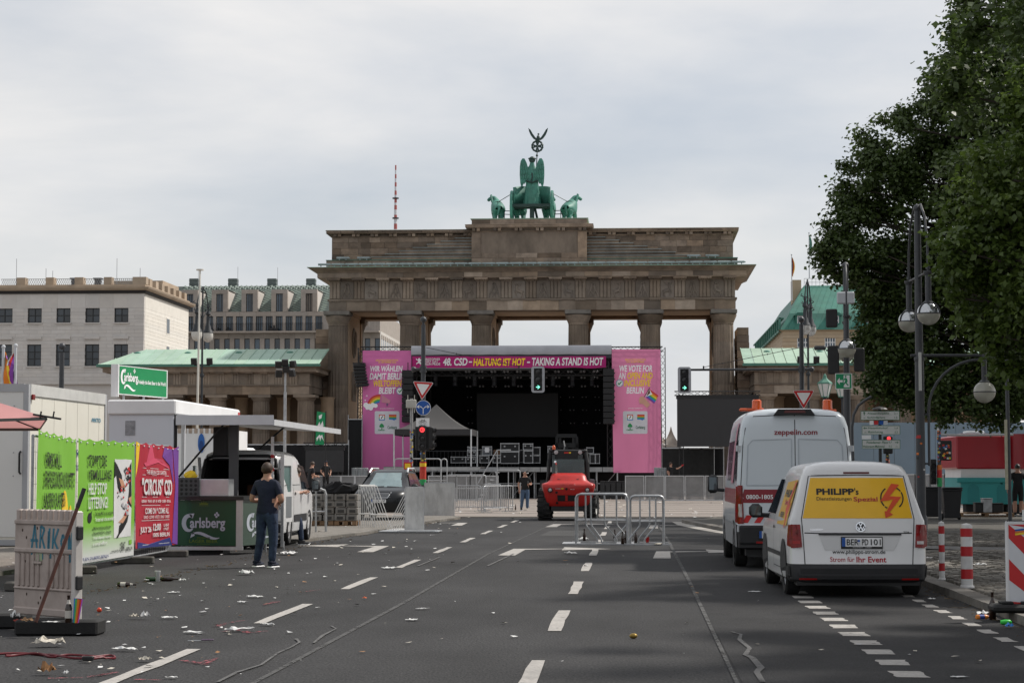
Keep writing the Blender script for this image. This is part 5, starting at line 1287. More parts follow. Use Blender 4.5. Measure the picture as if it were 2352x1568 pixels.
for q in([(.455,1.49),(.56,1.475),(.425,1.325),(.295,1.255)],[(.295,1.255),(.425,1.325),(.58,1.315),(.41,1.27)],[(.58,1.315),(.42,1.12),(.37,1.12),(.47,1.285)],[(.35,1.13),(.36,1.04),(.46,1.085),(.41,1.12)]):
 gpoly(W2,[(x+.0,z) for x,z in q]).build('bolt_mark',BOLT,v1)
b=MB()
for sg in(-1,1):gline(lambda x,z:rs(x,z,.002),[(sg*.70,.43),(sg*.72,.82),(sg*.735,1.03),(sg*.625,1.585)],.012,b)
gline(lambda x,z:rs(x,z,.002),[(-.70,.43),(.70,.43)],.012,b);gline(lambda x,z:rs(x,z,.002),[(-.63,1.59),(0,1.60),(.63,1.59)],.012,b);gline(lambda x,z:rs(x,z,.003),[(-.70,.845),(-.5,.84),(.5,.84),(.70,.845)],.014,b)
b.build('tailgate_gap',SEAM,v1)
gq(lambda x,z:rs(x,z,.012),[(-.55,1.605),(.55,1.605),(.5,1.665),(-.5,1.665)],10,2).build('spoiler',PAINT,v1)
gq(lambda x,z:rs(x,z,.02),[(-.17,1.618),(.17,1.618),(.17,1.642),(-.17,1.642)],4,1).build('brake_light',plain('dark_red_lens',(.09,.006,.006),.2),v1)
b=MB();vs=[]
b=gq(lambda x,z:rs(x,z,.005),[(-.44,.62),(.46,.62),(.56,.832),(-.52,.832)],8,3);b.build('plate_recess',mat('recess_paint',(.62,.62,.62),.35,.03,1),v1)
b=MB();gline(lambda x,z:rs(x,z,.022),[(-.52,.832),(.56,.832)],.03,b);b.build('tailgate_handle',PLASTIC,v1)
plate(v1,lambda x,z:rs(x,z,.02),.04,.727,.52,.115,[('BER',.12,.42),('PD',.5,.66),('101',.72,.97)])
for z,m_ in((.745,BLUE),(.705,GREYW)):gpoly(lambda x,z_:rs(x,z_,.03),circ(.016,10,.0,z)).build('plate_seal',m_,v1)
stext('SCHMIDT - UREN',WHT,v1,lambda x,z:rs(x,z,.026),-.08,.16,.651,.663)
b=MB();gpoly(lambda x,z:rs(x,z,.012),ring(.052,.066,24,.03,.925)).build('badge_ring',CHROME,v1)
gpoly(lambda x,z:rs(x,z,.008),circ(.062,20,.03,.925)).build('badge_disc',plain('badge_black',(.02,.02,.022),.2),v1)
stext('V',CHROME,v1,lambda x,z:rs(x,z,.014),.0,.06,.93,.975,.02);stext('W',CHROME,v1,lambda x,z:rs(x,z,.015),-.018,.078,.877,.93,.02)
stext('CADDY',CHROME,v1,lambda x,z:rs(x,z,.01),-.625,-.455,.875,.9,.03);stext('TDI',BLK,v1,lambda x,z:rs(x,z,.01),.585,.66,.84,.866,.02)
stext('www.philipps-strom.de',BLK,v1,lambda x,z:rs(x,z,.007),-.345,.345,.56,.628,.006);CR=mat('crimson_print',(0,0,0))
stext('Strom für',CR,v1,lambda x,z:rs(x,z,.007),-.375,-.06,.472,.535,.004);stext('Ihr Event',CR,v1,lambda x,z:rs(x,z,.007),-.035,.355,.465,.54,.02)
for sg in(-1,1):
 L_t=MB();q=[(sg*.875,.64),(sg*.735,.66),(sg*.74,.88),(sg*.765,.955),(sg*.868,.955)]
 gq(lambda x,z:rs(x,z,.018),[(sg*.875,.645),(sg*.735,.66),(sg*.755,.955),(sg*.872,.955)],8,8).build('tail_light',LENSR,v1)
 gq(lambda x,z:rs(x,z,.024),[(sg*.855,.70),(sg*.76,.70),(sg*.76,.74),(sg*.855,.74)],2,1).build('reverse_lens',LENSW if sg>0 else plain('bright_red_lens',(.32,.008,.008),.3),v1)
 gq(lambda y,z:B1.side(sg,y,z,.012),[(.06,.65),(.2,.68),(.17,.95),(.06,.95)],3,3).build('light_wrap',LENSR,v1)
 gq(lambda x,z:rs(x,z,.022),[(sg*.55,.235),(sg*.78,.235),(sg*.78,.258),(sg*.55,.258)],2,1).build('reflector',plain('bright_red_lens',(0,0,0)),v1)
 b=gq(lambda y,z:B1.side(sg,y,z,.006),[(.12,.215),(.55,.215),(.45,.41),(.12,.41)],5,3);b.build('bumper_end',PLASTIC,v1)
 for y in(.82,3.5):arch(v1,B1,sg,y,.39);wheel(v1,sg*.80,y,.325,.2,sg)
 gq(lambda y,z:B1.side(sg,y,z,.006),[(1.25,.5),(3.0,.5),(3.0,.56),(1.25,.56)],5,1).build('side_strip',PLASTIC,v1)
 gq(lambda y,z:B1.side(sg,y,z,.006),[(2.2,1.06),(3.3,1.06),(2.7,1.54),(2.2,1.54)],4,4).build('side_window',GLASS_D,v1)
 gq(lambda y,z:B1.side(sg,y,z,.005),[(.42,.93),(1.7,.93),(1.7,1.5),(.52,1.54)],6,4).build('side_wrap',mat('yellow_wrap',(0,0,0)),v1)
 mirror(v1,sg*1.08,3.05,1.08,sg,.19,.2)
 b=MB();gline(lambda y,z:B1.side(sg,y,z,.003),[(2.15,.3),(2.15,1.6)],.012,b);gline(lambda y,z:B1.side(sg,y,z,.003),[(1.2,.9),(1.22,.35),(2.15,.35)],.01,b);b.build('door_gap',SEAM,v1)
 gq(lambda y,z:B1.side(sg,y,z,.012),[(1.98,.86),(2.12,.86),(2.12,.9),(1.98,.9)],1,1).build('door_handle',PLASTIC,v1)
SW=lambda y,z:B1.side(-1,y,z,.009)
for s_,y0,y1,z0,z1,m_ in(('PHILIPP',1.55,.75,1.3,1.4,BLK),('Spezial',1.3,.8,1.18,1.27,CR),('VERLEIH',1.5,1.0,1.03,1.1,BLK)):stext(s_,m_,v1,SW,y0,y1,z0,z1,.03)
for q in([(.62,1.52),(.5,1.5),(.75,1.2),(.95,1.15)],[(.95,1.15),(.55,1.24),(.75,.9),(.62,.9)]):gpoly(lambda y,z:B1.side(-1,y,z,.012),q).build('bolt_mark',BOLT,v1)
gq(lambda x,z:rs(x,z,.006),[(-.88,.205),(.88,.205),(.885,.43),(-.885,.43)],24,5).build('bumper',PLASTIC,v1)
b=MB();gline(lambda x,z:rs(x,z,.02),[(-.8,.30),(.8,.30)],.03,b);b.build('bumper_ledge',mat('bumper_edge',(.03,.03,.033),.4),v1)
b=MB();b.box(-.8,.8,.1,4.2,.16,.3);b.build('underbody',DARK,v1)
gq(B1.front,[(-.6,1.08),(.6,1.08),(.52,1.6),(-.52,1.6)],6,4).build('windscreen',GLASS_D,v1)
# ---------------------------------------------------------------- tall white van with red stripe
B2=Body([(.33,.9,.05,5.8,.1,.3,.03,.1),(.36,.98,-.06,5.9,.12,.35,.03,.15),(.74,.99,-.06,5.95,.12,.4,.03,.2),(.76,1.0,.02,5.95,.1,.4,.03,.2),(1.2,1.0,.03,5.7,.1,.4,.03,.2),(1.4,.99,.04,5.0,.1,.35,.03,.2),(2.1,.95,.07,4.3,.11,.3,.03,.2),(2.42,.915,.09,4.0,.13,.3,.03,.2),(2.58,.87,.11,3.9,.15,.3,.04,.2),(2.67,.79,.15,3.7,.18,.3,.05,.15),(2.72,.62,.25,3.4,.2,.2,.05,.1),(2.745,.35,.5,3.0,.2,.2,.02,.02)])
v2=thing('parked_van','tall white service van with dark red stripe and orange beacons','van',(2.74,34.3,0))
b=B2.shell();b.m=[1 if sum(b.v[i][2] for i in f)/len(f)<.75 and min(b.v[i][1] for i in f)<.5 else 0 for f in b.f];b.build('body',[mat('cool_white_paint',(.60,.65,.69),.3,.03,.8,coat=.4,dirt=.1,dirtcol=(.42,.42,.4),dsc=1.5),PLASTIC],v2,38);r2=B2.rear
DR=plain('dark_red_wrap',(.23,.008,.018),.35)
gq(lambda x,z:r2(x,z,.004),[(-.93,1.12),(.93,1.12),(.93,1.35),(-.93,1.35)],14,2).build('red_stripe',DR,v2)
stext('0800-1805 888',WHT,v2,lambda x,z:r2(x,z,.008),-.84,-.19,1.185,1.26,.02);stext('zeppelin.com',DR,v2,lambda x,z:r2(x,z,.008),-.355,.385,2.255,2.375,.022)
for k in range(9):
 x0=-.92+k*.21;gpoly(lambda x,z:r2(x,z,.006),[(x0,.78),(x0+.105,.78),(x0+.19,.91),(x0+.085,.91)]).build('hazard_stripe',RED if k%1==0 else WHT,v2)
b=gq(lambda x,z:r2(x,z,.003),[(-.93,.77),(.93,.77),(.93,.92),(-.93,.92)],10,1);b.build('hazard_field',GREYW,v2)
b=MB();gg=lambda x,z:r2(x,z,.003)
gline(gg,[(0,.78),(0,2.62)],.014,b)
for sg in(-1,1):gline(gg,[(sg*.93,.78),(sg*.93,1.4),(sg*.88,2.2),(sg*.82,2.5),(sg*.7,2.6),(0,2.63)],.014,b)
b.build('door_gap',SEAM,v2)
for sg in(-1,1):
 q=[(sg*.06,1.42),(sg*.83,1.42),(sg*.80,2.1),(sg*.72,2.19),(sg*.06,2.21)]
 gpoly(lambda x,z:r2(x,z,.006),q).build('door_panel',mat('sky_tinted_panel',(.56,.61,.65),.3,.03,.8,coat=.4),v2)  # pale blue is a sky reflection put into the panel colour
 b=MB();gline(lambda x,z:r2(x,z,.009),q+[q[0]],.018,b);b.build('panel_edge',mat('panel_edge_paint',(.42,.46,.5),.4),v2)
 gq(lambda x,z:r2(x,z,.02),[(sg*.99,.76),(sg*.88,.77),(sg*.9,1.42),(sg*.985,1.42)],8,8).build('tail_light',LENSR,v2)
 gq(lambda x,z:r2(x,z,.024),[(sg*.985,.88),(sg*.91,.88),(sg*.915,1.1),(sg*.985,1.1)],2,2).build('reverse_lens',LENSW,v2)
 gq(lambda y,z:B2.side(sg,y,z,.014),[(.03,.77),(.18,.8),(.14,1.4),(.03,1.4)],3,3).build('light_wrap',LENSR,v2)
 for z in(2.05,.68):b=MB();p=r2(sg*.94,z,.0);b.cbox(p.x,p.y,p.z,.09,.08,.1);b.cyl((p.x+sg*.045,p.y-.04,z-.05),(p.x+sg*.045,p.y-.04,z+.05),.02,n=8);b.build('hinge',mat('hinge_metal',(.5,.52,.54),.4),v2)
 for y in(1.0,4.75):arch(v2,B2,sg,y,.42);wheel(v2,sg*.9,y,.35,.23,sg)
 gq(lambda y,z:B2.side(sg,y,z,.005),[(.2,.36),(5.5,.36),(5.5,.74),(.2,.74)],10,2).build('lower_cladding',mat('grey_cladding',(.25,.26,.27),.5),v2)
 gq(lambda y,z:B2.side(sg,y,z,.005),[(.14,1.1),(4.2,1.1),(4.2,1.36),(.14,1.36)],8,2).build('side_stripe',DR,v2)
 gq(lambda y,z:B2.side(sg,y,z,.005),[(.35,1.5),(3.4,1.5),(3.4,2.2),(.42,2.2)],8,4).build('side_window',mat('van_side_glass',(.13,.15,.165),.08,.2,1,spec=.9),v2)
 gq(lambda y,z:B2.side(sg,y,z,.012),[(1.1,1.45),(1.9,1.45),(.85,2.5),(.45,2.5)],6,8).build('wrap_graphic',plain('pink_wrap',(.55,.22,.3),.35),v2)
 mirror(v2,sg*1.22,4.85,1.42,sg,.2,.36)
b=MB();b.box(-.97,.97,-.075,.1,.42,.735);b.build('bumper',PLASTIC,v2,bevel=.03)
for x in(-.62,.62):gq(lambda a,z:Vector((a,-.082,z)),[(x-.06,.375+.06),(x+.06,.375+.06),(x+.06,.41+.06),(x-.06,.41+.06)],1,1).build('reflector',mat('bright_red_lens',(0,0,0)),v2)
plate(v2,lambda x,z:Vector((x,-.09,z)),-.38,.585,.5,.12,[('B',.12,.22),('ZP 2184',.32,.95)])
b=MB();b.prism([(-.36,2.62),(.34,2.62),(.27,2.72),(-.28,2.72)],.02,.3);b.build('brake_light_housing',DARK,v2)
gq(lambda x,z:Vector((x,.012,z)),[(-.19,2.655),(.19,2.655),(.16,2.7),(-.17,2.7)],2,1).build('brake_light',mat('dark_red_lens',(0,0,0)),v2)
for x in(-.62,.60):b=MB();b.lathe([(.09,2.66),(.085,2.74),(.082,2.88),(.06,2.9)],(x,.5,0),16);b.build('beacon',ORANGE,v2,40)
b=MB();b.bbox(-.92,-.5,.42,.62,2.70,2.75,.015);b.bbox(.5,.75,.42,.62,2.68,2.73,.015);b.build('beacon_mount',plain('orange_plastic',(.6,.1,.03),.5),v2)
b=MB();b.box(-.85,.85,.1,5.6,.22,.4);b.cyl((0,-.1,.2),(0,.5,.35),.04);b.build('underbody',DARK,v2)
gq(B2.front,[(-.75,1.35),(.75,1.35),(.7,2.1),(-.7,2.1)],6,4).build('windscreen',GLASS_D,v2)
# ---------------------------------------------------------------- white van with open rear doors beside the stall
B3=Body([(.22,.85,.05,4.6,.1,.3,.02,.1),(.28,.93,0,4.75,.12,.4,.02,.2),(.5,.95,-.02,4.8,.12,.4,.02,.2),(1.05,.95,.0,4.75,.1,.4,.02,.2),(1.2,.94,.02,4.3,.1,.35,.02,.2),(1.3,.93,.03,3.85,.1,.3,.02,.2),(1.6,.88,.06,3.5,.1,.3,.02,.2),(1.85,.83,.08,3.1,.12,.3,.02,.2),(1.97,.77,.1,2.8,.16,.3,.02,.2),(2.03,.65,.16,2.6,.2,.2,.02,.1),(2.06,.4,.4,2.2,.2,.2,.01,.02)])
v3=thing('parked_van','white van with open rear doors and dark load space beside the beer stall','van',(-8.5,42.6,.07),R(1))
sk=lambda P:sum(p.y for p in P)/4<.3 and abs(sum(p.x for p in P)/4)<.79 and.5<sum(p.z for p in P)/4<1.9
B3.shell(sk).build('body',PAINT,v3,38)
b=MB();x0,x1,y0,y1,z0,z1=-.82,.82,.08,2.9,.5,1.93
b.add([(x0,y0,z0),(x1,y0,z0),(x1,y1,z0),(x0,y1,z0),(x0+.08,y0,z1),(x1-.08,y0,z1),(x1-.08,y1,z1),(x0+.08,y1,z1)],[(0,1,2,3),(4,7,6,5),(2,6,7,3),(1,5,6,2),(0,3,7,4)])
b.build('load_space',plain('load_liner',(.02,.02,.021),.8),v3)
b=MB();b.tube([(-.84,.04,.5),(-.82,.05,1.5),(-.76,.08,1.85),(-.6,.1,1.93),(.6,.1,1.93),(.76,.08,1.85),(.82,.05,1.5),(.84,.04,.5)],.035,6);b.build('door_seal',PLASTIC,v3)
blk('cargo_box',plain('brown_cargo',(.09,.04,.02),.8),v3,-.05,.6,1.2,2.2,.52,1.3);blk('paper_note',WHT,v3,.38,.5,1.1,1.12,1.35,1.6)
for sg,ang in((-1,R(112)),(1,R(-98))):
 d=obj('rear_door',None,v3,(sg*.88,.02,0),(0,0,ang))
 b=MB();q=-sg
 pl_=[(0,.5),(q*.82,.5),(q*.82,1.85),(q*.7,1.93),(q*.15,1.9),(q*.03,1.5)]
 ws=[(q*.1,1.15),(q*.74,1.15),(q*.72,1.72),(q*.18,1.72)]
 b.prism([(0,.5),(q*.82,.5),(q*.82,1.15),(0,1.15)],-.05,.02);b.prism([(0,1.15),(q*.1,1.15),(q*.18,1.72),(q*.15,1.9),(q*.03,1.6)],-.05,.02);b.prism([(q*.74,1.15),(q*.82,1.15),(q*.82,1.85),(q*.72,1.72)],-.05,.02);b.prism([(q*.18,1.72),(q*.72,1.72),(q*.82,1.85),(q*.7,1.93),(q*.15,1.9)],-.05,.02)
 b.build('door_frame',PAINT,d);b=MB();b.prism(ws,-.02,-.01);b.build('door_glass',mat('tinted_glass',(.09,.16,.15),.1,.1,spec=.7),d)
 b=MB();b.prism([(q*.08,.6),(q*.74,.6),(q*.74,1.05),(q*.08,1.05)],.021,.03);b.build('inner_trim',plain('grey_trim',(.16,.17,.18),.6),d)
for sg in(-1,1):
 for y in(.85,3.75):arch(v3,B3,sg,y,.37);wheel(v3,sg*.86,y,.315,.2,sg)
 gq(lambda y,z:B3.side(sg,y,z,.006),[(2.55,1.2),(3.75,1.2),(3.25,1.72),(2.55,1.76)],4,4).build('side_window',GLASS_D,v3)
 b=MB()
 for yy in(2.45,1.35):gline(lambda y,z:B3.side(sg,y,z,.003),[(yy,.3),(yy,1.85)],.014,b)
 gline(lambda y,z:B3.side(sg,y,z,.003),[(.2,1.3),(2.4,1.3)],.012,b);b.build('door_gap',SEAM,v3)
 gq(lambda y,z:B3.side(sg,y,z,.008),[(1.4,.48),(3.3,.48),(3.3,.64),(1.4,.64)],5,1).build('side_strip',PLASTIC,v3)
 for yy in(1.5,2.55):gq(lambda y,z:B3.side(sg,y,z,.014),[(yy,1.08),(yy+.15,1.08),(yy+.15,1.14),(yy,1.14)],1,1).build('door_handle',PLASTIC,v3)
 mirror(v3,sg*1.12,3.7,1.28,sg,.2,.28)
b=MB();b.box(-.8,.8,.1,4.5,.15,.3);b.bbox(-.93,.93,-.07,.1,.28,.48,.03);b.build('rear_bumper',PLASTIC,v3)
# ---------------------------------------------------------------- dark estate car facing the camera
B4=Body([(.25,.8,.15,4.45,.2,.45,.05,.18),(.30,.88,.08,4.58,.2,.5,.05,.2),(.55,.9,.05,4.66,.2,.5,.05,.22),(.72,.905,.05,4.66,.2,.5,.05,.22),(.88,.9,.06,4.58,.2,.5,.05,.24),(.98,.885,.08,4.4,.18,.5,.05,.28),(1.05,.86,.1,3.75,.18,.3,.05,.25),(1.09,.84,.12,3.52,.18,.22,.05,.2),(1.35,.745,.3,3.05,.18,.22,.05,.2),(1.58,.65,.5,2.55,.18,.2,.05,.18),(1.65,.58,.6,2.35,.2,.2,.05,.15),(1.69,.45,.8,2.0,.2,.2,.05,.1),(1.705,.2,1.1,1.6,.1,.1,.02,.02)])
v4=thing('parked_car','dark grey estate car with roof rails parked behind the folded barriers','car',(-8.35,70.7,.07),PI+R(-2))
B4.shell().build('body',PAINT_D,v4,35);ff=B4.front
gq(lambda x,z:ff(x,z,.006),[(-.68,1.1),(.68,1.1),(.55,1.58),(-.55,1.58)],8,6).build('windscreen',mat('windscreen_glass',(.16,.22,.23),.06,.3,1.2,spec=1.0),v4)
for sg in(-1,1):
 gpoly(lambda x,z:ff(x,z,.012),[(sg*.36,.76),(sg*.8,.80),(sg*.84,.93),(sg*.5,.93)]).build('headlight',mat('headlight_glass',(.38,.40,.42),.1,.4,14,metal=.3,coat=.8),v4)
 gpoly(lambda x,z:ff(x,z,.012),circ(.06,12,sg*.62,.42)).build('fog_light',LENSW,v4)
 b=MB();b.tube([(sg*.66,.7,1.62),(sg*.63,.9,1.72),(sg*.63,2.3,1.72),(sg*.66,2.6,1.58)],.035,6);b.build('roof_rail',ALU,v4)
 for k,q in enumerate(([(.75,1.12),(1.9,1.12),(1.9,1.56),(1.0,1.54)],[(1.95,1.12),(3.2,1.12),(2.55,1.56),(1.95,1.56)])):gq(lambda y,z:B4.side(sg,y,z,.006),q,4,4).build('side_window',GLASS_D,v4)
 mirror(v4,sg*1.0,3.2,1.12,sg,.22,.16)
 for y in(.95,3.65):arch(v4,B4,sg,y,.4);wheel(v4,sg*.8,y,.345,.22,sg)
gpoly(lambda x,z:ff(x,z,.01),[(-.33,.76),(.33,.76),(.38,.92),(-.38,.92)]).build('upper_grille',DARK,v4);b=MB()
for k in range(4):gline(lambda x,z:ff(x,z,.016),[(-.34,.79+k*.035),(.34,.79+k*.035)],.008,b)
gline(lambda x,z:ff(x,z,.018),[(-.4,.93),(-.3,.75),(.3,.75),(.4,.93)],.022,b);b.build('grille_bars',ALU,v4)
gpoly(lambda x,z:ff(x,z,.01),[(-.5,.32),(.5,.32),(.55,.55),(-.55,.55)]).build('lower_grille',DARK,v4)
gpoly(lambda x,z:ff(x,z,.016),[(-.4,.26),(.4,.26),(.3,.34),(-.3,.34)]).build('skid_plate',ALU,v4)
b=MB();gline(lambda x,z:ff(x,z,.02),[(-.5,1.1),(-.1,1.12)],.02,b);gline(lambda x,z:ff(x,z,.02),[(.5,1.1),(.0,1.12)],.02,b);b.build('wiper',PLASTIC,v4)
plate(v4,lambda x,z:ff(-x,z,.02),0,.64,.5,.11,[('B',.12,.22),('KX 207',.32,.95)],sign=-1)
# ---------------------------------------------------------------- red telehandler
th=thing('telehandler','red rough terrain forklift with black cab driving towards the camera','forklift',(-2.28,68.9,0),R(3))
B5=Body([(.50,.70,.05,1.6,.12,.1,.05,.02),(.58,.76,-.02,1.8,.14,.1,.06,.02),(.82,.82,-.1,1.8,.16,.1,.08,.02),(1.05,.88,-.16,1.8,.18,.1,.1,.02),(1.18,.92,-.18,1.8,.2,.1,.1,.02),(1.26,.91,-.14,1.8,.22,.1,.1,.02),(1.32,.74,.0,1.8,.25,.1,.1,.02),(1.40,.64,.1,1.8,.22,.1,.08,.02),(1.52,.61,.18,1.8,.2,.1,.08,.02),(1.60,.56,.3,1.8,.2,.1,.08,.02),(1.64,.48,.45,1.8,.2,.1,.05,.02)])
B5.shell().build('hood',PAINT_R,th,45);r5=B5.rear
gpoly(lambda x,z:r5(x,z,.012),[(-.36,1.42),(.34,1.42),(.46,1.55),(-.48,1.55)]).build('air_intake',DARK,th)
gq(lambda x,z:r5(x,z,.012),[(-.38,.67),(.2,.67),(.24,.88),(-.40,.88)],6,2).build('radiator_grille',DARK,th);gq(lambda x,z:r5(x,z,.02),[(-.12,.68),(-.04,.68),(-.04,.87),(-.12,.87)],1,2).build('grille_divider',PAINT_R,th)
stext('manitou',plain('moulded_red',(.3,.012,.01),.4),th,lambda x,z:r5(x,z,.008),-.32,.22,1.22,1.31,.02);stext('manitou',WHT,th,lambda x,z:r5(x,z,.012),-.46,-.28,1.09,1.115,.03);stext('MC 25-4',WHT,th,lambda x,z:r5(x,z,.012),.06,.2,1.07,1.09,.02);gq(lambda x,z:r5(x,z,.012),[(-.26,1.085),(-.18,1.085),(-.18,1.12),(-.26,1.12)],1,1).build('sticker',YEL,th)
gpoly(lambda x,z:r5(x,z,.014),circ(.045,10,-.08,1.09)).build('lock_knob',DARK,th)
for sg in(-1,1):
 b=MB();p=r5(sg*.64,1.055,0);b.lathe([(.085,.02),(.085,-.05),(.06,-.055)],p,16,'y');o=b.build('headlight',DARK,th,40);b=MB();b.sph((p.x,p.y-.045,p.z),.06,12,8,(1,.5,1));b.build('lamp_lens',mat('pale_lens',(0,0,0)),o,60)
 w=wheel(th,sg*.80,.55,.50,.42,sg,mat('pale_rim',(.45,.44,.42),.5),R(-10));b=MB()
 for k in range(18):
  for s2 in(-1,1):a=(k+(.5 if s2>0 else 0))*2*PI/18;b.cbox(s2*.11,.505*math.cos(a),.505*math.sin(a),.21,.05,.05,rx=a+PI/2,ry=0)
 b.build('tread',TYRE,w)
 wheel(th,sg*.82,2.45,.56,.40,sg,mat('pale_rim',(0,0,0)))
for x,z in((-.42,.97),(-.4,.61)):gpoly(lambda a,c:r5(a,c,.012),circ(.045,10,x,z)).build('tow_hole',DARK,th)
b=MB();b.box(-.6,.6,.1,3.0,.32,.52);b.cyl((-1.0,.55,.5),(1.0,.55,.5),.1);b.cyl((-1.0,2.45,.56),(1.0,2.45,.56),.1);b.build('chassis',DARK,th)
b=MB()
for sg in(-1,1):
 b.tube([(sg*.70,.75,1.1),(sg*.68,.85,2.0),(sg*.62,1.0,2.42),(sg*.62,2.0,2.44),(sg*.70,2.4,1.3)],.065,6)
 b.tube([(sg*.70,1.6,1.2),(sg*.62,1.6,2.42)],.05,6);b.box(sg*.72-.04,sg*.72+.04,1.0,1.6,1.05,1.45)
b.bbox(-.68,.68,.92,2.1,2.36,2.46,.04);b.box(-.42,.34,.86,.95,2.12,2.4);b.build('cab_frame',DARK,th)
b=MB();CG=mat('cab_glass',(.12,.17,.17),.08,.3,2,trans=.6,spec=.8);[blk('cab_window',CG,th,*q) for q in((-.56,.56,.82,.84,1.62,2.12),(-.70,-.69,.95,1.6,1.35,2.3),(.69,.70,.95,1.6,1.35,2.3),(-.55,.55,2.2,2.22,1.4,2.3))]
b=MB();b.bbox(-.25,.25,1.3,1.6,1.2,1.95,.08);b.bbox(-.28,.28,1.05,1.6,1.2,1.4,.06);b.build('seat',plain('seat_grey',(.06,.062,.065),.7),th)
blk('cab_sign',plain('red_sign',(.5,.03,.02),.5),th,-.14,.02,.845,.86,2.32,2.37);blk('cab_sign',YEL,th,.03,.1,.845,.86,2.32,2.37)
b=MB();b.lathe([(.06,2.46),(.06,2.52),(.055,2.56),(.03,2.6),(.01,2.61)],(-.5,.95,0),12);b.build('beacon',ORANGE,th,60)
for sg in(-1,1):b=MB();b.lathe([(.075,.0),(.07,-.06),(.05,-.065)],(sg*.42-.0,.85,2.36),12,'y');b.build('work_lamp',LENSW,th,50)
b=MB();b.tube([(-.42,.5,1.55),(-.42,.5,1.9),(-.43,.47,1.98),(-.46,.38,2.03)],.045,8);b.build('exhaust_pipe',CHROME,th,60)
b=MB()
for sg in(-1,1):b.box(sg*.36-.05,sg*.36+.05,3.1,3.25,.3,2.95);b.box(sg*.24-.04,sg*.24+.04,3.15,3.28,.3,3.0)
b.box(-.42,.42,3.1,3.2,2.55,2.72);b.box(-.36,.36,3.12,3.22,2.92,3.05);b.box(-.5,.5,3.1,3.25,2.4,2.5);b.cyl((-.05,3.1,1.5),(0,3.1,2.7),.05);b.build('lift_mast',DARK,th)
b=MB();b.tube([(-.12,3.0,2.42),(-.08,2.95,2.6),(-.12,3.0,2.8)],.025,6);b.build('hose',plain('grey_hose',(.3,.3,.3),.5),th)
b=MB();b.box(.62,.92,.9,1.6,1.0,1.42);b.build('tool_box',plain('toolbox_grey',(.13,.14,.16),.5),th,bevel=.02)
d=obj('cab_door',None,th,(-.70,.95,0),(0,0,R(35)));b=MB();b.tube([(0,0,1.3),(0,0,2.3),(-.06,-.1,2.33),(-.25,-.32,1.5),(-.25,-.32,1.3),(0,0,1.3)],.03,6);b.build('door_frame',DARK,d);b=MB();b.add([(0,0,1.3),(0,0,2.3),(-.25,-.32,1.5),(-.25,-.32,1.3)],[(0,1,2,3)]);b.build('door_glass',mat('cab_glass',(0,0,0)),d)
# ================================================================== STREET FURNITURE
POLE=mat('anthracite_pole',(.045,.048,.054),.45,.1,3,dirt=.25,dirtcol=(.09,.09,.09),dsc=5)
FROST=mat('frosted_globe',(.50,.49,.42),.3,.1,4,trans=.35,coat=.3)
MIRR=mat('silvered_globe',(.50,.51,.52),.18,.08,3,metal=.9)
STICK=[plain('sticker_'+n_,c_,.5) for n_,c_ in(('white',(.55,.55,.53)),('red',(.42,.03,.03)),('orange',(.6,.16,.03)),('black',(.02,.02,.02)),('yellow',(.6,.48,.05)),('blue',(.08,.18,.42)))]
rs_=random.Random(77)
def stickers(par,r,z0,z1,n,x=0,y=0):
 for i in range(n):
  a=-PI/2+rs_.uniform(-1.1,1.1);z=rs_.uniform(z0,z1);h=rs_.uniform(.03,.07);b=MB();rr=r+.002+.001*(i%3)
  da=h/r*.7;b.add([(x+rr*math.cos(t),y+rr*math.sin(t),q) for t,q in((a-da,z),(a,z-.004),(a+da,z),(a+da,z+h),(a,z+h),(a-da,z+h))],[(0,1,4,5),(1,2,3,4)])
  b.build('sticker',rs_.choice(STICK),par)
def globe(par,x,y,z,r,silver):
 o=obj('lamp_globe',None,par,(x,y,z))
 pr=[(max(.002,r*math.sin(t)),-r*math.cos(t)) for t in[i*PI/20 for i in range(21)]]
 b=MB();b.lathe(pr[:11],n=24,caps=False);b.build('lower_glass',FROST,o,60)
 b=MB();b.lathe(pr[10:],n=24,caps=False);b.build('upper_glass',MIRR if silver else FROST,o,60)
 b=MB();b.lathe([(r*1.0,-.012),(r*1.03,-.012),(r*1.03,.012),(r*1.0,.012)],n=24,caps=False);b.build('equator_ring',POLE,o)
 b=MB();b.lathe([(r*.45,r*.85),(r*.5,r*.95),(r*.3,r*1.1)],n=16)
 if silver:
  for k in range(3):
   a=R(90+k*120);P=[(r*1.03*math.sin(t)*math.cos(a),r*1.03*math.sin(t)*math.sin(a),r*1.03*math.cos(t)) for t in[.3+i*.25 for i in range(6)]]
   b.tube(P,.018,5)
 b.build('lamp_cap',POLE,o,50);return o
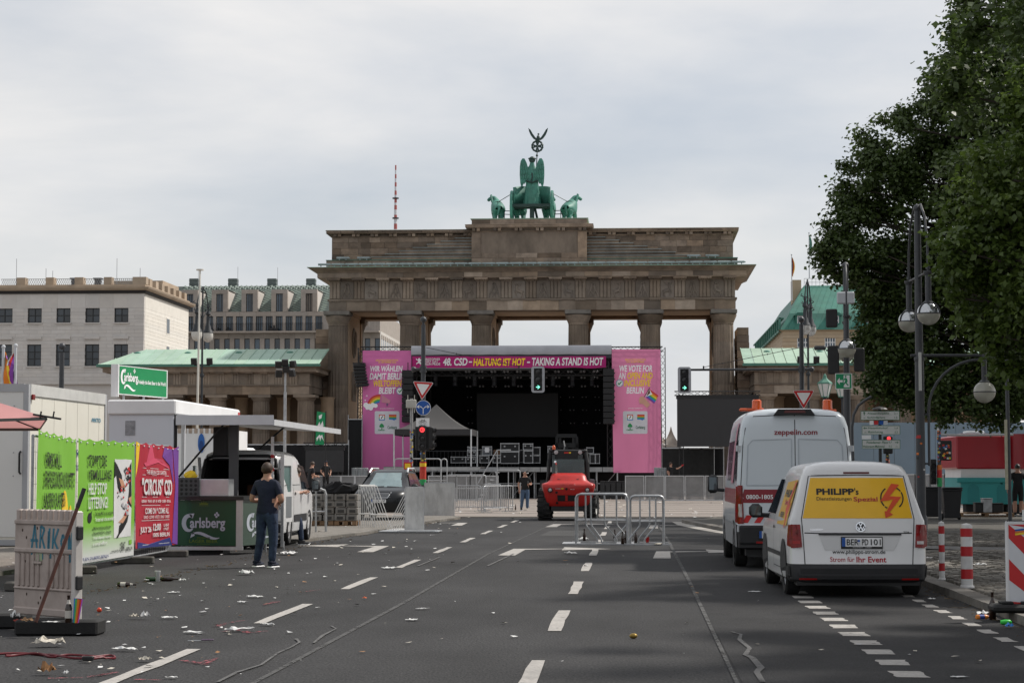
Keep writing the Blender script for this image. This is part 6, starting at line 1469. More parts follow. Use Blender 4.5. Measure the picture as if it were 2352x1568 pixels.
def tree_lamp(label,loc,rz,side_arm=True):
 t=thing('street_lamp',label,'street lamp',loc,rz,'globe street lamps on the right pavement');H_=7.75
 b=MB();b.cyl((0,0,0),(0,0,4.2),.112,.105,16);b.cyl((0,0,4.2),(0,0,H_),.095,.075,16);b.lathe([(.14,0),(.14,.5),(.115,.55)],n=16);b.sph((0,0,H_),.1,12,8);b.lathe([(.115,4.15),(.125,4.2),(.115,4.25)],n=16);b.build('pole',POLE,t,50)
 for s_ in(-1,1):
  x,y=.055*s_,-1.2*s_
  b=MB();b.tube([(0,0,H_),(x*.35,y*.35,H_+.04),(x*.75,y*.75,H_-.3),(x*.95,y*.95,H_-.9),(x,y,H_-1.6)],.028,8);b.build('bow',POLE,t,60)
  b=MB();b.cyl((0,0,H_-1.62),(x*1.12,y*1.12,H_-1.62),.03,n=8);b.cyl((x,y,H_-1.56),(x,y,H_-1.5),.05,n=8);b.cyl((x,y,H_-2.32),(x,y,H_-1.6),.07,n=12);b.lathe([(.07,H_-1.7),(.11,H_-1.64),(.11,H_-1.6)],(x,y,0),14);b.build('lamp_arm',POLE,t,50)
  globe(t,x,y,H_-2.58,.265,True)
 if side_arm:
  z=4.28;b=MB();b.cyl((-.2,0,z),(1.62,0,z),.035,n=8);b.cyl((1.5,0,z-.6),(1.5,0,z+.1),.062,n=12);b.sph((1.5,0,z+.1),.065)
  P=[(.2+1.2*(1-math.cos(a)),0,z-1.3+1.2*math.sin(a)) for a in[i*PI/16 for i in range(9)]]
  b.tube([(.2,0,1.7)]+P,.032,8)
  for q in(2.9,1.75):b.cyl((0,0,q),(.22,0,q),.022,n=6)
  b.build('side_arm',POLE,t,50);globe(t,1.5,0,z-.86,.255,False)
 return t
p=onground(2117,1237,.1)
tl=tree_lamp('tall grey street lamp with three globes, nearest one beside the small yellow van',(p.x,p.y,.1),0)
stickers(tl,.112,1.2,2.4,7);b=MB();b.cbox(0,-.1,3.9,.07,.06,.9);b.build('sensor_strip',plain('pale_sensor',(.5,.5,.48),.5),tl)
lp2=tree_lamp('street lamp with two globes carrying black boxes and the green exit sign',(6.34,60,.1),R(-8),False)
for x,z,w,h,m in((-.0,6.75,.52,.36,GREYW),(-.42,6.15,.34,.55,DARK),(-.38,4.9,.34,.85,DARK),(.38,4.9,.32,.7,DARK)):
 b=MB();b.bbox(x-w/2,x+w/2,-.28,-.12,z-h/2,z+h/2,.03);b.build('control_box' if m is DARK else 'antenna_plate',m,lp2)
b=MB();b.bbox(-.95,-.6,-.25,-.1,5.2,5.33,.03);b.cyl((-.6,-.1,5.2),(0,0,5.15),.025);b.build('security_camera',ANTH,lp2)
# exit sign on the lamp
a,c=atdepth(*f3(1468,1218),59.7),atdepth(*f3(1615,1355),59.7);E0=(a.x,59.7,c.z);ES=thing('exit_sign','green and white emergency exit sign with running figure and arrow on the lamp post','sign',E0)
w,h=c.x-a.x,a.z-c.z;b=MB();b.box(0,w,0,.02,0,h);b.build('sign_plate',WHT,ES)
def onsign(par,W_,H_,shapes,y=0):
 for k,(pts,m,nm) in enumerate(shapes):
  b=MB();b.add([(u*W_,y-.004-k*.0015,v*H_) for u,v in pts],[tuple(range(len(pts)))]);b.build(nm,m,par)
EG=plain('exit_green',(.01,.26,.11),.5)
onsign(ES,w,h,[([(.04,.04),(.96,.04),(.96,.96),(.04,.96)],EG,'green_field'),([(.5,.12),(.86,.12),(.86,.88),(.5,.88)],WHT,'door_symbol'),([(.1,.5),(.26,.72),(.26,.57),(.44,.57),(.44,.43),(.26,.43),(.26,.28)],WHT,'arrow_symbol'),(circ(.055,10,.62,.8,sy=1.1),EG,'runner'),([(.58,.72),(.7,.68),(.74,.5),(.68,.4),(.8,.25),(.74,.2),(.6,.38),(.5,.22),(.44,.27),(.56,.45),(.6,.58),(.52,.56),(.5,.62)],EG,'runner')])
# ---- traffic signal masts
def signal_head(par,x,y,z,lit,rot=0,w=.34,h=1.0,board=True):
 o=obj('signal_head',None,par,(x,y,z),(0,0,rot));b=MB();b.bbox(-w*.33,w*.33,0,.2,-h/2+.06,h/2-.06,.03);b.build('housing',DARK,o)
 if board:
  b=MB();P=[]
  for cx,cz,a0 in((w/2-.1,h/2-.1,0),(-w/2+.1,h/2-.1,90),(-w/2+.1,-h/2+.1,180),(w/2-.1,-h/2+.1,270)):
   for i in range(6):P.append((cx+.1*math.cos(R(a0+i*18)),cz+.1*math.sin(R(a0+i*18))))
  b.prism(P,-.01,.0);b.build('white_border',mat('signal_white',(.42,.43,.46),.5,.05),o)
  k=MB();k.box(-w*.31,w*.31,-.02,-.011,-h/2+.08,h/2-.08);k.build('black_board',DARK,o)
 for i in range(3):
  zz=(1-i)*h*.29;on=(i==lit)
  k=MB();k.lathe([(w*.27,-.022),(w*.27,-.1),(w*.25,-.1),(w*.25,-.022)],(0,0,zz),16,'y',False);k.v=[q if q[2]>zz-.05 or q[1]>-.05 else(q[0],-.04,q[2]) for q in k.v];k.build('visor',DARK,o)
  if on and i==2:
   for q in([(-.075,-.014),(.06,-.014),(.06,.014),(-.075,.014)],[(.0,.075),(.08,0),(.045,0),(-.02,.06)],[(.0,-.075),(.08,0),(.045,0),(-.02,-.06)]):
    k=MB();k.add([(a,-.03,zz+c) for a,c in q],[tuple(range(len(q)))]);k.build('green_arrow',mat('green_signal',(.2,.8,.6),.4,0,emit=(.25,1,.72),estr=1.6),o)
  elif on:
   k=MB();k.add([(a,-.03,zz+c) for a,c in circ(w*.23,18)],[tuple(range(18))]);k.build('red_light',mat('red_signal',(.8,.05,.05),.4,0,emit=(1,.05,.06),estr=1.3),o)
   for q in([(-.05,-.008),(.06,-.008),(.06,.008),(-.05,.008)],[(.0,.05),(-.062,0),(-.04,0),(.015,.04)],[(.0,-.05),(-.062,0),(-.04,0),(.015,-.04)]):
    k=MB();k.add([(a,-.034,zz+c) for a,c in q],[tuple(range(len(q)))]);k.build('arrow_mask',BLK,o)
  else:
   k=MB();k.lathe([(w*.22,-.025),(w*.12,-.035),(.001,-.04)],(0,0,zz),16,'y',False);k.build('dark_lens',plain('dark_lens',(.03,.03,.032),.15),o,60)
 return o
def yield_sign(par,cx,y,cz,s_,tilt=0):
 o=obj('give_way_sign',None,par,(cx,y,cz),(0,R(tilt),0));q=lambda k:[(s_/2*k,s_*.289*k),(0,-s_*.577*k),(-s_/2*k,s_*.289*k)]
 def rnd(P,r):
  out=[];n=len(P)
  for i in range(n):
   a,b_,c=Vector(P[i-1]),Vector(P[i]),Vector(P[(i+1)%n]);u,v=(a-b_).normalized(),(c-b_).normalized()
   for t in(0,.25,.5,.75,1):out.append((b_+u*r*(1-t)**2+v*r*t**2)[:])
  return out
 b=MB();b.prism(rnd(q(1.0),.09),0,.02);b.build('sign_back',GREYW,o)
 for k,(sc_,m) in enumerate(((.97,WHT),(.93,RED),(.62,WHT))):b=MB();b.add([(a,-.003-.002*k,c) for a,c in rnd(q(sc_),.07*sc_)],[tuple(range(15))]);b.build('sign_face',m,o)
 return o
def mast(label,px_,Y,zarm,zt_,xh,rz=0):
 p=atdepth(px_,900,Y);t=thing('signal_mast',label,'traffic light',(p.x,Y,.1));zt_-=.1;zarm-=.1
 b=MB();b.cyl((0,0,0),(0,0,zt_-.25),.11,.085,14);b.cyl((0,0,zt_-.25),(0,0,zt_-.15),.05);b.sph((0,0,zt_-.05),.125,14,10);b.build('pole',POLE,t,50)
 hx=atdepth(xh,900,Y).x-p.x;sg=1 if hx>0 else-1
 b=MB();b.cyl((-sg*.35,0,zarm),(hx-sg*.1,0,zarm),.055,.045,10);b.lathe([(.14,-.12),(.14,.12)],(0,0,zarm),12);b.sph((-sg*.38,0,zarm),.11);b.build('mast_arm',POLE,t,50)
 b=MB();b.cyl((sg*.1,0,zt_-1.15),(hx-sg*.75,0,zarm+.1),.012,n=5);b.cyl((hx-sg*.75,0,zarm),(hx-sg*.75,0,zarm+.15),.03)
 for u in(.33,.6,.8):b.sph((sg*.1+(hx-sg*.85)*u,0,zt_-1.15+(zarm+.1-zt_+1.15)*u),.03,6,4)
 b.build('stay_cable',DARK,t);return t,hx,zarm
Ym=78
za=atdepth(1236,847,Ym).z;ztp=atdepth(972,731,Ym).z
m1,hx1,z1m=mast('traffic light mast left of the stage with give way sign and red arrow light',972,Ym,za,ztp,1236)
zc=atdepth(1236,871.5,Ym).z-.1;signal_head(m1,hx1,-.12,zc,2,w=.52,h=1.03)
z_=lambda d:atdepth(972,d,Ym).z-.1
yield_sign(m1,.0,-.16,z_(891),.84,4)
def disc_sign(par,x,y,z,r):
 o=obj('blue_sign',None,par,(x,y,z));b=MB();b.lathe([(r,0),(r,.02)],(0,0,0),28,'y');b.build('sign_back',GREYW,o)
 for k,(rr,m) in enumerate(((r*.98,WHT),(r*.94,BLUE))):b=MB();b.add([(a,-.004-.002*k,c) for a,c in circ(rr,28)],[tuple(range(28))]);b.build('sign_face',m,o)
 for q in([(-.05,-.8),(.05,-.8),(.05,-.1),(-.05,-.1)],[(-.05,-.12),(.05,-.12),(.35,.1),(.6,.1),(.6,.22),(.3,.2)],[(-.05,-.12),(.05,-.12),(-.3,.2),(-.6,.22),(-.6,.1),(-.35,.1)],[(.5,.42),(.85,.14),(.5,-.12),(.6,.14)],[(-.5,.42),(-.6,.14),(-.5,-.12),(-.85,.14)]):
  b=MB();b.add([(a*r,-.012,c*r) for a,c in q],[tuple(range(len(q)))]);b.build('arrow_symbol',WHT,o)
disc_sign(m1,.02,-.16,z_(936.5),.30)
o=obj('bicycle_sign',None,m1,(0,-.15,z_(971)));b=MB();b.box(-.26,.26,0,.015,-.19,.19);b.build('sign_plate',WHT,o)
def bicycle(par,x,z,s_,m,y=-.006):
 b=MB();
 for sx_ in(-1,1):b.add([(x+sx_*.55*s_+a*s_,y,z+c*s_) for a,c in ring(.30,.36,14)[:]],[(i,i+1,27-i,28-i) if False else(i,(i+1)%14,14+(27-14-(i+1))%14,14+(27-14-i)%14) for i in range(13)])
 for a,c in(((-.55,0),(-.2,.5)),((-.2,.5),(.4,.5)),((.4,.5),(-.05,0)),((-.05,0),(-.55,0)),((-.2,.55),(-.05,0)),((.55,0),(.35,.65)),((-.3,.58),(-.05,.58)),((.3,.68),(.5,.66))):
  a,c=Vector(a),Vector(c);d=(c-a).normalized();n=Vector((-d.y,d.x))*.035
  b.add([(x+q.x*s_,y,z+q.y*s_) for q in(a+n,a-n,c-n,c+n)],[(0,1,2,3)])
 b.build('bicycle_symbol',m,par)
bicycle(o,0,.02,.17,BLK);lettering('frei',BLK,o,(0,-.006,-.12),X_,Z_,.18,.09,.01)
signal_head(m1,.0,-.3,z_(1006),0,w=.44,h=1.12,board=False)
b=MB();b.bbox(-.3,.3,-.16,-.12,z_(1034),z_(979),.02);b.build('backing_board',DARK,m1)
signal_head(m1,.42,-.1,z_(1006),-1,R(80),w=.4,h=1.0,board=False)
for zt0,zb0,m in((1060,1078,RED),(1078,1100,plain('wrap_red',(.5,.05,.03),.6)),(1100,1113,GRN)):b=MB();b.cyl((0,0,z_(zb0)),(0,0,z_(zt0)),.13,n=14);b.build('poster_wrap',m,m1,50)
b=MB();b.cyl((0,0,z_(1071)),(0,0,z_(1063)),.132,n=14);b.build('poster_wrap',YEL,m1,50)
stickers(m1,.112,z_(1060),z_(1040),8)
m2,hx2,z2m=mast('traffic light mast right of the gate with green arrow light',1842,Ym,atdepth(1572,849,Ym).z,atdepth(1842,731,Ym).z,1572)
signal_head(m2,hx2,-.12,atdepth(1572,873,Ym).z-.1,2,w=.52,h=1.03);yield_sign(m2,.05,-.15,atdepth(1845,911,Ym).z-.1,.86)
# sticker covered camera pole beside the mast
p=atdepth(945,1000,77);t=thing('camera_pole','thin sticker covered pole with pale antenna box beside the left traffic light','pole',(p.x,77,.1));zq=lambda d:atdepth(945,d,77).z-.1
b=MB();b.cyl((0,0,0),(0,0,zq(915)),.06,n=10);b.build('pole',mat('pale_pole',(.28,.28,.28),.5,.2,8),t,50);stickers(t,.062,zq(1100),zq(985),40)
b=MB();b.bbox(-.2,.2,-.2,-.08,zq(937),zq(918),.02);b.build('antenna_box',mat('cream_box',(.42,.41,.37),.5),t)
b=MB();[b.cyl((x,-.14,zq(y0)),(x,-.14,zq(y1)),.016,n=6) for x in(-.13,.13) for y0,y1 in((918,907),(948,937))];b.build('antenna_rods',mat('cream_box',(0,0,0)),t)
for zt0,zb0,m in((1061,1084,RED),):b=MB();b.box(-.28,.02,-.1,-.08,zq(zb0),zq(zt0));b.build('poster',RED,t);b=MB();b.box(-.24,-.02,-.105,-.101,zq(1075),zq(1064));b.build('poster_emblem',YEL,t)
# ball topped masts and flags on the left
p=atdepth(141,900,62);t=thing('signal_mast','dark ball topped mast with stay cable in front of the pale stone building','traffic light',(p.x,62,.07));zt_=atdepth(141,793,62).z
b=MB();b.cyl((0,0,0),(0,0,zt_-.3),.09,.075,12);b.sph((0,0,zt_-.1),.11,12,8);b.build('pole',POLE,t,50)
b=MB();b.cyl((-.05,0,zt_-1.4),(-3.2,0,zt_-3.2),.012,n=5);[b.sph((-.05-3.15*u,0,zt_-1.4-1.8*u),.03,6,4) for u in(.2,.45,.7)];b.build('stay_cable',DARK,t)
for lab,x0,yt,ms in(('white flagpole with rainbow flag at the left picture edge',8,800,[RB[1],RB[2],RB[5]]),('white flagpole with purple and red flag in front of the pale building',36,797,[RB[5],RB[0],WHT])):
 p=atdepth(x0,yt,90);t=thing('flagpole',lab,'flag',(p.x,90,.07));b=MB();b.cyl((0,0,0),(0,0,p.z),.07,n=8);b.sph((0,0,p.z),.1,8,6);b.build('pole',GREYW,t)
 for i,m_ in enumerate(ms):
  b=MB();vs=[];n=8;s_=-1 if x0<20 else 1
  for k in range(n+1):
   zz_=p.z-.2-k*.25;w0=.1+.75*(k/n)**.8
   for u in(i/3,(i+1)/3):vs.append((s_*(-.06-w0*u) if x0>20 else(.06+w0*u),.15*math.sin(k+u*4),zz_-.25*u))
  b.add(vs,[(2*k,2*k+1,2*k+3,2*k+2) for k in range(n)]);b.build('flag_cloth',m_,t,60)
# ornate double lamps near the gate
IRON=plain('cast_iron',(.022,.026,.030),.5)
def ornate(label,px_,Y,ytop,yglobe,floods,globe_m):
 p=atdepth(px_,900,Y);t=thing('ornate_lamp',label,'street lamp',(p.x,Y,0));z=lambda d:atdepth(px_,d,Y).z
 zg=z(yglobe);b=MB();b.cyl((0,0,0),(0,0,1),.16,.12,12);b.cyl((0,0,1),(0,0,zg+2.85),.085,.045,10);b.lathe([(.1,2.2),(.14,2.3),(.1,2.4)]);b.lathe([(.1,z(floods)-.9),(.13,z(floods)-.8),(.1,z(floods)-.7)]);b.build('pole',IRON,t,50)
 b=MB()
 for k,s_ in enumerate((-1,1)):
  x,y=s_*.2,s_*.55
  b=MB();b.tube([(0,0,zg+2.8),(x*.6,y*.6,zg+2.5),(x,y,zg+1.8)],.035,6);b.tube([(0,0,zg+1.0),(x*.5,y*.5,zg+1.3),(x,y,zg+1.6)],.03,6)
  for q in range(6):b.tube([(x,y,zg+1.1+q*.14),(x+.22*math.cos(q*1.9),y,zg+1.2+q*.14),(x+.15*math.cos(q*1.9),y,zg+1.3+q*.14)],.03,5)
  b.build('scroll_bracket',IRON,t,60)
  b=MB();b.lathe([(.04,1.85),(.09,1.7),(.05,1.6),(.11,1.45),(.15,1.3),(.07,1.2),(.10,1.05),(.11,.7),(.17,.6),(.19,.45),(.3,.28),(.32,.22)],(x,y,zg),14);o=b.build('lamp_hood',IRON,t,40)
  b=MB();b.lathe([(.3,.21),(.31,.0),(.26,-.18),(.15,-.28),(.03,-.32)],(x,y,zg),16);b.build('lamp_glass',globe_m,o,60)
 for s_ in(-1,1):b=MB();b.cbox(s_*.45,-.1,z(floods),.32,.2,.36,0,.3);b.cyl((0,0,z(floods)-.22),(s_*.45,0,z(floods)-.22),.03);b.build('floodlight',DARK,t)
 return t
ornate('ornate black double lamp beside the white flagpole left of the gate',463.5,112,655,772,830,plain('milk_glass',(.55,.54,.5),.25))
ornate('ornate dark double lamp in front of the hotel roof right of the gate',1857,112,640,758,826,mat('clear_globe',(.5,.5,.48),.1,.1,2,trans=.5))
a,c=atdepth(459.5,621,100),atdepth(455,925,100);t=thing('flagpole','bare white flagpole beside the ornate lamp on the left','flagpole',(a.x,100,0));b=MB();b.cyl((-.1,0,0),(0,0,a.z),.075,.04,10);b.lathe([(.2,a.z),(.2,a.z+.06)],n=10);b.build('pole',mat('cream_pole',(.6,.58,.52),.5,.05),t,50)
for lab,px_,Y in(('green square lantern with white panes behind the service van',1895,112),('small green lantern half hidden behind the exit sign lamp post',1934,116)):
 p=atdepth(px_,911,Y);t=thing('lantern',lab,'lantern',(p.x,Y,0));z0=p.z
 b=MB();b.cyl((0,0,0),(0,0,z0),.06,n=8);b.lathe([(.12,z0-.12),(.08,z0)],n=8);b.build('pole',IRON,t)
 b=MB();b.lathe([(.2,z0+.02),(.4,z0+.72)],n=6,caps=False);b.build('lantern_glass',plain('lantern_pane',(.6,.6,.58),.3),t)
 b=MB();b.lathe([(.43,z0+.72),(.4,z0+.8),(.2,z0+.95),(.12,z0+1.05),(.08,z0+1.2),(.01,z0+1.3)],n=6)
 for k in range(6):a=k*PI/3;b.cyl((.2*math.cos(a),.2*math.sin(a),z0),(.405*math.cos(a),.405*math.sin(a),z0+.72),.025,n=4)
 b.lathe([(.22,z0-.03),(.22,z0+.02)],n=6);b.build('lantern_frame',COPPER_D,t)
# light tower left of the stage
p=atdepth(655,900,104);t=thing('light_tower','mobile light tower with a cluster of black floodlights left of the stage','light',(p.x,104,0));zz_=lambda d:atdepth(655,d,104).z
b=MB();b.cyl((0,0,0),(0,0,zz_(900)),.08,n=8);b.cyl((0,0,zz_(900)),(0,0,zz_(848)),.055,n=8);b.box(-.5,.5,-.03,.03,zz_(849),zz_(846));b.build('mast',STEEL,t,50)
for x,dz,r_ in((-.36,.25,.3),(-.33,-.25,.3),(.42,.28,-.5),(.38,-.22,-.5),(0,.35,0),(.05,.0,0)):b=MB();b.cbox(x,-.1,zz_(848)+dz,.34,.2,.34,r_,.3);b.build('floodlight',DARK,t,bevel=.02)
p=atdepth(738,1000,116);a,c=atdepth(728,944,116),atdepth(748,1021,116);t=thing('beach_flag','narrow green vertical flag with white leaf emblem left of the stage','flag',(a.x,116,0));w=c.x-a.x
b=MB();b.cyl((w,0,0),(w,0,a.z),.03);b.build('pole',DARK,t)
b=MB();b.add([(0,.0,a.z),(w,0,a.z-.1),(w-.1,0,c.z),(-.1,0,c.z)],[(0,1,2,3)]);b.build('flag_cloth',plain('flag_green',(.01,.24,.09),.7),t)
for q in([(.1,.1),(.35,.35),(.5,.1),(.6,.35),(.9,.1),(.7,.5),(.55,.42),(.4,.5),(.05,.3)],[(.15,1.0),(.4,1.25),(.5,1.05),(.75,1.3),(.85,1.0),(.5,.8)],[(.3,1.6),(.7,1.7),(.6,1.45),(.35,1.4)]):
 b=MB();b.add([(x*w-.05,-.01,c.z+.1+z) for x,z in q],[tuple(range(len(q)))]);b.build('leaf_emblem',WHT,t)
# ---- cycle route signs
YB=54;p=atdepth(2022,1000,YB);t=thing('cycle_signpost','cycle route signpost with three white green lettered boards behind the yellow van','sign',(p.x,YB,.1));GT=plain('sign_green_ink',(.02,.14,.06),.5)
b=MB();b.cyl((0,.06,0),(0,.06,atdepth(2022,935,YB).z-.1),.045,n=10);b.lathe([(.22,0),(.18,.04),(.05,.08)],(0,.06,atdepth(2022,940,YB).z-.1),12);b.build('post',DARK,t);stickers(t,.046,.9,1.6,6,0,.06)
def fz(x,y):return(2500+x*.33159)/1.30612,(1180+y*.33159)/1.30612
def rboard(x0,y0,x1,y1,l1,l2,ar,d1,d2):
 a,c=atdepth(*fz(x0,y0),YB),atdepth(*fz(x1,y1),YB);w,h=c.x-a.x,a.z-c.z
 o=obj('direction_board',None,t,(a.x-p.x,0,c.z-.1));b=MB();b.box(0,w,0,.02,0,h);b.build('board',plain('board_white',(.55,.56,.54),.5),o);b=MB();e=.012
 for q in((0,w,0,e),(0,w,h-e,h),(0,e,e,h-e),(w-e,w,e,h-e)):b.box(q[0],q[1],-.004,-.001,q[2],q[3])
 b.build('board_border',GT,o)
 L_=(.17,.72) if ar!='r' else(.12,.62)
 lettering(l1,GT,o,(w*L_[0],-.003,h*.58),X_,Z_,w*min(.56,.042*len(l1)),h*.26,.006,mid=False);lettering(l2,GT,o,(w*(L_[0] if ar!='r' else.03),-.003,h*.14),X_,Z_,w*min(.56,.042*len(l2)),h*.26,.006,mid=False)
 dx=.86 if ar!='r' else.7
 lettering(d1,GT,o,(w*dx,-.003,h*.58),X_,Z_,w*.08,h*.24,mid=False);lettering(d2,GT,o,(w*dx,-.003,h*.14),X_,Z_,w*.08,h*.24,mid=False)
 A_={'u':[(.5,1),(.1,.55),(.4,.65),(.4,0),(.6,0),(.6,.65),(.9,.55)],'l':[(0,.5),(.45,.9),(.35,.6),(1,.6),(1,.4),(.35,.4),(.45,.1)],'r':[(1,.5),(.55,.9),(.65,.6),(0,.6),(0,.4),(.65,.4),(.55,.1)]}[ar]
 ax,az=(.04,.55) if ar!='r' else(.86,.52)
 b=MB();b.add([(w*ax+u*w*.1,-.005,h*az+v*h*.36) for u,v in A_],[tuple(range(len(A_)))]);b.build('arrow_symbol',GT,o)
 bicycle(o,w*(.09 if ar!='r' else.9),h*.22,h*.14,GT,-.005)
rboard(247,157,600,240,'Alexanderplatz','Schloßplatz','u','2,1','1,5');rboard(257,289,605,371,'Hauptbahnhof','Reichstag','l','1,4','0,2');rboard(260,417,606,499,'Potsdamer Platz','Holocaust-Mahnmal','r','0,7','0,2')
for x0,m in((328,WHT),(368,RED),(416,BLUE),(455,GREYW)):
 a,c=atdepth(*fz(x0,246),YB),atdepth(*fz(x0+40,282),YB);blk('route_plate',m,t,a.x-p.x,c.x-p.x-.01,.0,.015,c.z-.1,a.z-.1)
a,c=atdepth(*fz(258,376),YB),atdepth(*fz(342,412),YB);blk('route_plate',WHT,t,a.x-p.x,c.x-p.x,0,.015,c.z-.1,a.z-.1)
p=atdepth(*fz(490,600),57);t=thing('pedestrian_signal','pedestrian traffic light showing red behind the cycle route signs','traffic light',(p.x,57,.1));z=lambda y:atdepth(*fz(490,y),57).z-.1
b=MB();b.cyl((0,0,0),(0,0,z(380)),.055,n=10);b.build('pole',POLE,t,50);stickers(t,.057,z(660),z(540),16)
for ya,yb in((385,425),(470,545)):b=MB();b.bbox(-.13,.13,-.2,-.06,z(yb),z(ya),.02);b.build('signal_box',DARK,t)
b=MB();b.sph((.02,-.2,z(407)),.055,10,6,(1,.4,1));b.build('red_light',mat('red_signal',(0,0,0)),t)
P=[atdepth(*fz(*q),56) for q in((182,660),(172,420),(170,300),(185,190),(225,110),(280,65),(345,28))];t=thing('curved_pole','thin dark pole curving over the cycle route signs','pole',(P[0].x,56,.1));b=MB();b.tube([(0,0,0)]+[(q.x-P[0].x,0,q.z-.1) for q in P],.04,8);b.build('tube',POLE,t,50)
b=MB();b.lathe([(.07,0),(.07,.3),(.045,.34)],n=10);b.build('foot',POLE,t)
# small signal with push buttons in front of the blue hoarding
p=atdepth(*fz(960,700),66);t=thing('pedestrian_signal','sticker covered signal post with dark lights between the lamp post and the red kiosk','traffic light',(p.x,66,.1));z=lambda y:atdepth(*fz(960,y),66).z-.1
b=MB();b.cyl((0,0,0),(0,0,z(310)),.06,n=10);b.build('pole',POLE,t,50);stickers(t,.062,z(630),z(330),26)
b=MB();b.bbox(.04,.4,-.1,.1,z(605),z(425),.03);b.build('signal_box',DARK,t)
for k in range(14):b=MB();b.cbox(.1+.24*rs_.random(),-.103,z(600)+.5*rs_.random(),.07,.004,.06,0,0,rs_.uniform(-.5,.5));b.build('sticker',rs_.choice(STICK),t)
o=obj('signal_head',None,t,(-.2,-.05,z(710)));b=MB();b.bbox(-.1,.1,0,.16,-.4,.42,.02);b.build('housing',DARK,o);b=MB();[b.lathe([(.09,0),(.09,-.08)],(0,0,q),12,'y',False) for q in(-.28,-.05,.2)];b.build('visor',DARK,o)
for za_,zb_,m in((645,690,plain('sticker_orange',(0,0,0))),(690,760,RED),(760,840,GRN)):b=MB();b.cyl((0,0,z(zb_)),(0,0,z(za_)),.085,n=12);b.build('poster_wrap',m,t,50)
b=MB();b.tube([(0,0,z(372)),(.9,0,z(378)),(2.4,0,z(372))],.04,6);b.build('side_rail',plain('pale_rail',(.4,.4,.4),.5),t)
# ---- bollards, warning board, bins
def bollard(label,loc,r,h,bands):
 t=thing('bollard',label,'bollard',loc,0);b=MB();b.lathe([(r*1.0,0),(r,h-r*.5),(r*.9,h-r*.15),(r*.5,h),(.002,h+.01)],n=20);b.build('post',mat('bollard_white',(.62,.62,.62),.5,.06,3,dirt=.4,dirtcol=(.2,.19,.17),dsc=4),t,40)
 for z0,z1 in bands:b=MB();b.lathe([(r+.002,z0),(r+.002,z1)],n=20,caps=False);b.build('red_band',plain('bollard_red',(.42,.015,.02),.45),t,40)
 b=MB();b.lathe([(r*1.25,0),(r*1.2,.025),(r,.035)],n=20);b.build('foot_ring',mat('bollard_white',(0,0,0)),t,40);return t
p=onground(2151,1331,.1);bollard('thin white bollard with three narrow red bands near the kerb',(p.x+.08,p.y,.1),.041,.83,((.13,.24),(.4,.5),(.66,.77)))
p=onground(2211,1349,.1);bollard('thick white bollard with three wide red bands near the kerb',(p.x+.06,p.y,.1),.079,.85,((.12,.25),(.42,.55),(.68,.79)))
p=onground(2300,1430,.0);wb=thing('warning_board','red and white striped warning board on a black rubber foot at the right kerb','barrier board',(4.26,p.y+.3,.1));w,h=.42,1.0
b=MB();b.bbox(-.18,-.18+w,-.02,.02,.04,h,.018);b.build('board_frame',mat('board_white_plastic',(.66,.66,.66),.45,.05,2),wb,40)
b=MB();b.cyl((.04,0,h),(.04,0,h+.12),.03,n=10);b.build('lamp_stub',mat('board_white_plastic',(0,0,0)),wb,40)
for k in range(-1,4):
 z0=-.02+k*.46;P=[(-.145,z0+.37),(.205,z0),(.205,z0+.23),(-.145,z0+.60)]
 out=[(x,min(max(z,.08),h-.04)) for x,z in P]
 if max(q[1] for q in out)-min(q[1] for q in out)>.02:b=MB();b.add([(x,-.024,z) for x,z in out],[(0,1,2,3)]);b.build('red_stripe',plain('reflective_red',(.5,.02,.022),.4),wb)
b=MB();b.add([(-.145,-.022,.08),(.205,-.022,.08),(.205,-.022,h-.04),(-.145,-.022,h-.04)],[(0,1,2,3)]);b.build('reflective_face',plain('reflective_white',(.6,.61,.64),.4),wb)
for k,m in enumerate((YEL,plain('sticker_orange',(0,0,0)),BLUE)):b=MB();b.cbox(.0,-.027,.86+k*.022,.15,.002,.02,0,0,-.12);b.build('sticker',m,wb)
b=MB();b.bbox(-.35,.75,-.22,.2,0,.09,.03);[b.bbox(-.25+k*.22,-.12+k*.22,-.15,.12,.091,.12,.01) for k in range(4)];b.build('rubber_foot',RUB,wb,40)
p=onground(2322,1262,.1);t=thing('sign_post','dark post with grey paper strip behind the striped warning board','post',(p.x,p.y,.1));zt_=atdepth(2312,975,p.y).z
b=MB();b.cyl((0,0,0),(-.03,0,zt_+1.5),.04,n=10);b.build('post',POLE,t,50);b=MB();b.box(-.1,-.04,-.05,-.045,1.2,zt_);b.build('paper_strip',mat('paper_strip',(.4,.38,.28),.8,.2,6),t)
def bin_(label,px_,py_,Y):
 p=atdepth(px_,py_,Y);t=thing('wheelie_bin',label,'bin',(p.x,Y,.1),R(rs_.uniform(-6,6)));b=MB();h=1.0
 b.add([(-.24,-.26,.05),(.24,-.26,.05),(.24,.24,.05),(-.24,.24,.05),(-.31,-.34,h),(.31,-.34,h),(.31,.34,h),(-.31,.34,h)],[(0,3,2,1),(4,5,6,7),(0,1,5,4),(1,2,6,5),(2,3,7,6),(3,0,4,7)]);b.box(-.33,.33,-.36,.36,h-.06,h);b.build('bin_body',plain('bin_black',(.018,.018,.02),.45),t,bevel=.02)
 b=MB();b.bbox(-.34,.34,-.38,.34,h+.003,h+.07,.025);b.cyl((-.3,.4,h),(.3,.4,h),.03);b.build('lid',plain('bin_black',(0,0,0)),t)
 for x in(-.27,.3):b=MB();b.lathe([(.11,-.04),(.11,.04)],(x,.2,.1),14,'x');b.build('bin_wheel',RUB,t,40)
bin_('black wheelie bin beside the lamp post, left one of two',2140,1150,69);bin_('black wheelie bin right of another bin in front of the red kiosk',2184,1150,67)
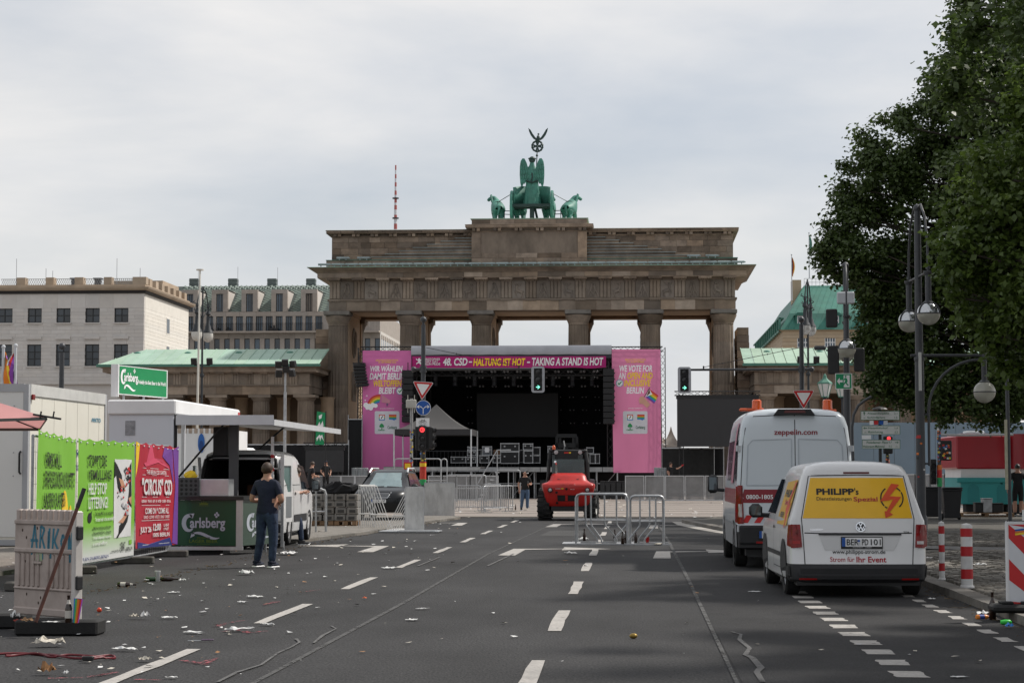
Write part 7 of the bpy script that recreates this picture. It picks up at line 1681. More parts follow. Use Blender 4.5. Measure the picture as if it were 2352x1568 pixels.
# ---- blue hoarding and kiosk on the right
a,c=atdepth(1955,970,108),atdepth(2300,1095,108);t=thing('hoarding','long grey blue panel hoarding behind the cycle signs on the right','hoarding',(a.x-1,108,.0));w=(c.x-a.x+3)
for k in range(10):blk('hoarding_panel',mat('blue_hoarding',(.16,.225,.29),.5,.06,.6,orand=.05,dirt=.12,dirtcol=(.2,.22,.24),dsc=1),t,w*k/10+.01,w*(k+1)/10-.01,0,.06,.2,a.z)
b=MB();[b.cyl((w*k/10,.1,0),(w*k/10,.1,a.z),.04,n=6) for k in range(11)];b.build('frame',STEEL,t)
pts=[atdepth(*fz(*q),107.9) for q in((965,440),(1010,395),(1060,390),(1060,530),(1030,545),(1040,470))];b=MB();b.add([(q.x-a.x+1,-.03,q.z) for q in pts],[tuple(range(6))]);b.build('blue_print',plain('wave_blue',(.02,.2,.5),.5),t)
for k in range(6):p=atdepth(2085+k*34,1120,96);stage_barrier(p.x,96,.75,1.6,ORD[k]+' perforated barrier from the left under the blue hoarding','barriers under the hoarding')
YK=76;x0,x1=atdepth(*fz(1113,500),YK).x,atdepth(2430,1100,YK).x;t=thing('kiosk','red white and turquoise sales kiosk standing on blocks at the right','kiosk',(x0,YK,.1));z=lambda y:atdepth(*fz(1300,y),YK).z-.1;w=x1-x0;xm=atdepth(*fz(1585,500),YK).x-x0
KR=mat('kiosk_red',(.36,.012,.022),.4,.06,1,coat=.2,dirt=.1,dirtcol=(.2,.02,.03));TQ=mat('kiosk_turquoise',(.035,.30,.30),.5,.08,1,dirt=.15,dirtcol=(.05,.18,.18),dsc=2)
b=MB();b.bbox(0,xm,0,4,z(680),z(378),.05);b.build('red_fascia',KR,t);b=MB();b.lathe([(.9,z(682)),(.9,z(365))],(xm+.85,.6,0),24);b.box(xm+.9,w,-.3,4,z(682),z(365));b.build('red_corner',KR,t,40)
blk('white_band',WHITE,t,.17,w,.1,3.9,z(760),z(681));b=MB();b.box(.15,xm-.3,.03,3.95,z(1000),z(762));b.box(0,xm,-.04,.3,z(805),z(761));b.box(xm-.25,w,.03,3.95,z(1000),z(762));b.build('turquoise_base',TQ,t,bevel=.03)
for xa in(1215,1480):
 xq=atdepth(*fz(xa,900),YK).x-x0;P=[(xq,z(985))]+[(xq+.22+.22*math.cos(PI-i*PI/10),z(870)+.22*math.sin(i*PI/10)) for i in range(11)]+[(xq+.44,z(985))];b=MB();b.add([(u,.024,v) for u,v in P],[tuple(range(len(P)))]);b.build('arch_panel',mat('kiosk_teal_dark',(.025,.23,.235),.5,.06),t)
for k in range(5):b=MB();b.bbox(.4+k*.75,.9+k*.75,.4,1.2,0,z(1000),.02);b.build('support_block',plain('dark_block',(.03,.03,.03),.8),t)
blk('roof_light',WHITE,t,.2,xm,.2,3.5,z(378),z(360));b=MB();b.bbox(xm-1.5,xm-.8,.5,1.2,z(360),z(335),.03);b.build('roof_unit',GREYW,t)
def pallet(label,loc,rz=0,w=1.2,d=.8,group=None):
 t=thing('pallet',label,'pallet',loc,rz,group);WD=mat('pallet_wood',(.20,.125,.07),.85,.25,6,orand=.2)
 for k in range(5):blk('deck_board',WD,t,-w/2,w/2,-d/2+d*k/5+.01,-d/2+d*(k+1)/5-.01,.122,.144)
 for x in(-w/2+.07,0,w/2-.07):
  for y in(-d/2+.07,d/2-.07):blk('pallet_block',WD,t,x-.07,x+.07,y-.07,y+.07,.022,.121)
 for y in(-d/2+.07,d/2-.07):blk('runner_board',WD,t,-w/2,w/2,y-.05,y+.05,0,.021)
 return t
p=atdepth(*fz(1440,1090),70);pallet('wooden pallet with dark boxes in front of the red kiosk',(p.x,71.5,.1),0,1.9)
for xa,xb,ya,yb,m,lab in((1285,1350,990,1058,DARK,'black box at the left end of the pallet by the kiosk'),(1355,1440,952,1020,STEEL,'metal tub on the pallet by the kiosk'),(1440,1540,995,1058,DARK,'black box at the right end of the pallet by the kiosk')):
 a,c=atdepth(*fz(xa,ya),71.3),atdepth(*fz(xb,yb),71.3);t=thing('box',lab,'box',(a.x,71.3,.246));b=MB();b.bbox(0,c.x-a.x,0,.5,0,max(.3,a.z-.246),.02);b.build('box_body',m,t);b=MB();b.box(-.01,c.x-a.x+.01,-.01,.51,max(.3,a.z-.246),max(.3,a.z-.246)+.02);b.build('box_lid',m,t)
# ================================================================== LEFT SIDE: TRAILER, BANNER FENCE, BEER STALL
rh=random.Random(9)
def f9(x,y):return(x*.28058)/1.30612,(1180+y*.28058)/1.30612
def f10(x,y):return(x*.31125)/1.30612,(1560+y*.31125)/1.30612
# ---- white box trailer
bt=thing('box_trailer','cream white box trailer with grey corner posts at the left picture edge','trailer',(-12.98,42,.07),R(-1.5))
CRM=mat('cream_panel',(.70,.68,.60),.4,.03,.6,dirt=.08,dirtcol=(.4,.38,.34),dsc=1.5);GAL=mat('grey_trim',(0,0,0)) if 'grey_trim' in MATS else GREYW
GAL=mat('trailer_trim',(.36,.37,.385),.45,.06,2)
b=MB();b.box(-2.5,0,.0,5.7,.12,3.45);b.build('box_body',CRM,bt)
blk('rear_panel',mat('grey_white_panel',(.64,.64,.62),.4,.03,.6),bt,-2.44,-.1,-.03,-.002,.2,3.3)
for x0,x1,y0,y1 in((-.09,.02,-.05,.08),(-2.52,-2.41,-.05,.08),(-.06,.025,5.6,5.72)):blk('corner_post',GAL,bt,x0,x1,y0,y1,.1,3.46)
blk('roof_rail',mat('pale_rail_trim',(.52,.52,.5),.45),bt,-.05,.03,.08,5.6,3.22,3.47);blk('roof_rail',GAL,bt,-2.4,-.09,-.05,.05,3.3,3.47);blk('floor_rail',GAL,bt,-2.5,.02,-.04,5.7,.02,.14)
for k in range(6):blk('panel_joint',mat('joint_line',(.5,.48,.42),.6),bt,.0005,.004,.9+k*.85,.91+k*.85,.2,3.2)
for k in range(3):
 for y in(.5+k*.9,):wheel(bt,-.25,2.0+k*.9,.33,.22,1) if k<2 else None
for z in(1.5,2.0,2.6,3.0):b=MB();b.sph((-.3,-.034,z),.015,6,4);b.build('rivet',GAL,bt)
b=MB();b.tube([(-.14,-.05,1.55),(-.14,-.12,1.58),(-.14,-.12,1.98),(-.14,-.05,2.02)],.022,6);b.build('door_lock_handle',DARK,bt)
b=MB();b.bbox(.03,.07,.1,.25,3.13,3.25,.01);b.build('marker_lamp',LENSR,bt);b=MB();b.bbox(-.35,.0,-.055,-.035,2.28,2.6,.01)
lettering('ARKTO',plain('arkto_blue',(.05,.2,.3),.5),bt,(.008,4.9,2.82),Y_,Z_,.75,.1,.03)
NV=plain('navy_print',(.012,.03,.16),.5)
for q in([(1.6,2.15),(1.85,2.15),(1.6,1.82)],[(3.75,2.15),(4.3,2.15),(4.3,1.6)]):b=MB();b.add([(.006,y,z) for y,z in q],[(0,1,2)]);b.build('navy_corner',NV,bt)
lettering('GRIETZEL',NV,bt,(.008,2.25,2.02),Y_,Z_,1.1,.18,.03);lettering('6 54 34 29',NV,bt,(.008,3.7,2.02),Y_,Z_,1.0,.18,.03);lettering('Verleih Verkauf',NV,bt,(.008,3.1,1.72),Y_,Z_,1.5,.2,0,.3)
# ---- pink umbrella corner reaching in from the left
YU=33;U=[atdepth(-60,905,YU),atdepth(0,915,YU),atdepth(108,958,YU-.3),atdepth(102,972,YU-.3),atdepth(0,940,YU+.6),atdepth(-60,930,YU+.8)]
t=thing('umbrella','corner of a pink parasol reaching in at the left picture edge','umbrella',(U[0].x-1.2,YU+.5,.07));O=Vector((U[0].x-1.2,YU+.5,.07));L=[u-O for u in U]
b=MB();top=Vector((0,.6,L[0].z+.28));bk=[Vector((L[0].x+.2,2.6,L[3].z)),Vector((-2.2,2.6,L[3].z)),Vector((-2.4,-.2,L[3].z))];pts=[L[2]]+bk
for i in range(4):b.add([top,pts[i],pts[(i+1)%4]],[(0,1,2)])
b.build('canopy',mat('pink_canvas',(.80,.40,.39),.8,.05,cloth=.3),t);b=MB();b.cyl((0,.6,0),(0,.6,top.z),.03);b.build('pole',WHITE,t)
b=MB();[b.cyl(top-Vector((0,0,.1)),q-Vector((0,0,.03)),.014,n=6) for q in pts];b.cyl(L[2]+Vector((-.25,.05,.05)),L[2]+Vector((.25,-.05,-.03)),.018,n=6);[b.cyl(L[2]+Vector((dx,0,-.02)),L[2]+Vector((dx+.02,0,.1)),.014,n=5) for dx in(-.12,.1)];b.build('ribs',DARK,t)
b=MB();[b.add([pts[i],pts[(i+1)%4],pts[(i+1)%4]-Vector((0,0,.05)),pts[i]-Vector((0,0,.05))],[(0,1,2,3)]) for i in range(4)];b.build('valance',mat('grey_valance',(.10,.105,.10),.8),t)
# ---- fence with printed banners
P0,P1,P2,P3=Vector((-8.4,27.4,0)),Vector((-9.10,31.9,0)),Vector((-9.05,35.55,0)),Vector((-9.1,38.5,0))
def fence_panel(label,a,c,H_=2.15,z0=.12):
 d=(c-a);w=d.length;t=thing('mesh_fence',label,'fence',(a.x,a.y,0),math.atan2(d.y,d.x),'mesh fence panels with banners')
 b=MB();b.tube([(.02,0,z0),(.02,0,H_),(w-.02,0,H_),(w-.02,0,z0)],.021,8,True);b.build('frame',STEEL,t)
 b=MB();n=int(w/.16)
 for k in range(1,n):b.cyl((w*k/n,0,z0),(w*k/n,0,H_),.0035,n=4,cap=False)
 for k in range(1,9):b.cyl((0,0,z0+(H_-z0)*k/9),(w,0,z0+(H_-z0)*k/9),.0035,n=4,cap=False)
 b.build('mesh_wires',STEEL,t);return t,w
fp=[fence_panel('mesh fence panel carrying the left green banner',P0,P1),fence_panel('mesh fence panel carrying the right green banner',P1,P2),fence_panel('mesh fence panel carrying the red banner',P2,P3)]
for lab,q,an in(('concrete fence foot behind the white plastic barrier',P0,.9),('concrete fence foot between the two green banners',P1,.3),('concrete fence foot between the green and the red banner',P2,.1),('concrete fence foot beside the beer stall',P3,.1)):
 t=thing('fence_weight',lab,'fence weight',(q.x,q.y,0),an,'concrete fence feet');b=MB();b.bbox(-.36,.40,-.12,.12,0,.13,.02);b.build('concrete_block',mat('dark_concrete',(.075,.07,.062),.9,.25,5,bump=.3),t);b=MB();b.cyl((0,0,.13),(0,0,.3),.03);b.build('socket',STEEL,t)
GB=mat('lime_green_banner',(.175,.42,.035),.6,.05,1,bump=.25,bsc=2.2,stretch=(1,1,.5));GB.node_tree.nodes
def fence_banner(label,a,c,zt0,zt1,zb0,zb1,m,x0=0.0,x1=1.0,sag=.04):
 d=(c-a);w=d.length;u=d/w;nrm=Vector((d.y,-d.x,0)).normalized()
 if nrm.x<0 and nrm.y>0:nrm=-nrm
 t=thing('fence_banner',label,'banner',(a.x,a.y,0),0);rb=random.Random(len(label));ph=rb.uniform(0,6)
 def S_(s_,v,off=0):
  s2=x0+(x1-x0)*s_;zt_=zt0+(zt1-zt0)*s_-sag*abs(math.sin(s_*PI*5))*max(0,v-.8)*5;zb=zb0+(zb1-zb0)*s_
  q=.009*math.sin(s_*17+ph+v*3)*(.35+v*.4)+.008*math.sin(s_*7+v*5+ph)
  return u*(w*s2)+nrm*(.05+q+off)+Vector((0,0,zb+(zt_-zb)*v))
 b=MB();nu,nv=44,14;vs=[S_(i/nu,j/nv) for j in range(nv+1) for i in range(nu+1)]
 b.add(vs,[(j*(nu+1)+i,j*(nu+1)+i+1,(j+1)*(nu+1)+i+1,(j+1)*(nu+1)+i) for j in range(nv) for i in range(nu)]);b.build('banner_cloth',m,t,60)
 for k in range(9):b=MB();p_=S_(.03+k*.117,.975,.012);b.sph(p_,.018,6,4);b.build('eyelet',WHT,t)
 return t,S_
def btext(t,S_,s_,m,x0,x1,y0,y1,bold=.02,off=.026):lettering(s_,m,t,None,X_,Z_,1,1,bold,0,surf=lambda a,c:S_(x0+(x1-x0)*a,y0+(y1-y0)*c,off))
def bpoly(t,S_,pts,m,nm='print',off=.010):b=MB();b.add([S_(p[0],p[1],off) for p in pts],[tuple(range(len(pts)))]);b.build(nm,m,t)
def brect(t,S_,x0,x1,y0,y1,m,nm='print',off=.010):
 b=MB();n=10;vs=[S_(x0+(x1-x0)*i/n,y0+(y1-y0)*j/n,off) for j in range(n+1) for i in range(n+1)];b.add(vs,[(j*(n+1)+i,j*(n+1)+i+1,(j+1)*(n+1)+i+1,(j+1)*(n+1)+i) for j in range(n) for i in range(n)]);return b.build(nm,m,t,60)
BW=plain('banner_white',(.62,.62,.62),.6);GP2=mat('banner_pale_bottom',(.52,.55,.48),.6,.04,1)
# the panels run away from the camera: s = 0 is the near end
g1,S1=fence_banner('left lime green banner about avoiding rubbish on the mesh fence',P0,P1,2.25,2.19,.25,.25,GB,.04,.97)
for s_,m,x0,x1,y0,y1 in(('VERMEIDE MÜLL',BLK,.12,.56,.74,.87),('SPARE RESSOURCEN UND RETTE',BLK,.12,.92,.59,.71),('UNSEREN PLANETEN',BLK,.12,.68,.44,.55),('AVOID TRASH,',BW,.12,.48,.30,.40),('CONSERVE',BW,.08,.42,.15,.25),('RESOURCES',BW,.10,.55,.02,.11)):btext(g1,S1,s_,m,x0,x1,y0,y1,.012)
bpoly(g1,S1,[(.70+.13*math.cos(a),.22+.35*math.sin(a)) for a in[i*PI/10 for i in range(20)]],YEL,'sun_print');bpoly(g1,S1,[(.86+.05*math.cos(a),.25+.2*math.sin(a)) for a in[i*PI/8 for i in range(16)]],YEL,'sun_print',.013);bpoly(g1,S1,[(.74+.08*math.cos(a),.12+.15*math.sin(a)) for a in[i*PI/8 for i in range(16)]],plain('flame_orange',(.7,.16,.02),.5),'flame_print',.016);bpoly(g1,S1,[(.75+.05*math.cos(a),.2+.12*math.sin(a)) for a in[i*PI/8 for i in range(16)]],RED,'flame_print',.018)
g2,S2=fence_banner('right lime green banner saying help stop littering on the mesh fence',P1,P2,2.2,2.2,.15,.16,GB,.02,.985)
# pale fade at the foot of the banner
fm=mat('banner_fade',(.3,.3,.3),.6,0);nt_=fm.node_tree;tc=nt_.nodes.new('ShaderNodeTexCoord');sp=nt_.nodes.new('ShaderNodeSeparateXYZ');rr=nt_.nodes.new('ShaderNodeValToRGB');nt_.links.new(tc.outputs['Object'],sp.inputs[0]);nt_.links.new(sp.outputs['Z'],rr.inputs[0]);e=rr.color_ramp.elements;e[0].position=.22;e[0].color=(.56,.57,.56,1);e[1].position=.74;e[1].color=(.175,.42,.035,1);nt_.links.new(rr.outputs[0],nt_.nodes['Principled BSDF'].inputs['Base Color'])
brect(g2,S2,.0,1,.0,.30,fm,'pale_foot_print',.004)
for s_,m,x0,x1,y0,y1,bo in(('STOPPT DIE',BLK,.15,.46,.775,.87,.014),('VERMÜLLUNG!',BLK,.15,.56,.665,.765,.014),('HELP STOP',BW,.15,.47,.545,.64,.014),('LITTERING!',BW,.15,.49,.43,.525,.014),('Der beste Müll ist der vermiedene!',BLK,.27,.60,.375,.405,.01),('The best trash is the one avoided!',BW,.27,.60,.325,.358,.01),('Müllvermeidung erfordert',BLK,.24,.55,.255,.285,.01),('Bequemlichkeit - besorgt',BLK,.24,.55,.215,.245,.01),('Trash disposal requires',BW,.24,.55,.175,.205,.01),('a small effort',BW,.24,.48,.13,.16,.01),('FÜR EIN SAUBERES BERLIN',NV,.04,.5,.02,.05,.01),('www.berlin.de',BLK,.55,.72,.055,.075,.01),('BERLIN',BLK,.84,.95,.05,.08,.02),('SENAT',BLK,.74,.82,.05,.13,.02)):btext(g2,S2,s_,m,x0,x1,y0,y1,bo)
bpoly(g2,S2,[(.19+.035*math.cos(a),.36+.035*math.sin(a)*1.2) for a in[i*PI/6 for i in range(12)]],BLK,'figure_print');bpoly(g2,S2,[(.17,.40),(.2,.39),(.23,.42),(.2,.33),(.16,.33)],BLK,'figure_print')
brect(g2,S2,.62,.93,.17,.84,BW,'picture_print',.009);SK=plain('printed_skin',(.5,.26,.16),.6)
bpoly(g2,S2,[(.62,.82),(.66,.79),(.74,.7),(.76,.6),(.72,.55),(.68,.6),(.65,.7),(.62,.68)],BLK,'hand_print',.013);bpoly(g2,S2,[(.92,.82),(.88,.78),(.87,.55),(.85,.46),(.93,.42)],BLK,'hand_print',.013);bpoly(g2,S2,[(.66,.17),(.7,.17),(.72,.27),(.8,.32),(.84,.36),(.88,.36),(.86,.3),(.8,.24),(.74,.2)],BLK,'hand_print',.013)
bpoly(g2,S2,[(.69,.68),(.76,.66),(.8,.6),(.78,.56),(.74,.6)],SK,'hand_print',.016);bpoly(g2,S2,[(.7,.3),(.78,.29),(.86,.36),(.88,.42),(.84,.4),(.78,.34)],SK,'hand_print',.016);bpoly(g2,S2,[(.86,.5),(.92,.44),(.92,.52)],SK,'hand_print',.016)
rk_=random.Random(4)
for k in range(46):
 v=.36+.4*rk_.random();s_=.79+.06*math.sin(v*20)+rk_.uniform(-.05,.05);r_=rk_.uniform(.008,.02);bpoly(g2,S2,[(s_+r_*math.cos(a)*rk_.uniform(.6,1.3),v+r_*.9*math.sin(a)*rk_.uniform(.6,1.3)) for a in[i*PI/3 for i in range(6)]],rk_.choice([RED,RED,BLK,plain('pale_grey_print',(.4,.4,.42),.6)]),'rubbish_print',.018+.0004*k)
bpoly(g2,S2,[(.9,.1),(.95,.1),(.95,.14),(.9,.14)],GB,'logo_print',.013)
CB=mat('crimson_banner',(.36,.012,.03),.6,.1,.8,bump=.25,bsc=2.2)
g3,S3=fence_banner('crimson banner for a circus party on the mesh fence beside the beer stall',P2,P3,2.2,2.16,.27,.22,CB,.01,1.22)
for s_,x0,x1,y0,y1,bo in(('THE BERLIN CSD GARTEN',.2,.68,.70,.74,.01),('"CIRCUS" CSD',.12,.84,.50,.66,.03),('LESBIAN · TRANS · GAY · BI · INTER · QUEER · ASEXUAL',.12,.8,.425,.455,.02),('COME ON * COME ALL',.2,.74,.32,.38,.02),('DANCE · CLOWNS · ARTISTS · DRAG · CABARET',.17,.76,.275,.305,.005),('JULY 26',.09,.34,.13,.20,.03),('12:00',.38,.56,.155,.225,.03),('U-BHF',.62,.74,.19,.22,.01),('STREET',.62,.74,.155,.18,.01),('100% BERLIN',.38,.76,.095,.135,.02)):btext(g3,S3,s_,BW,x0,x1,y0,y1,bo)
for y in(.69,.755,.48,.40,.255,.025):bpoly(g3,S3,[(.14,y),(.78,y),(.78,y+.004),(.14,y+.004)],BW,'rule_print',.011)
for k,(m,pts) in enumerate(((YEL,[(.0,1),(.07,1),(.06,.85),(.03,.72),(.0,.66)]),(plain('violet_print',(.16,.05,.28),.6),[(.86,.97),(1,1),(1,0),(.86,.02),(.9,.3),(.94,.6)]),(plain('rose_print',(.55,.06,.12),.6),[(.3,.99),(.36,.99),(.42,.84),(.2,.78)]),(plain('violet_print',(0,0,0)),[(.66,.99),(.85,.97),(.9,.6),(.8,.8),(.6,.88)]),(plain('deep_blue_print',(.02,.03,.16),.6),[(.04,.0),(.86,.0),(.8,.08),(.3,.03),(.04,.06)]),(plain('rose_print',(0,0,0)),[(.16,.8),(.4,.86),(.6,.85),(.78,.78),(.8,.76),(.5,.82),(.2,.77)]))):bpoly(g3,S3,pts,m,'swirl_print',.006+.0005*k)
btext(g3,S3,'CIRCUS PRIDE',BW,.93,.97,.2,.9,.02) if False else None
# ---- white plastic barrier with graffiti
A_,C_=Vector((-6.5,20.65,0)),Vector((-5.63,19.95,0));d=C_-A_;w=d.length
pb=thing('plastic_barrier','dirty white plastic barrier with teal graffiti standing on black rubber feet','barrier',(A_.x,A_.y,.0),math.atan2(d.y,d.x))
PBM=mat('dirty_white_plastic',(.40,.335,.30),.55,.12,2.5,dirt=.5,dirtcol=(.14,.095,.07),dsc=3.5)
blk('panel',PBM,pb,.03,w-.05,-.02,.02,.16,1.14)
for k in range(11):x=.06+k*(w-.16)/10;b=MB();b.bbox(x,x+.075,-.035,.035,1.115,1.25,.012);b.build('crenel',PBM,pb)
for z0,z1 in((1.09,1.145),(.80,.85),(.42,.45),(.16,.24)):b=MB();b.bbox(.03,w-.05,-.04,.04,z0,z1,.012);b.build('cross_rib',PBM,pb)
for k in range(11):
 x=.1+k*(w-.25)/10
 if k==5:continue
 b=MB();b.bbox(x,x+.032,-.038,-.015,.452,.795,.01);b.build('upright_rib',PBM,pb)
b=MB();b.bbox(w*.38,w*.47,-.024,-.021,.72,.80,.001);b.build('slot',plain('slot_green',(.30,.38,.24),.6),pb);b=MB();b.bbox(w*.35,w*.47,-.045,-.02,.685,.72,.01);b.build('slot_lip',PBM,pb)
b=MB();b.bbox(w-.05,w+.02,-.05,.05,.1,1.24,.012);b.build('end_post',mat('post_white',(.55,.52,.49),.5,.08,3),pb)
for z in(.95,.45):b=MB();b.bbox(w+.02,w+.055,-.05,.03,z,z+.14,.01);b.build('clip',PLASTIC,pb)
GF=mat('teal_spray',(.015,.16,.24),.6,.25,12,dirt=.25,dirtcol=(.3,.25,.22),dsc=9)
def stroke(pts,wd=.03):
 b=MB();n=len(pts)
 for(x0,z0),(x1,z1) in zip(pts[:-1],pts[1:]):
  dd=Vector((x1-x0,z1-z0)).normalized();q=Vector((-dd.y,dd.x))*wd/2;b.add([(w*x0+q.x,-.0225,z0+q.y),(w*x0-q.x,-.0225,z0-q.y),(w*x1-q.x,-.0225,z1-q.y),(w*x1+q.x,-.0225,z1+q.y)],[(0,1,2,3)])
 b.build('graffiti_stroke',GF,pb)
for s_ in([(.30,.85),(.345,1.09),(.385,.82)],[(.28,.93),(.40,.93)],[(.43,.82),(.44,1.08),(.5,1.05),(.46,.96),(.52,.82)],[(.56,.84),(.565,1.03)],[(.57,.83),(.58,1.06)],[(.63,.84),(.645,1.06)],[(.72,1.06),(.66,.93),(.73,.82)],[(.79,.85),(.76,.92),(.79,1.0),(.83,.93),(.79,.85)],[(.88,.82),(.885,1.0),(.92,.82),(.935,1.02)],[(.3,.85),(.305,.78)],[(.47,.82),(.475,.74)],[(.6,.83),(.602,.75)],[(.9,.82),(.905,.72)]):stroke(s_)
for k in range(9):b=MB();b.sph((w*rh.uniform(.05,.92),-.021,rh.choice((.95,.3,.35,.6))+rh.uniform(-.05,.12)),.012,6,4,(1,.3,1.4));b.build('screw_hole',plain('screw_dark',(.05,.03,.02),.8),pb)
def rubber_foot(label,x,y,an,L=1.0):
 t=thing('rubber_block',label,'rubber block',(x,y,0),an);b=MB();b.bbox(-L/2,L/2,-.19,.19,0,.155,.02);b.build('foot_block',RUB,t,40);b=MB();b.box(-.06,.06,-.06,.06,.156,.162);b.build('foot_slot',DARK,t);return t
rubber_foot('thick black rubber foot under the near end of the white plastic barrier',C_.x-.17,C_.y-.0,.03,.84);rubber_foot('black rubber foot behind the far end of the white plastic barrier',A_.x-.35,A_.y+.15,.03,.9)
a,c=onground(82,1428,.157),atdepth(193,1123,19.84);b=MB();b.cyl(a,c,.019,.019,10)
st=thing('broom','brown wooden broom stick leaning against the white plastic barrier','broom',(a.x,a.y,.157));b=MB();b.cyl((0,0,0),c-a,.019,n=10);b.build('stick',mat('red_brown_wood',(.085,.03,.02),.6,.2,8),st,50);e_=(c-a);b=MB();b.cyl(e_*.86,e_*1.005,.022,n=10);b.build('grip',DARK,st,50)
# ---- beer stall trailer
YB0=40.2;bs=thing('beer_stall','white beer stall trailer with green counter panels and raised awning flap','food stall',(-9.4,YB0,.0));bx=lambda px_,Y=YB0:atdepth(px_,900,Y).x+9.4;bz=lambda d,Y=YB0:atdepth(400,d,Y).z
SW_=mat('cool_white_panel',(.60,.62,.66),.4,.03,.8,dirt=.06,dirtcol=(.4,.4,.4));L9=6.6
x0=bx(252);zr1,zr0=bz(914),bz(952)
b=MB();b.box(x0,-.0,0,.06,bz(1135),zr0);b.box(x0,x0+.06,.06,2.2,.6,zr0);b.box(x0,0,.06,2.2,.55,.62);b.build('side_wall',SW_,bs);blk('roof_post',SW_,bs,x0,x0+.08,L9-.1,L9,0,zr0)
b=MB();b.bbox(x0-.03,.05,-.06,L9,zr0,zr1-.03,.03);b.build('roof',WHITE,bs);blk('roof_lamp',plain('red_marker',(.5,.04,.04),.4),bs,.051,.06,L9-.25,L9-.05,zr0+.05,zr1-.1)
for y in(0,L9-.2):b=MB();b.box(-.045,.045,y+.061,y+.14,.55 if y<1 else.07,zr0);b.build('corner_post',DARK,bs)
p0,p1=f9(1345,290),f9(1450,445);b=MB();b.box(bx(p0[0]),bx(p1[0]),-.012,-.001,bz(p1[1]),bz(p0[1]));b.build('worn_patch',mat('worn_sticker',(.22,.225,.24),.5,.3,12,dirt=.5,dirtcol=(.5,.5,.52),dsc=9),bs)
xf,zf=2.05,zr0-.02;b=MB();b.prism([(.05,zf-.0),(xf,zf-.1),(xf,zf-.16),(.05,zf-.07)],.0,9.2);b.build('awning_flap',mat('flap_grey',(.36,.37,.39),.45,.04,1),bs)
b=MB();b.box(.05,xf+.01,-.025,-.002,zf-.19,zf+.01);b.box(xf+.003,xf+.03,-.02,9.2,zf-.20,zf-.08);b.build('flap_edge',plain('flap_edge_pale',(.55,.56,.58),.4),bs)
for y,xx in((.3,.55),(5.2,.9)):b=MB();b.cyl((.05,y,1.55),(xx+.5,y,zf-.08),.022,n=8);b.build('gas_strut',DARK,bs,50)
yc=1.3;px0=atdepth(537,1000,YB0+yc).x+9.4;b=MB();b.box(px0-.09,px0+.1,yc-.05,yc+.05,1.0,zf-.09);b.build('canopy_post',mat('post_grey',(.12,.12,.125),.5),bs);b=MB();b.bbox(px0-.42,px0-.12,yc-.1,yc+.15,1.98,2.6,.02);b.cyl((px0-.45,yc,1.92),(px0+.1,yc,1.92),.02);b.build('loudspeaker',DARK,bs)
# counter: a front and an angled end panel
xc0,xc1=bx(397,YB0-.6),bx(545,YB0-.6);yq=-.6;zc0,zc1=bz(1252,YB0-.6),bz(1148,YB0-.6)
DG=mat('dark_green_panel',(.008,.064,.026),.35,.05,1,coat=.15)
blk('counter_panel',DG,bs,xc0,xc1,yq,yq+.04,zc0,zc1);b=MB();e1=(xc1+.45,yq+1.15)
dd=Vector((e1[0]-xc1-.14,e1[1]-yq,0));q0=Vector((xc1+.14,yq,0));nn=Vector((dd.y,-dd.x,0)).normalized()
b.add([q0+Vector((0,0,zc0)),q0+dd*1.15+Vector((0,0,zc0)),q0+dd*1.15+Vector((0,0,zc1)),q0+Vector((0,0,zc1))],[(0,1,2,3)]);b.build('counter_panel',mat('grey_green_panel',(.05,.08,.06),.3,.05,1,coat=.2),bs)
blk('counter_post',ALU,bs,xc1+.002,xc1+.138,yq-.01,yq+.05,zc0-.02,zc1);blk('counter_post',ALU,bs,xc0-.06,xc0-.002,yq-.01,yq+.05,zc0-.02,zc1)
b=MB();b.box(xc0-.06,xc1+.14,yq-.02,yq+.05,zc0-.09,zc0-.021);b.build('counter_skirt',ALU,bs)
b=MB();b.add([(xc0-.08,yq-.06,zc1+.004),(xc1+.16,yq-.06,zc1+.004),(xc1+.2+dd.x*1.15,yq+dd.y*1.15,zc1+.004),(xc0-.08,yq+2.8,zc1+.004)],[(0,1,2,3)]);b.v+=[(v[0],v[1],v[2]+.07) for v in b.v];b.f+=[(4,5,6,7),(0,1,5,4),(1,2,6,5),(2,3,7,6),(3,0,4,7)];b.m+=[0]*5;b.build('countertop',plain('dark_counter',(.02,.02,.02),.35),bs)
for k in range(2):b=MB();b.cyl((xc1+.3+k*.2,1.0+k,0),(xc1+.3+k*.2,1.0+k,zc0),.025);b.build('counter_leg',STEEL,bs)
CP=lambda a,c,off=.006:Vector((xc0+(xc1-xc0)*a,yq-off,zc0+(zc1-zc0)*c))
LOGO=plain('logo_silver',(.42,.45,.50),.4);LG=plain('logo_lime',(.10,.16,.015),.5)
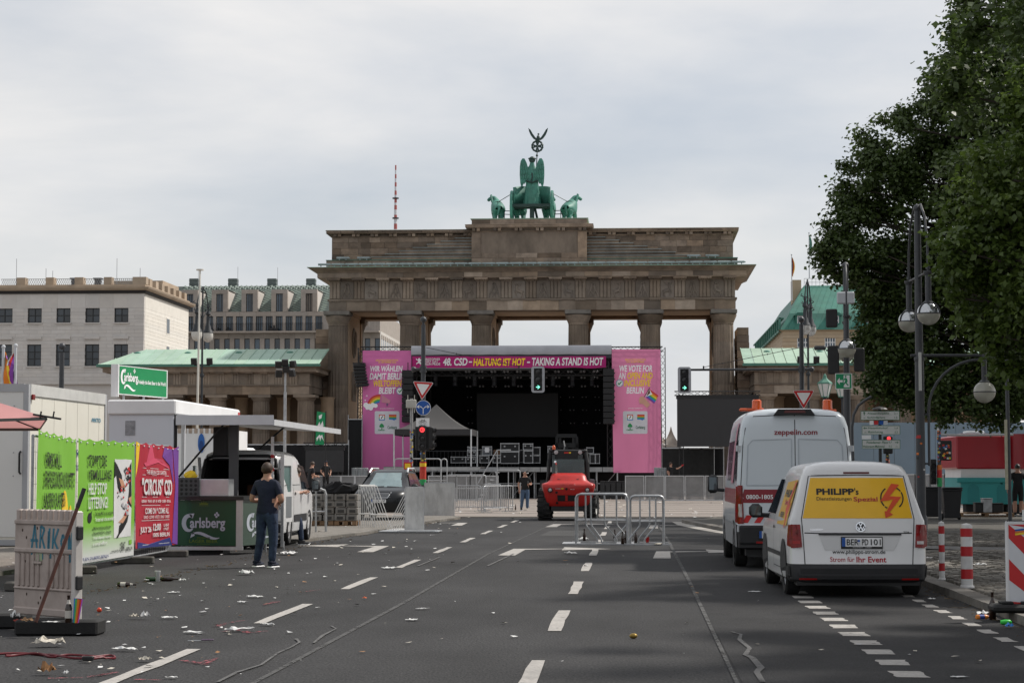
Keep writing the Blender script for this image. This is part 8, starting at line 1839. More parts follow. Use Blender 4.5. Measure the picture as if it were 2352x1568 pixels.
def brew(par,P,m,x0,x1,y0,y1):
 W_,H_=x1-x0,y1-y0;Q=lambda a,c,o=.006:P(x0+a*W_,y0+c*H_,o)
 def bp(pts,nm='logo_shape',o=.006):b=MB();b.add([Q(a,c,o) for a,c in pts],[tuple(range(len(pts)))]);b.build(nm,m,par)
 ci,co=[],[]
 for i in range(15):
  t=R(55+i*18.5);co.append((.155+.155*math.cos(t),.63+.33*math.sin(t)));ci.append((.185+.085*math.cos(t),.62+.22*math.sin(t)))
 b=MB();b.add([Q(*p) for p in co+ci],[(i,i+1,16+i,15+i) for i in range(14)]);b.build('logo_initial',m,par);bp([(.16,.97),(.29,.98),(.25,.80),(.2,.86)])
 lettering('arlsberg',m,par,None,X_,Z_,1,1,.025,surf=lambda u,v:Q(.19+.80*u,.33+.50*v,.008))
 n=14;top=[(.22+.64*i/n,.20+.11*math.sin(i/n*PI*1.5+.4)-.0*i) for i in range(n+1)];bot=[(a,c-.11*math.sin(PI*(1-i/n)*.9+.15)-.01) for i,(a,c) in enumerate(top)]
 b=MB();b.add([Q(*p) for p in top+bot],[(i,i+1,n+2+i,n+1+i) for i in range(n)]);b.build('logo_swash',m,par);bp([(.20,.08),(.30,.17),(.28,.30),(.22,.22)])
 for a,c in((.76,.93),(.80,.99),(.83,.92),(.79,.86)):bp([(a+.025*math.cos(t),c+.045*math.sin(t)) for t in[i*PI/4 for i in range(8)]],'hop_leaf')
brew(bs,CP,LOGO,.16,.84,.12,.72)
bcp=lambda a,c,o:CP(a,c,o)
def ctext(s_,m,x0,x1,y0,y1):lettering(s_,m,bs,None,X_,Z_,1,1,.015,surf=lambda u,v:CP(x0+(x1-x0)*u,y0+(y1-y0)*v,.006))
ctext('PREMIUM',LG,.40,.60,.155,.185);ctext('LAGER BEER',LG,.28,.72,.06,.135);ctext('EST. COPENHAGEN',LG,.40,.60,.02,.04)
for pts in([(.44,.90),(.56,.90),(.575,.94),(.55,.93),(.53,.97),(.515,.93),(.5,.985),(.485,.93),(.47,.97),(.45,.93),(.425,.94)],[(.42,.875),(.58,.875),(.57,.885),(.43,.885)]):b=MB();b.add([CP(a,c) for a,c in pts],[tuple(range(len(pts)))]);b.build('crown_logo',LG,bs)
brew(bs,lambda a,c,o:q0+dd*(1.6*a)+nn*o+Vector((0,0,zc0+(zc1-zc0)*c)),LOGO,.08,.72,.12,.72)
b=MB();b.bbox(xc0+.1,xc0+1.1,yq+.3,yq+.8,zc1+.075,zc1+.42,.01);b.build('steel_sink',ALU,bs);b=MB();b.box(xc0,xc0+.5,yq+.2,yq+.28,zc1+.075,zc1+.45)
b.build('drip_grille',plain('perforated_dark',(.06,.06,.062),.5),bs)
for k in range(5):
 for j in range(4):b=MB();b.sph((xc0+.06+k*.095,yq+.196,zc1+.13+j*.085),.03,8,4,(1,.15,1));b.build('grille_hole',BLK,bs)
b=MB();b.box(xc0+.1,xc1-.3,yq+.2,yq+.9,.0,zc0-.05);b.build('undercarriage',DARK,bs);wheel(bs,-.3,3.0,.32,.2,1);wheel(bs,.0,.5,.3,.2,1)
t=thing('soft_drink_bottle','clear plastic bottle with red label on the beer stall counter','bottle',(-9.4+bx(665-8),YB0+.4,zc1+.075));p_=atdepth(*f8(592,1000),YB0+.4);t.location.x=p_.x
b=MB();b.lathe([(.04,0),(.045,.02),(.045,.2),(.015,.27),(.015,.3)],n=14);b.build('bottle_body',mat('clear_plastic',(.6,.6,.6),.15,.05,trans=.6),t,50);b=MB();b.lathe([(.046,.08),(.046,.15)],n=14,caps=False);b.build('label',RED,t,50);b=MB();b.lathe([(.017,.295),(.017,.32)],n=10);b.build('cap',RED,t)
p_=atdepth(*f8(262,855),YB0-.1);t=thing('cloth','crumpled yellow cloth on the steel sink of the beer stall','cloth',(p_.x,YB0-.1,zc1+.42));b=MB();b.sph((0,0,.07),.14,10,6,(1,.6,.6));b.v=[(x+rh.uniform(-.02,.02),y+rh.uniform(-.02,.02),max(0.0,z+rh.uniform(-.03,.03))) for x,y,z in b.v];b.build('cloth_body',YEL,t)
# roof sign of the stall
a=atdepth(255,870,40.7);sg_=thing('roof_sign','green and white beer advertising sign standing on the stall roof','sign',(a.x,40.7,zr1));
c0,c1=atdepth(272,838,40.7),atdepth(385,855,42.9);zt0=c0.z-zr1;zb=atdepth(273,905,40.7).z-zr1
e0=Vector((c0.x-a.x,0,0));e1=Vector((c1.x-a.x,2.2,0));dv=e1-e0;nv_=Vector((dv.y,-dv.x,0)).normalized()
blk('white_end',WHITE,sg_,0,e0.x,0,.06,zb-.05,zt0+.02);b=MB();vs=[e0+Vector((0,0,zb)),e1+Vector((0,0,zb)),e1+Vector((0,0,zt0)),e0+Vector((0,0,zt0))];b.add(vs+[v-nv_*.08 for v in vs],[(0,1,2,3),(7,6,5,4),(0,4,5,1),(1,5,6,2),(2,6,7,3),(3,7,4,0)]);b.build('sign_box',WHITE,sg_)
SP=lambda a_,c_,o=.006:e0+dv*a_+nv_*o+Vector((0,0,zb+(zt0-zb)*c_))
b=MB();b.add([SP(.02,.03,.004),SP(.98,.03,.004),SP(.98,.97,.004),SP(.02,.97,.004)],[(0,1,2,3)]);b.build('green_face',plain('beer_green',(.008,.22,.075),.45),sg_)
brew(sg_,lambda a_,c_,o:SP(a_,c_,o+.003),WHT,.04,.38,.12,.90);lettering('Probably the Best Beer in the World',WHT,sg_,None,X_,Z_,1,1,.02,surf=lambda u,v:SP(.38+.57*u,.38+.18*v,.01))
for k in range(3):b=MB();q=e0+dv*(.1+.4*k);b.box(q.x-.02,q.x+.02,q.y+.01,q.y+.05,0,zb);b.build('sign_leg',STEEL,sg_)
# aluminium ladder leaning in the van doorway
a,c=onground(608,1245,.07),atdepth(605,1003,42.3);ld=thing('ladder','aluminium folding ladder wrapped with red and white tape beside the open van','ladder',(-7.72,42.0,.07));zt_=c.z-.07
for s_ in(-.0,.22):
 b=MB();b.box(s_,s_+.06,0,.04,0,zt_-s_*1.6);b.build('stile',ALU,ld)
b=MB();[b.cyl((0,.02,.25+k*.28),(.25,.02,.25+k*.28),.016,n=6) for k in range(8)];b.build('rungs',ALU,ld)
for k in range(8):b=MB();b.box(-.003,.063,-.003,.043,.9+k*.14,.97+k*.14);b.build('warning_tape',RED if k%2 else WHT,ld)
# white box truck beyond the stall
a,c=atdepth(345,988,74),atdepth(495,1200,74);t=thing('box_truck','white box truck with blue round emblem behind the beer stall','truck',(a.x,74,.07));w=c.x-a.x;h=a.z
b=MB();b.box(0,w,0,6,.9,h);b.build('cargo_box',WHITE,t);[blk('roof_edge',mat('rusty_edge',(.4,.32,.26),.7,.2,5),t,k*w/12,(k+.6)*w/12,-.02,-.002,h-.18,h) for k in range(12)]
b=MB();p_=atdepth(*f8(372,530),74);b.add([(p_.x-a.x+.13*math.cos(q),-.03,p_.z-.07+.36*math.sin(q)) for q in[i*PI/12 for i in range(24)]],[tuple(range(24))]);b.build('emblem',plain('emblem_blue',(.02,.12,.4),.5),t);b=MB();b.add([(p_.x-a.x+.08*math.cos(q),-.036,p_.z-.07+.18*math.sin(q)-.08) for q in[i*PI/12 for i in range(24)]],[tuple(range(24))]);b.build('emblem',plain('emblem_dark',(.01,.05,.2),.5),t)
for x in(.3,w-.3):wheel(t,x,1.0,.45,.28,1)
b=MB();b.box(0.1,w-.1,.1,7.5,.5,.9);b.build('chassis',DARK,t);b=MB();b.bbox(0,w,6.1,8,.5,2.6,.1);b.build('cab',WHITE,t)
# ---- barriers in the middle distance
def crowd_barrier(label,a,c,h,n,group=None,Y=None,m=STEEL):
 d=c-a;w=d.length;t=thing('crowd_barrier',label,'barrier',(a.x,a.y,a.z),math.atan2(d.y,d.x),group)
 b=MB();b.tube([(0,0,.06),(0,0,h-.12),(.03,0,h-.03),(.12,0,h),(w-.12,0,h),(w-.03,0,h-.03),(w,0,h-.12),(w,0,.06)],.022,8);b.cyl((0,0,.18),(w,0,.18),.018,n=6);b.build('frame',m,t)
 for k in range(1,n):b=MB();b.cyl((w*k/n,0,.18),(w*k/n,0,h),.013,n=5,cap=False);b.build('bar',m,t)
 for x in(.15,w-.15):b=MB();b.box(x-.03,x+.03,-.28,.28,0,.025);b.cyl((x,0,.02),(x,0,.2),.018,n=6);b.build('foot',m,t)
 return t
G2=lambda x,y:onground(*f6(x,y))
crowd_barrier('steel crowd barrier right of the tall blank plate, near one',Vector((-6.25,82.5,0)),Vector((-5.2,85,0)),1.1,14);crowd_barrier('steel crowd barrier nearest the man with the phone',atdepth(1106,1170,85)*1,Vector((atdepth(1168,1170,84.5).x,84.5,0)),1.1,16).location.z=0
crowd_barrier('steel crowd barrier joined behind the blank plate',Vector((atdepth(1047,1170,86).x,86,0)),Vector((atdepth(1105,1170,85.5).x,85.5,0)),1.1,14)
crowd_barrier('steel crowd barrier leaning inside the group by the man with the phone',Vector((atdepth(1110,1170,88).x,88,0)),Vector((atdepth(1150,1170,86).x,86,0)),1.15,10)
# tall stage barriers turned sideways
ZP=mat('stained_zinc',(.55,.545,.53),.55,.14,3.0,metal=.25,dirt=.55,dirtcol=(.20,.195,.185),dsc=3.2,stretch=(1,1,.5));
def plate_barrier(label,xa,xb,yb,yt,Y,tread=True):
 a,c=atdepth(xa,yb,Y),atdepth(xb,yb,Y);w=c.x-a.x;h=atdepth(xa,yt,Y).z-max(0,a.z);t=thing('stage_barrier',label,'barrier',(a.x,Y,max(0,a.z)))
 b=MB();b.box(.02,w-.02,0,.02,.03,h-.03);n=max(2,int(w/.16));[b.box(w*k/n-.004,w*k/n+.004,-.006,0,.03,h-.03) for k in range(1,n)];b.build('plate',ZP,t);b=MB();b.box(0,w,-.01,.05,h-.028,h);b.box(0,.018,-.01,.05,0,h);b.box(w-.018,w,-.01,.05,0,h);b.build('frame',ALU,t)
 if tread:b=MB();b.box(-.6,w+.5,-1.0,.1,0,.025);[b.box(-.1,w+.4,-.95+k*.16,-.9+k*.16,.026,.04) for k in range(6)];b.build('tread_plate',ALU,t)
 b=MB();[b.cyl((x,.02,h*.8),(x,.95,.03),.02,n=6) for x in(.1,w-.1)];b.build('brace',ALU,t);return t
plate_barrier('narrow stained metal plate of a folded stage barrier beside the dark car',929,974,1219,1117,55.5);plate_barrier('wide stained metal plate barrier right of the narrow plate',974,1044,1187,1107,74,False)
def folded(label,xs,yb,yt,Y,lean,nb):
 a=atdepth(xs[0],yb,Y);t=thing('folded_barrier',label,'barrier',(a.x,Y,max(.0,a.z)));H_=atdepth(xs[0],yt,Y).z-max(0,a.z);w=atdepth(xs[1],yb,Y).x-a.x
 for k in range(nb):
  x=w*k/(nb-1);b=MB();b.tube([(x,k*.03,0),(x+lean,k*.03,H_)] if lean else[(x,k*.03,0),(x,k*.03,H_)],.013,6);b.build('bar',mat('pale_zinc_bar',(.60,.595,.58),.5,.12,5,metal=.2),t)
 b=MB();b.cyl((0+lean,0,H_),(w+lean,.03*nb,H_),.018,n=6);b.cyl((lean*.3,0,H_*.35),(w+lean*.3,0,H_*.35),.02,n=6);b.box(-.3,w+.4,-.3,.4,0,.03);b.build('rail',mat('pale_zinc_bar',(0,0,0)),t);return t
folded('upright bundle of folded pale barrier frames in front of the dark car',(824,858),1215,1114,57.5,0,9);folded('pale barrier frames leaning to the left in front of the dark car',(862,898),1216,1116,57.2,-.44,7);folded('pale barrier frames leaning to the right against the narrow plate',(886,916),1219,1120,56.4,.62,7)
railing('bent steel rail barrier beside the open white van',[(f8(1490,1020)[0],f8(1490,1020)[1]),(f8(1705,1020)[0],f8(1705,1020)[1])],53,1,2,cat='barrier')
# concrete weights stacked on pallets
CON=mat('concrete_weight',(.20,.19,.175),.9,.18,4,bump=.3,bsc=30,orand=.15,dirt=.3,dsc=2)
a0=atdepth(f8(1540,0)[0],1200,59);a1=atdepth(f8(2035,0)[0],1200,59);Ws=a1.x-a0.x
pallet('pallet under the concrete weights, left one',(a0.x+Ws*.25,59.4,.07),0,Ws*.48);pallet('pallet under the concrete weights, right one',(a0.x+Ws*.75,59.4,.07),0,Ws*.48)
for k in range(4):
 for j in range(4):
  t=thing('concrete_weight','concrete weight in the pallet stack, '+('bottom','second lowest','third lowest','top')[k]+' layer, '+ORD[j]+' from the left','concrete block',(a0.x+Ws*(j+.5)/4+rh.uniform(-.02,.02),59.4,.215+.2*k),rh.uniform(-.03,.03),'concrete weights on pallets');wq=Ws/4*.96
  b=MB();b.bbox(-wq/2,wq/2,-.35,.35,0,.19,.02);b.build('block',CON,t);b=MB();b.bbox(-.09,.09,-.37,-.352,.05,.13,.005);b.build('handle_recess',plain('recess_dark',(.05,.048,.045),.9),t)
p_=atdepth(*f8(1840,1090),59.2);t=thing('tarpaulin','crumpled black tarpaulin on the stack of concrete weights','tarpaulin',(p_.x,59.3,1.015));b=MB();b.sph((0,0,.1),.6,16,8,(1,.5,.3));b.v=[(x+rh.uniform(-.06,.06),y+rh.uniform(-.05,.05),max(.0,z+rh.uniform(-.06,.12))) for x,y,z in b.v];b.build('sheet',BLACK,t)
# ---- bicycle rack barriers in the road
def rack(label,xa,xb,Yf,Yb_,h,bars,mirror_=1):
 a=atdepth(xa,1250,Yf);c=atdepth(xb,1250,Yf);w=c.x-a.x;t=thing('rack_barrier',label,'barrier',(a.x,Yf,0),0,'bent tube barriers in the road')
 for y in(0,Yb_-Yf):
  b=MB();b.tube([(.02,y,.03),(.02,y,h-.09),(.05,y,h-.025),(.12,y,h),(w-.12,y,h),(w-.05,y,h-.025),(w-.02,y,h-.09),(w-.02,y,.03)],.026,8);b.build('frame',STEEL,t,60)
  b=MB();b.cyl((.02,y,h*.48),(w-.02,y,h*.48),.018,n=6);b.build('mid_rail',STEEL,t)
 for x0,x1,y in bars:
  b=MB();b.tube([(x0*w,y,h-.02),(x0*w,y,h*.42),(x0*w+(x1-x0)*w*.08,y-.0,h*.37),(x0*w+(x1-x0)*w*.9,y-.05,.16),(x1*w,y-.05,.1),(x1*w,y-.05,.04)],.02,7);b.build('bent_bar',STEEL,t,60)
 b=MB();b.box(-.12,w+.15,-.1,.0,.0,.03);b.box(-.1,w+.1,Yb_-Yf,Yb_-Yf+.1,0,.03);b.box(-.3,.0+.1,0,Yb_-Yf,0,.025);b.build('base_plate',mat('dull_aluminium',(.42,.43,.44),.5,.15,6,metal=.5,dirt=.3),t);return t
rack('left bent tube steel barrier of the pair in the road before the red machine',1321,1443,45.8,46.9,1.15,((.2,.42,0),(.3,.5,0),(.55,.78,.5),(.78,1.0,.3),(.98,.74,.6)));rack('right bent tube steel barrier of the pair in the road before the red machine',1446,1527,45.6,46.6,1.11,((.3,-.02,0),(.58,.26,.4),(.75,.42,0)))
for x0,z0 in((.0,.62),(.72,.66)):pass
# ================================================================== PEOPLE
SKIN=plain('skin',(.42,.23,.16),.55);JEANS=mat('blue_jeans',(.026,.042,.08),.85,.35,9,bump=1.0,bsc=11);JEANS_L=mat('light_jeans',(.06,.10,.17),.85,.2,9)
NAVY=mat('navy_cotton',(.010,.014,.032),.85,.25,6,bump=1.0,bsc=9);BTEE=mat('black_cotton',(.011,.011,.012),.85,.15,6);GTR=mat('grey_trousers',(.055,.055,.056),.85,.2,8);HAIR=mat('brown_hair',(.045,.026,.016),.6,.3,25)
def person(label,loc,rz,shirt,trousers,arms,legs,lean=(0,0,0),hair='short',hairm=None,k=1.0,shorts=False,shoe=None,glove=None,head_turn=0.0,face=True):
 """arms / legs: for each side (right, left) the elbow + wrist or knee + ankle points; the figure faces -Y"""
 t=thing('person',label,'person',loc,rz);lx,ly,lz=lean;V_=Vector
 pel=V_((0,0,.95));bel=V_((lx*.4,ly*.4,1.12));ch=V_((lx*.8,ly*.8,1.34));nk=V_((lx,ly,1.49));hd=V_((lx*1.1,ly*1.25-.01,1.60));top=V_((lx*1.1,ly*1.25-.015,1.69))
 P=[pel,bel,ch,nk,hd,top];r_=[(.165,.12),(.155,.115),(.185,.125),(.058,.058),(.078,.092),(.07,.085)];E_=[(0,1),(1,2),(2,3),(3,4),(4,5)];bones=[(0,1,'T'),(1,2,'T'),(2,3,'N'),(3,4,'S'),(4,5,'S')]
 for s_,(el,wr) in zip((-1,1),arms):
  i=len(P);P+=[ch+V_((s_*.19,0,.055)),V_(el),V_(wr)];r_+=[(.075,.075),(.047,.047),(.031,.031)];E_+=[(2,i),(i,i+1),(i+1,i+2)];bones+=[(2,i,'T'),(i,i+1,'U'),(i+1,i+2,'S')]
 for s_,(kn,an) in zip((-1,1),legs):
  i=len(P);P+=[V_((s_*.095,0,.86)),V_(kn),V_(an)];r_+=[(.115,.12),(.08,.085),(.062,.066)];E_+=[(0,i),(i,i+1),(i+1,i+2)];bones+=[(0,i,'L'),(i,i+1,'L'),(i+1,i+2,'K')]
 me=skin(P,E_,r_,2)
 for m in(shirt,trousers,SKIN):me.materials.append(m)
 for p in me.polygons:
  c=p.center;best=None
  for a,b_,n_ in bones:
   A_,B_=P[a],P[b_];d=B_-A_;u=max(0,min(1,(c-A_).dot(d)/d.length_squared));q=(c-A_-d*u).length-(.03 if n_ in 'SU' else.06)
   if best is None or q<best[0]:best=(q,n_,u)
  _,n_,u=best
  p.material_index={'T':0,'N':0 if c.z<P[3].z-.035 else 2,'S':2,'U':0 if u<.62 else 2,'L':1,'K':2 if shorts and u>.05 else 1}[n_]
  if n_=='T' and c.z<.90:p.material_index=1
  if n_=='L' and c.z>.90:p.material_index=0
 body=obj('body',me,t)
 for s_,(el,wr) in zip((-1,1),arms):
  d=(V_(wr)-V_(el)).normalized();a=d.orthogonal().normalized();b_=d.cross(a);W_=V_(wr);m=glove if glove and s_>0 else SKIN;h=MB()
  h.cyl(W_-d*.01,W_+d*.085,.03,.038,8)
  for q,L in((-.03,.065),(-.01,.08),(.01,.085),(.03,.07)):h.tube([W_+d*.08+a*q,W_+d*(.08+L*.55)+a*q+b_*.008,W_+d*(.08+L*.9)+a*q+b_*.035],[.0105,.0095,.008],6)
  h.tube([W_+d*.025+a*.03,W_+d*.055+a*.058+b_*.01,W_+d*.09+a*.062+b_*.025],[.013,.011,.009],6);h.build('hand',m,body,60)
 for s_,(kn,an) in zip((-1,1),legs):
  x,y,z=an;z0=z-.085;b=MB();b.bbox(x-.05,x+.05,y-.19,y+.08,z0+.025,z0+.085,.025);b.bbox(x-.046,x+.046,y-.09,y+.075,z0+.06,z0+.125,.02);o=b.build('shoe',shoe or BLK,t,50);b=MB();b.bbox(x-.052,x+.052,y-.195,y+.085,z0,z0+.028,.012);b.build('sole',WHT if shoe else GREYW,o,50)
 H=obj('head_detail',None,body,hd+V_((0,0,.02)),(0,0,head_turn))
 if face:
  b=MB();b.sph((0,-.095,-.005),.018,8,6,(.8,1.1,1.4));[b.sph((q*.082,.0,0),.026,8,6,(.4,.8,1.2)) for q in(-1,1)];b.build('nose_and_ears',SKIN,H,60)
  b=MB();[b.sph((q*.033,-.083,.022),.012,6,4,(1.2,.5,.7)) for q in(-1,1)];b.build('eyes',BLK,H);b=MB();b.box(-.028,.028,-.09,-.082,-.052,-.044);b.build('mouth',plain('lips',(.25,.09,.08),.5),H)
 else:b=MB();[b.sph((q*.082,.0,0),.026,8,6,(.4,.8,1.2)) for q in(-1,1)];b.build('ears',SKIN,H,60)
 if hair!='bald':
  b=MB();b.sph((0,.012,.035),.108,20,14,(.86,1.02,1.0));lo={'short':-.01,'bob':-.075,'cap':.02}[hair]
  keep=[f for f in b.f if sum(b.v[i][2] for i in f)/len(f)>(lo if sum(b.v[i][1] for i in f)/len(f)>-.045 else.055)]
  b.f=keep;b.m=[0]*len(keep);rq=random.Random(len(label));b.v=[(x*(1+rq.uniform(-.05,.05)),y*(1+rq.uniform(-.05,.05)),z*(1+rq.uniform(-.04,.04))) for x,y,z in b.v]
  b.build('cap' if hair=='cap' else 'hair',hairm or HAIR,H,60)
  if hair=='cap':b=MB();b.add([(.08*math.cos(a),-.09+.0-.09*math.sin(a),.055) for a in[i*PI/8 for i in range(9)]],[tuple(range(9))]);b.build('cap_peak',hairm,H)
 if k!=1:t.scale=(k,k,k)
 return t
st_leg=(((-.11,-.01,.5),(-.12,.02,.085)),((.11,-.01,.5),(.12,.02,.085)))
p=onground(612,1303);man=person('person in navy T-shirt and jeans seen from behind beside the beer stall',(p.x,p.y,0),PI-.35,NAVY,JEANS,(((-.29,.0,1.12),(-.10,-.22,1.08)),((.30,.02,1.12),(.12,-.24,1.12))),(((-.12,-.02,.5),(-.12,.03,.085)),((.13,-.03,.5),(.22,-.05,.085))),(.02,-.03,0),'bob',shoe=NAVY,k=1.03,face=False)
p=onground(652,1252);person('person in dark top and jeans striding behind the man in navy, half hidden',(p.x+.05,p.y+.2,.0),PI-1.3,NAVY,JEANS,(((-.28,-.1,1.15),(-.1,-.34,1.2)),((.28,-.1,1.15),(.12,-.36,1.2))),(((-.1,-.26,.54),(-.1,-.30,.085)),((.1,.12,.5),(.1,.40,.12))),(0,-.16,0),'short',shoe=GTR,face=False)
p=onground(1206,1172);t=person('bald person with glasses in black T-shirt and jeans looking at a phone on the plaza',(p.x,p.y,0.004),.12,BTEE,JEANS_L,(((-.29,.04,1.14),(-.25,-.02,.90)),((.27,.02,1.13),(.17,-.22,1.16))),(((-.12,-.02,.5),(-.17,.0,.085)),((.1,-.02,.5),(.1,-.02,.085))),(0,0,0),'bald',shoe=BLK)
b=MB();[b.tube([(q*.035+.025*math.cos(a),-.098,.022+.02*math.sin(a)) for a in[i*PI/4 for i in range(8)]],.004,4,True) for q in(-1,1)];b.build('glasses',BLK,bpy.data.objects[t.children[0].name].children[2] if False else t)
bpy.data.objects[t.children[-1].name].location=(0,-.01,1.62)
o=MB();o.bbox(-.035,.035,-.005,.005,-.07,.07,.004);ph_=o.build('smartphone',BLK);tag(ph_,'black smartphone held by the bald man on the plaza','phone');ph_.location=(p.x+.15,p.y-.32,1.24);ph_.rotation_euler=(R(-35),0,.1)
p=atdepth(1541,1120,121.2);t=thing('platform','low grey platform behind the barriers right of the stage','platform',(p.x,121.6,0));b=MB();b.box(-1.2,1.2,-.6,.8,.45,.55);[b.box(x,x+.06,y,y+.06,0,.45) for x in(-1.15,1.1) for y in(-.55,.7)];b.build('platform_deck',STEEL,t)
person('person in black shirt raising an arm with a red glove behind the barriers',(p.x,121.4,.55),.9,BTEE,GTR,(((-.27,.05,1.15),(-.26,-.08,.92)),((.42,-.22,1.36),(.62,-.36,1.52))),st_leg,hair='short',glove=RED)
p=atdepth(711,1090,112);person('person in black leaning at the barriers beside the white van mirror',(p.x,112,.1),2.2,BTEE,BTEE,(((-.27,-.08,1.12),(-.2,-.3,1.1)),((.27,-.08,1.12),(.2,-.3,1.1))),st_leg,(0,-.12,0),'short',k=1.25,face=False)
p=atdepth(745,1090,117);person('person in black T-shirt and dark cap in front of the small dark screen',(p.x,117.6,.55),.5,BTEE,BTEE,(((-.3,.03,1.14),(-.22,-.12,.98)),((.3,.03,1.14),(.22,-.12,.98))),st_leg,hair='cap',hairm=NAVY,k=1.05)
t=thing('platform','low black platform in front of the small dark screen left of the stage','platform',(p.x,118.2,0));blk('platform_deck',BLACK,t,-1.5,1.5,-.8,1,.4,.55);[blk('platform_leg',DARK,t,x,x+.08,-.7,-.6,0,.4) for x in(-1.4,1.3)]
p=atdepth(858,1080,104);person('bald person standing behind the dark car, only the head in view',(p.x,104,.0),.4,BTEE,GTR,(((-.3,.03,1.14),(-.22,-.12,.98)),((.3,.03,1.14),(.22,-.12,.98))),st_leg,hair='bald',k=1.13)
p=onground(2338,1184,.1);person('person in black T-shirt and shorts walking away beside the red kiosk',(p.x,73,.1),PI+.1,BTEE,BTEE,(((-.29,.04,1.14),(-.33,-.05,.9)),((.29,.04,1.14),(.33,.0,.9))),st_leg,hair='short',hairm=BLK,shorts=True,face=False,k=1.06)
# ================================================================== TREES
def leafmat(name,col,col2,tr):
 m=bpy.data.materials.new(name);m.use_nodes=True;t=m.node_tree;N=t.nodes.new;L=t.links.new;t.nodes.clear()
 g_=N('ShaderNodeNewGeometry');n=N('ShaderNodeTexNoise');n.inputs['Scale'].default_value=1.3;n.inputs['Detail'].default_value=3;L(g_.outputs['Position'],n.inputs['Vector'])
 ad=N('ShaderNodeMath');ad.operation='MULTIPLY_ADD';ad.inputs[1].default_value=.5;L(g_.outputs['Random Per Island'],ad.inputs[0]);sb=N('ShaderNodeMath');sb.operation='SUBTRACT';sb.inputs[1].default_value=.25;L(n.outputs['Fac'],sb.inputs[0]);L(sb.outputs[0],ad.inputs[2])
 mx=N('ShaderNodeMixRGB');mx.inputs[1].default_value=(*col,1);mx.inputs[2].default_value=(*col2,1);L(ad.outputs[0],mx.inputs[0])
 p=N('ShaderNodeBsdfPrincipled');p.inputs['Roughness'].default_value=.45;L(mx.outputs[0],p.inputs['Base Color']);tl_=N('ShaderNodeBsdfTranslucent');L(mx.outputs[0],tl_.inputs[0])
 ms=N('ShaderNodeMixShader');ms.inputs[0].default_value=tr;L(p.outputs[0],ms.inputs[1]);L(tl_.outputs[0],ms.inputs[2]);o=N('ShaderNodeOutputMaterial');L(ms.outputs[0],o.inputs[0]);return m
LEAF_D=leafmat('dark_linden_leaf',(.036,.062,.016),(.095,.142,.034),.35);LEAF_L=leafmat('light_maple_leaf',(.048,.085,.016),(.135,.195,.036),.4);BARK=mat('tree_bark',(.055,.045,.036),.95,.3,4,bump=.6,bsc=14,stretch=(1,1,.3))
def leaves(clumps,n,size,seed,m):
 r=np.random.default_rng(seed);C=np.array([c[:3] for c in clumps]);rad=np.array([c[3] for c in clumps]);w=rad**2;idx=r.choice(len(C),n,p=w/w.sum())
 d=r.normal(size=(n,3));d/=np.linalg.norm(d,axis=1)[:,None];rr=rad[idx]*r.random(n)**.45
 tw=r.integers(0,26,n);th=(tw*2.39996+idx*1.7);ph=np.arccos(1-2*((tw+.5)/26));td=np.stack([np.sin(ph)*np.cos(th),np.sin(ph)*np.sin(th),np.cos(ph)],1)
 pos=C[idx]+(td*.5+d*.5)*rr[:,None]*np.array([1,1,.75]);pos[:,2]-=.08*(rr/rad[idx])**2*rad[idx]
 nrm=d*.7+r.normal(size=(n,3))*.5+np.array([0,0,.75]);nrm/=np.linalg.norm(nrm,axis=1)[:,None]
 a=np.cross(nrm,r.normal(size=(n,3)));a/=np.linalg.norm(a,axis=1)[:,None];b_=np.cross(nrm,a);s=size*r.uniform(.65,1.3,n)[:,None]
 fold=nrm*s*.18
 v=np.stack([pos-a*s*.55,pos-b_*s*.42+fold,pos+a*s*.6,pos+b_*s*.42+fold],1).reshape(-1,3)
 me=bpy.data.meshes.new('crown');me.vertices.add(n*4);me.vertices.foreach_set('co',v.ravel());me.loops.add(n*4);me.loops.foreach_set('vertex_index',np.arange(n*4));me.polygons.add(n);me.polygons.foreach_set('loop_start',np.arange(n)*4);me.polygons.foreach_set('loop_total',np.full(n,4));me.materials.append(m);me.update(calc_edges=True);return me
def tree_mesh(clumps,n,size,seed,m,H0,r0):
 crown=leaves(clumps,n,size,seed,m);b=MB();q=random.Random(seed);zt_=max(c[2] for c in clumps)-1.2;cx=sum(c[0] for c in clumps)/len(clumps)*.25;cy=sum(c[1] for c in clumps)/len(clumps)*.25
 P=[(0,0,0),(.05,.02,H0*.5),(cx*.3,cy*.3,H0),(cx,cy,(H0+zt_)/2),(cx*1.2,cy*1.2,zt_)];b.tube(P,[r0*1.25,r0,r0*.85,r0*.5,r0*.1],10);tr=b.mesh('trunk',BARK,60);lb=MB()
 for c in clumps[::3]:
  z=min(max(H0*.85,c[2]-q.uniform(1.2,3.2)),zt_);f=(z-H0)/max(.1,zt_-H0);a=Vector((cx*max(f,.3),cy*max(f,.3),z));e_=Vector(c[:3]);mid=(a+e_)/2+Vector((q.uniform(-.4,.4),q.uniform(-.4,.4),q.uniform(.1,.6)))
  lb.tube([a,mid,e_],[r0*.28,r0*.15,.015],5)
 return tr,lb.mesh('limbs',BARK,60),crown
def tree(label,loc,meshes,rz=0,k=1.0):
 t=thing('tree',label,'tree',loc,rz,None);obj('trunk',meshes[0],t);obj('limbs',meshes[1],t);obj('crown',meshes[2],t);t.scale=(k,k,k);return t
rt=random.Random(15)
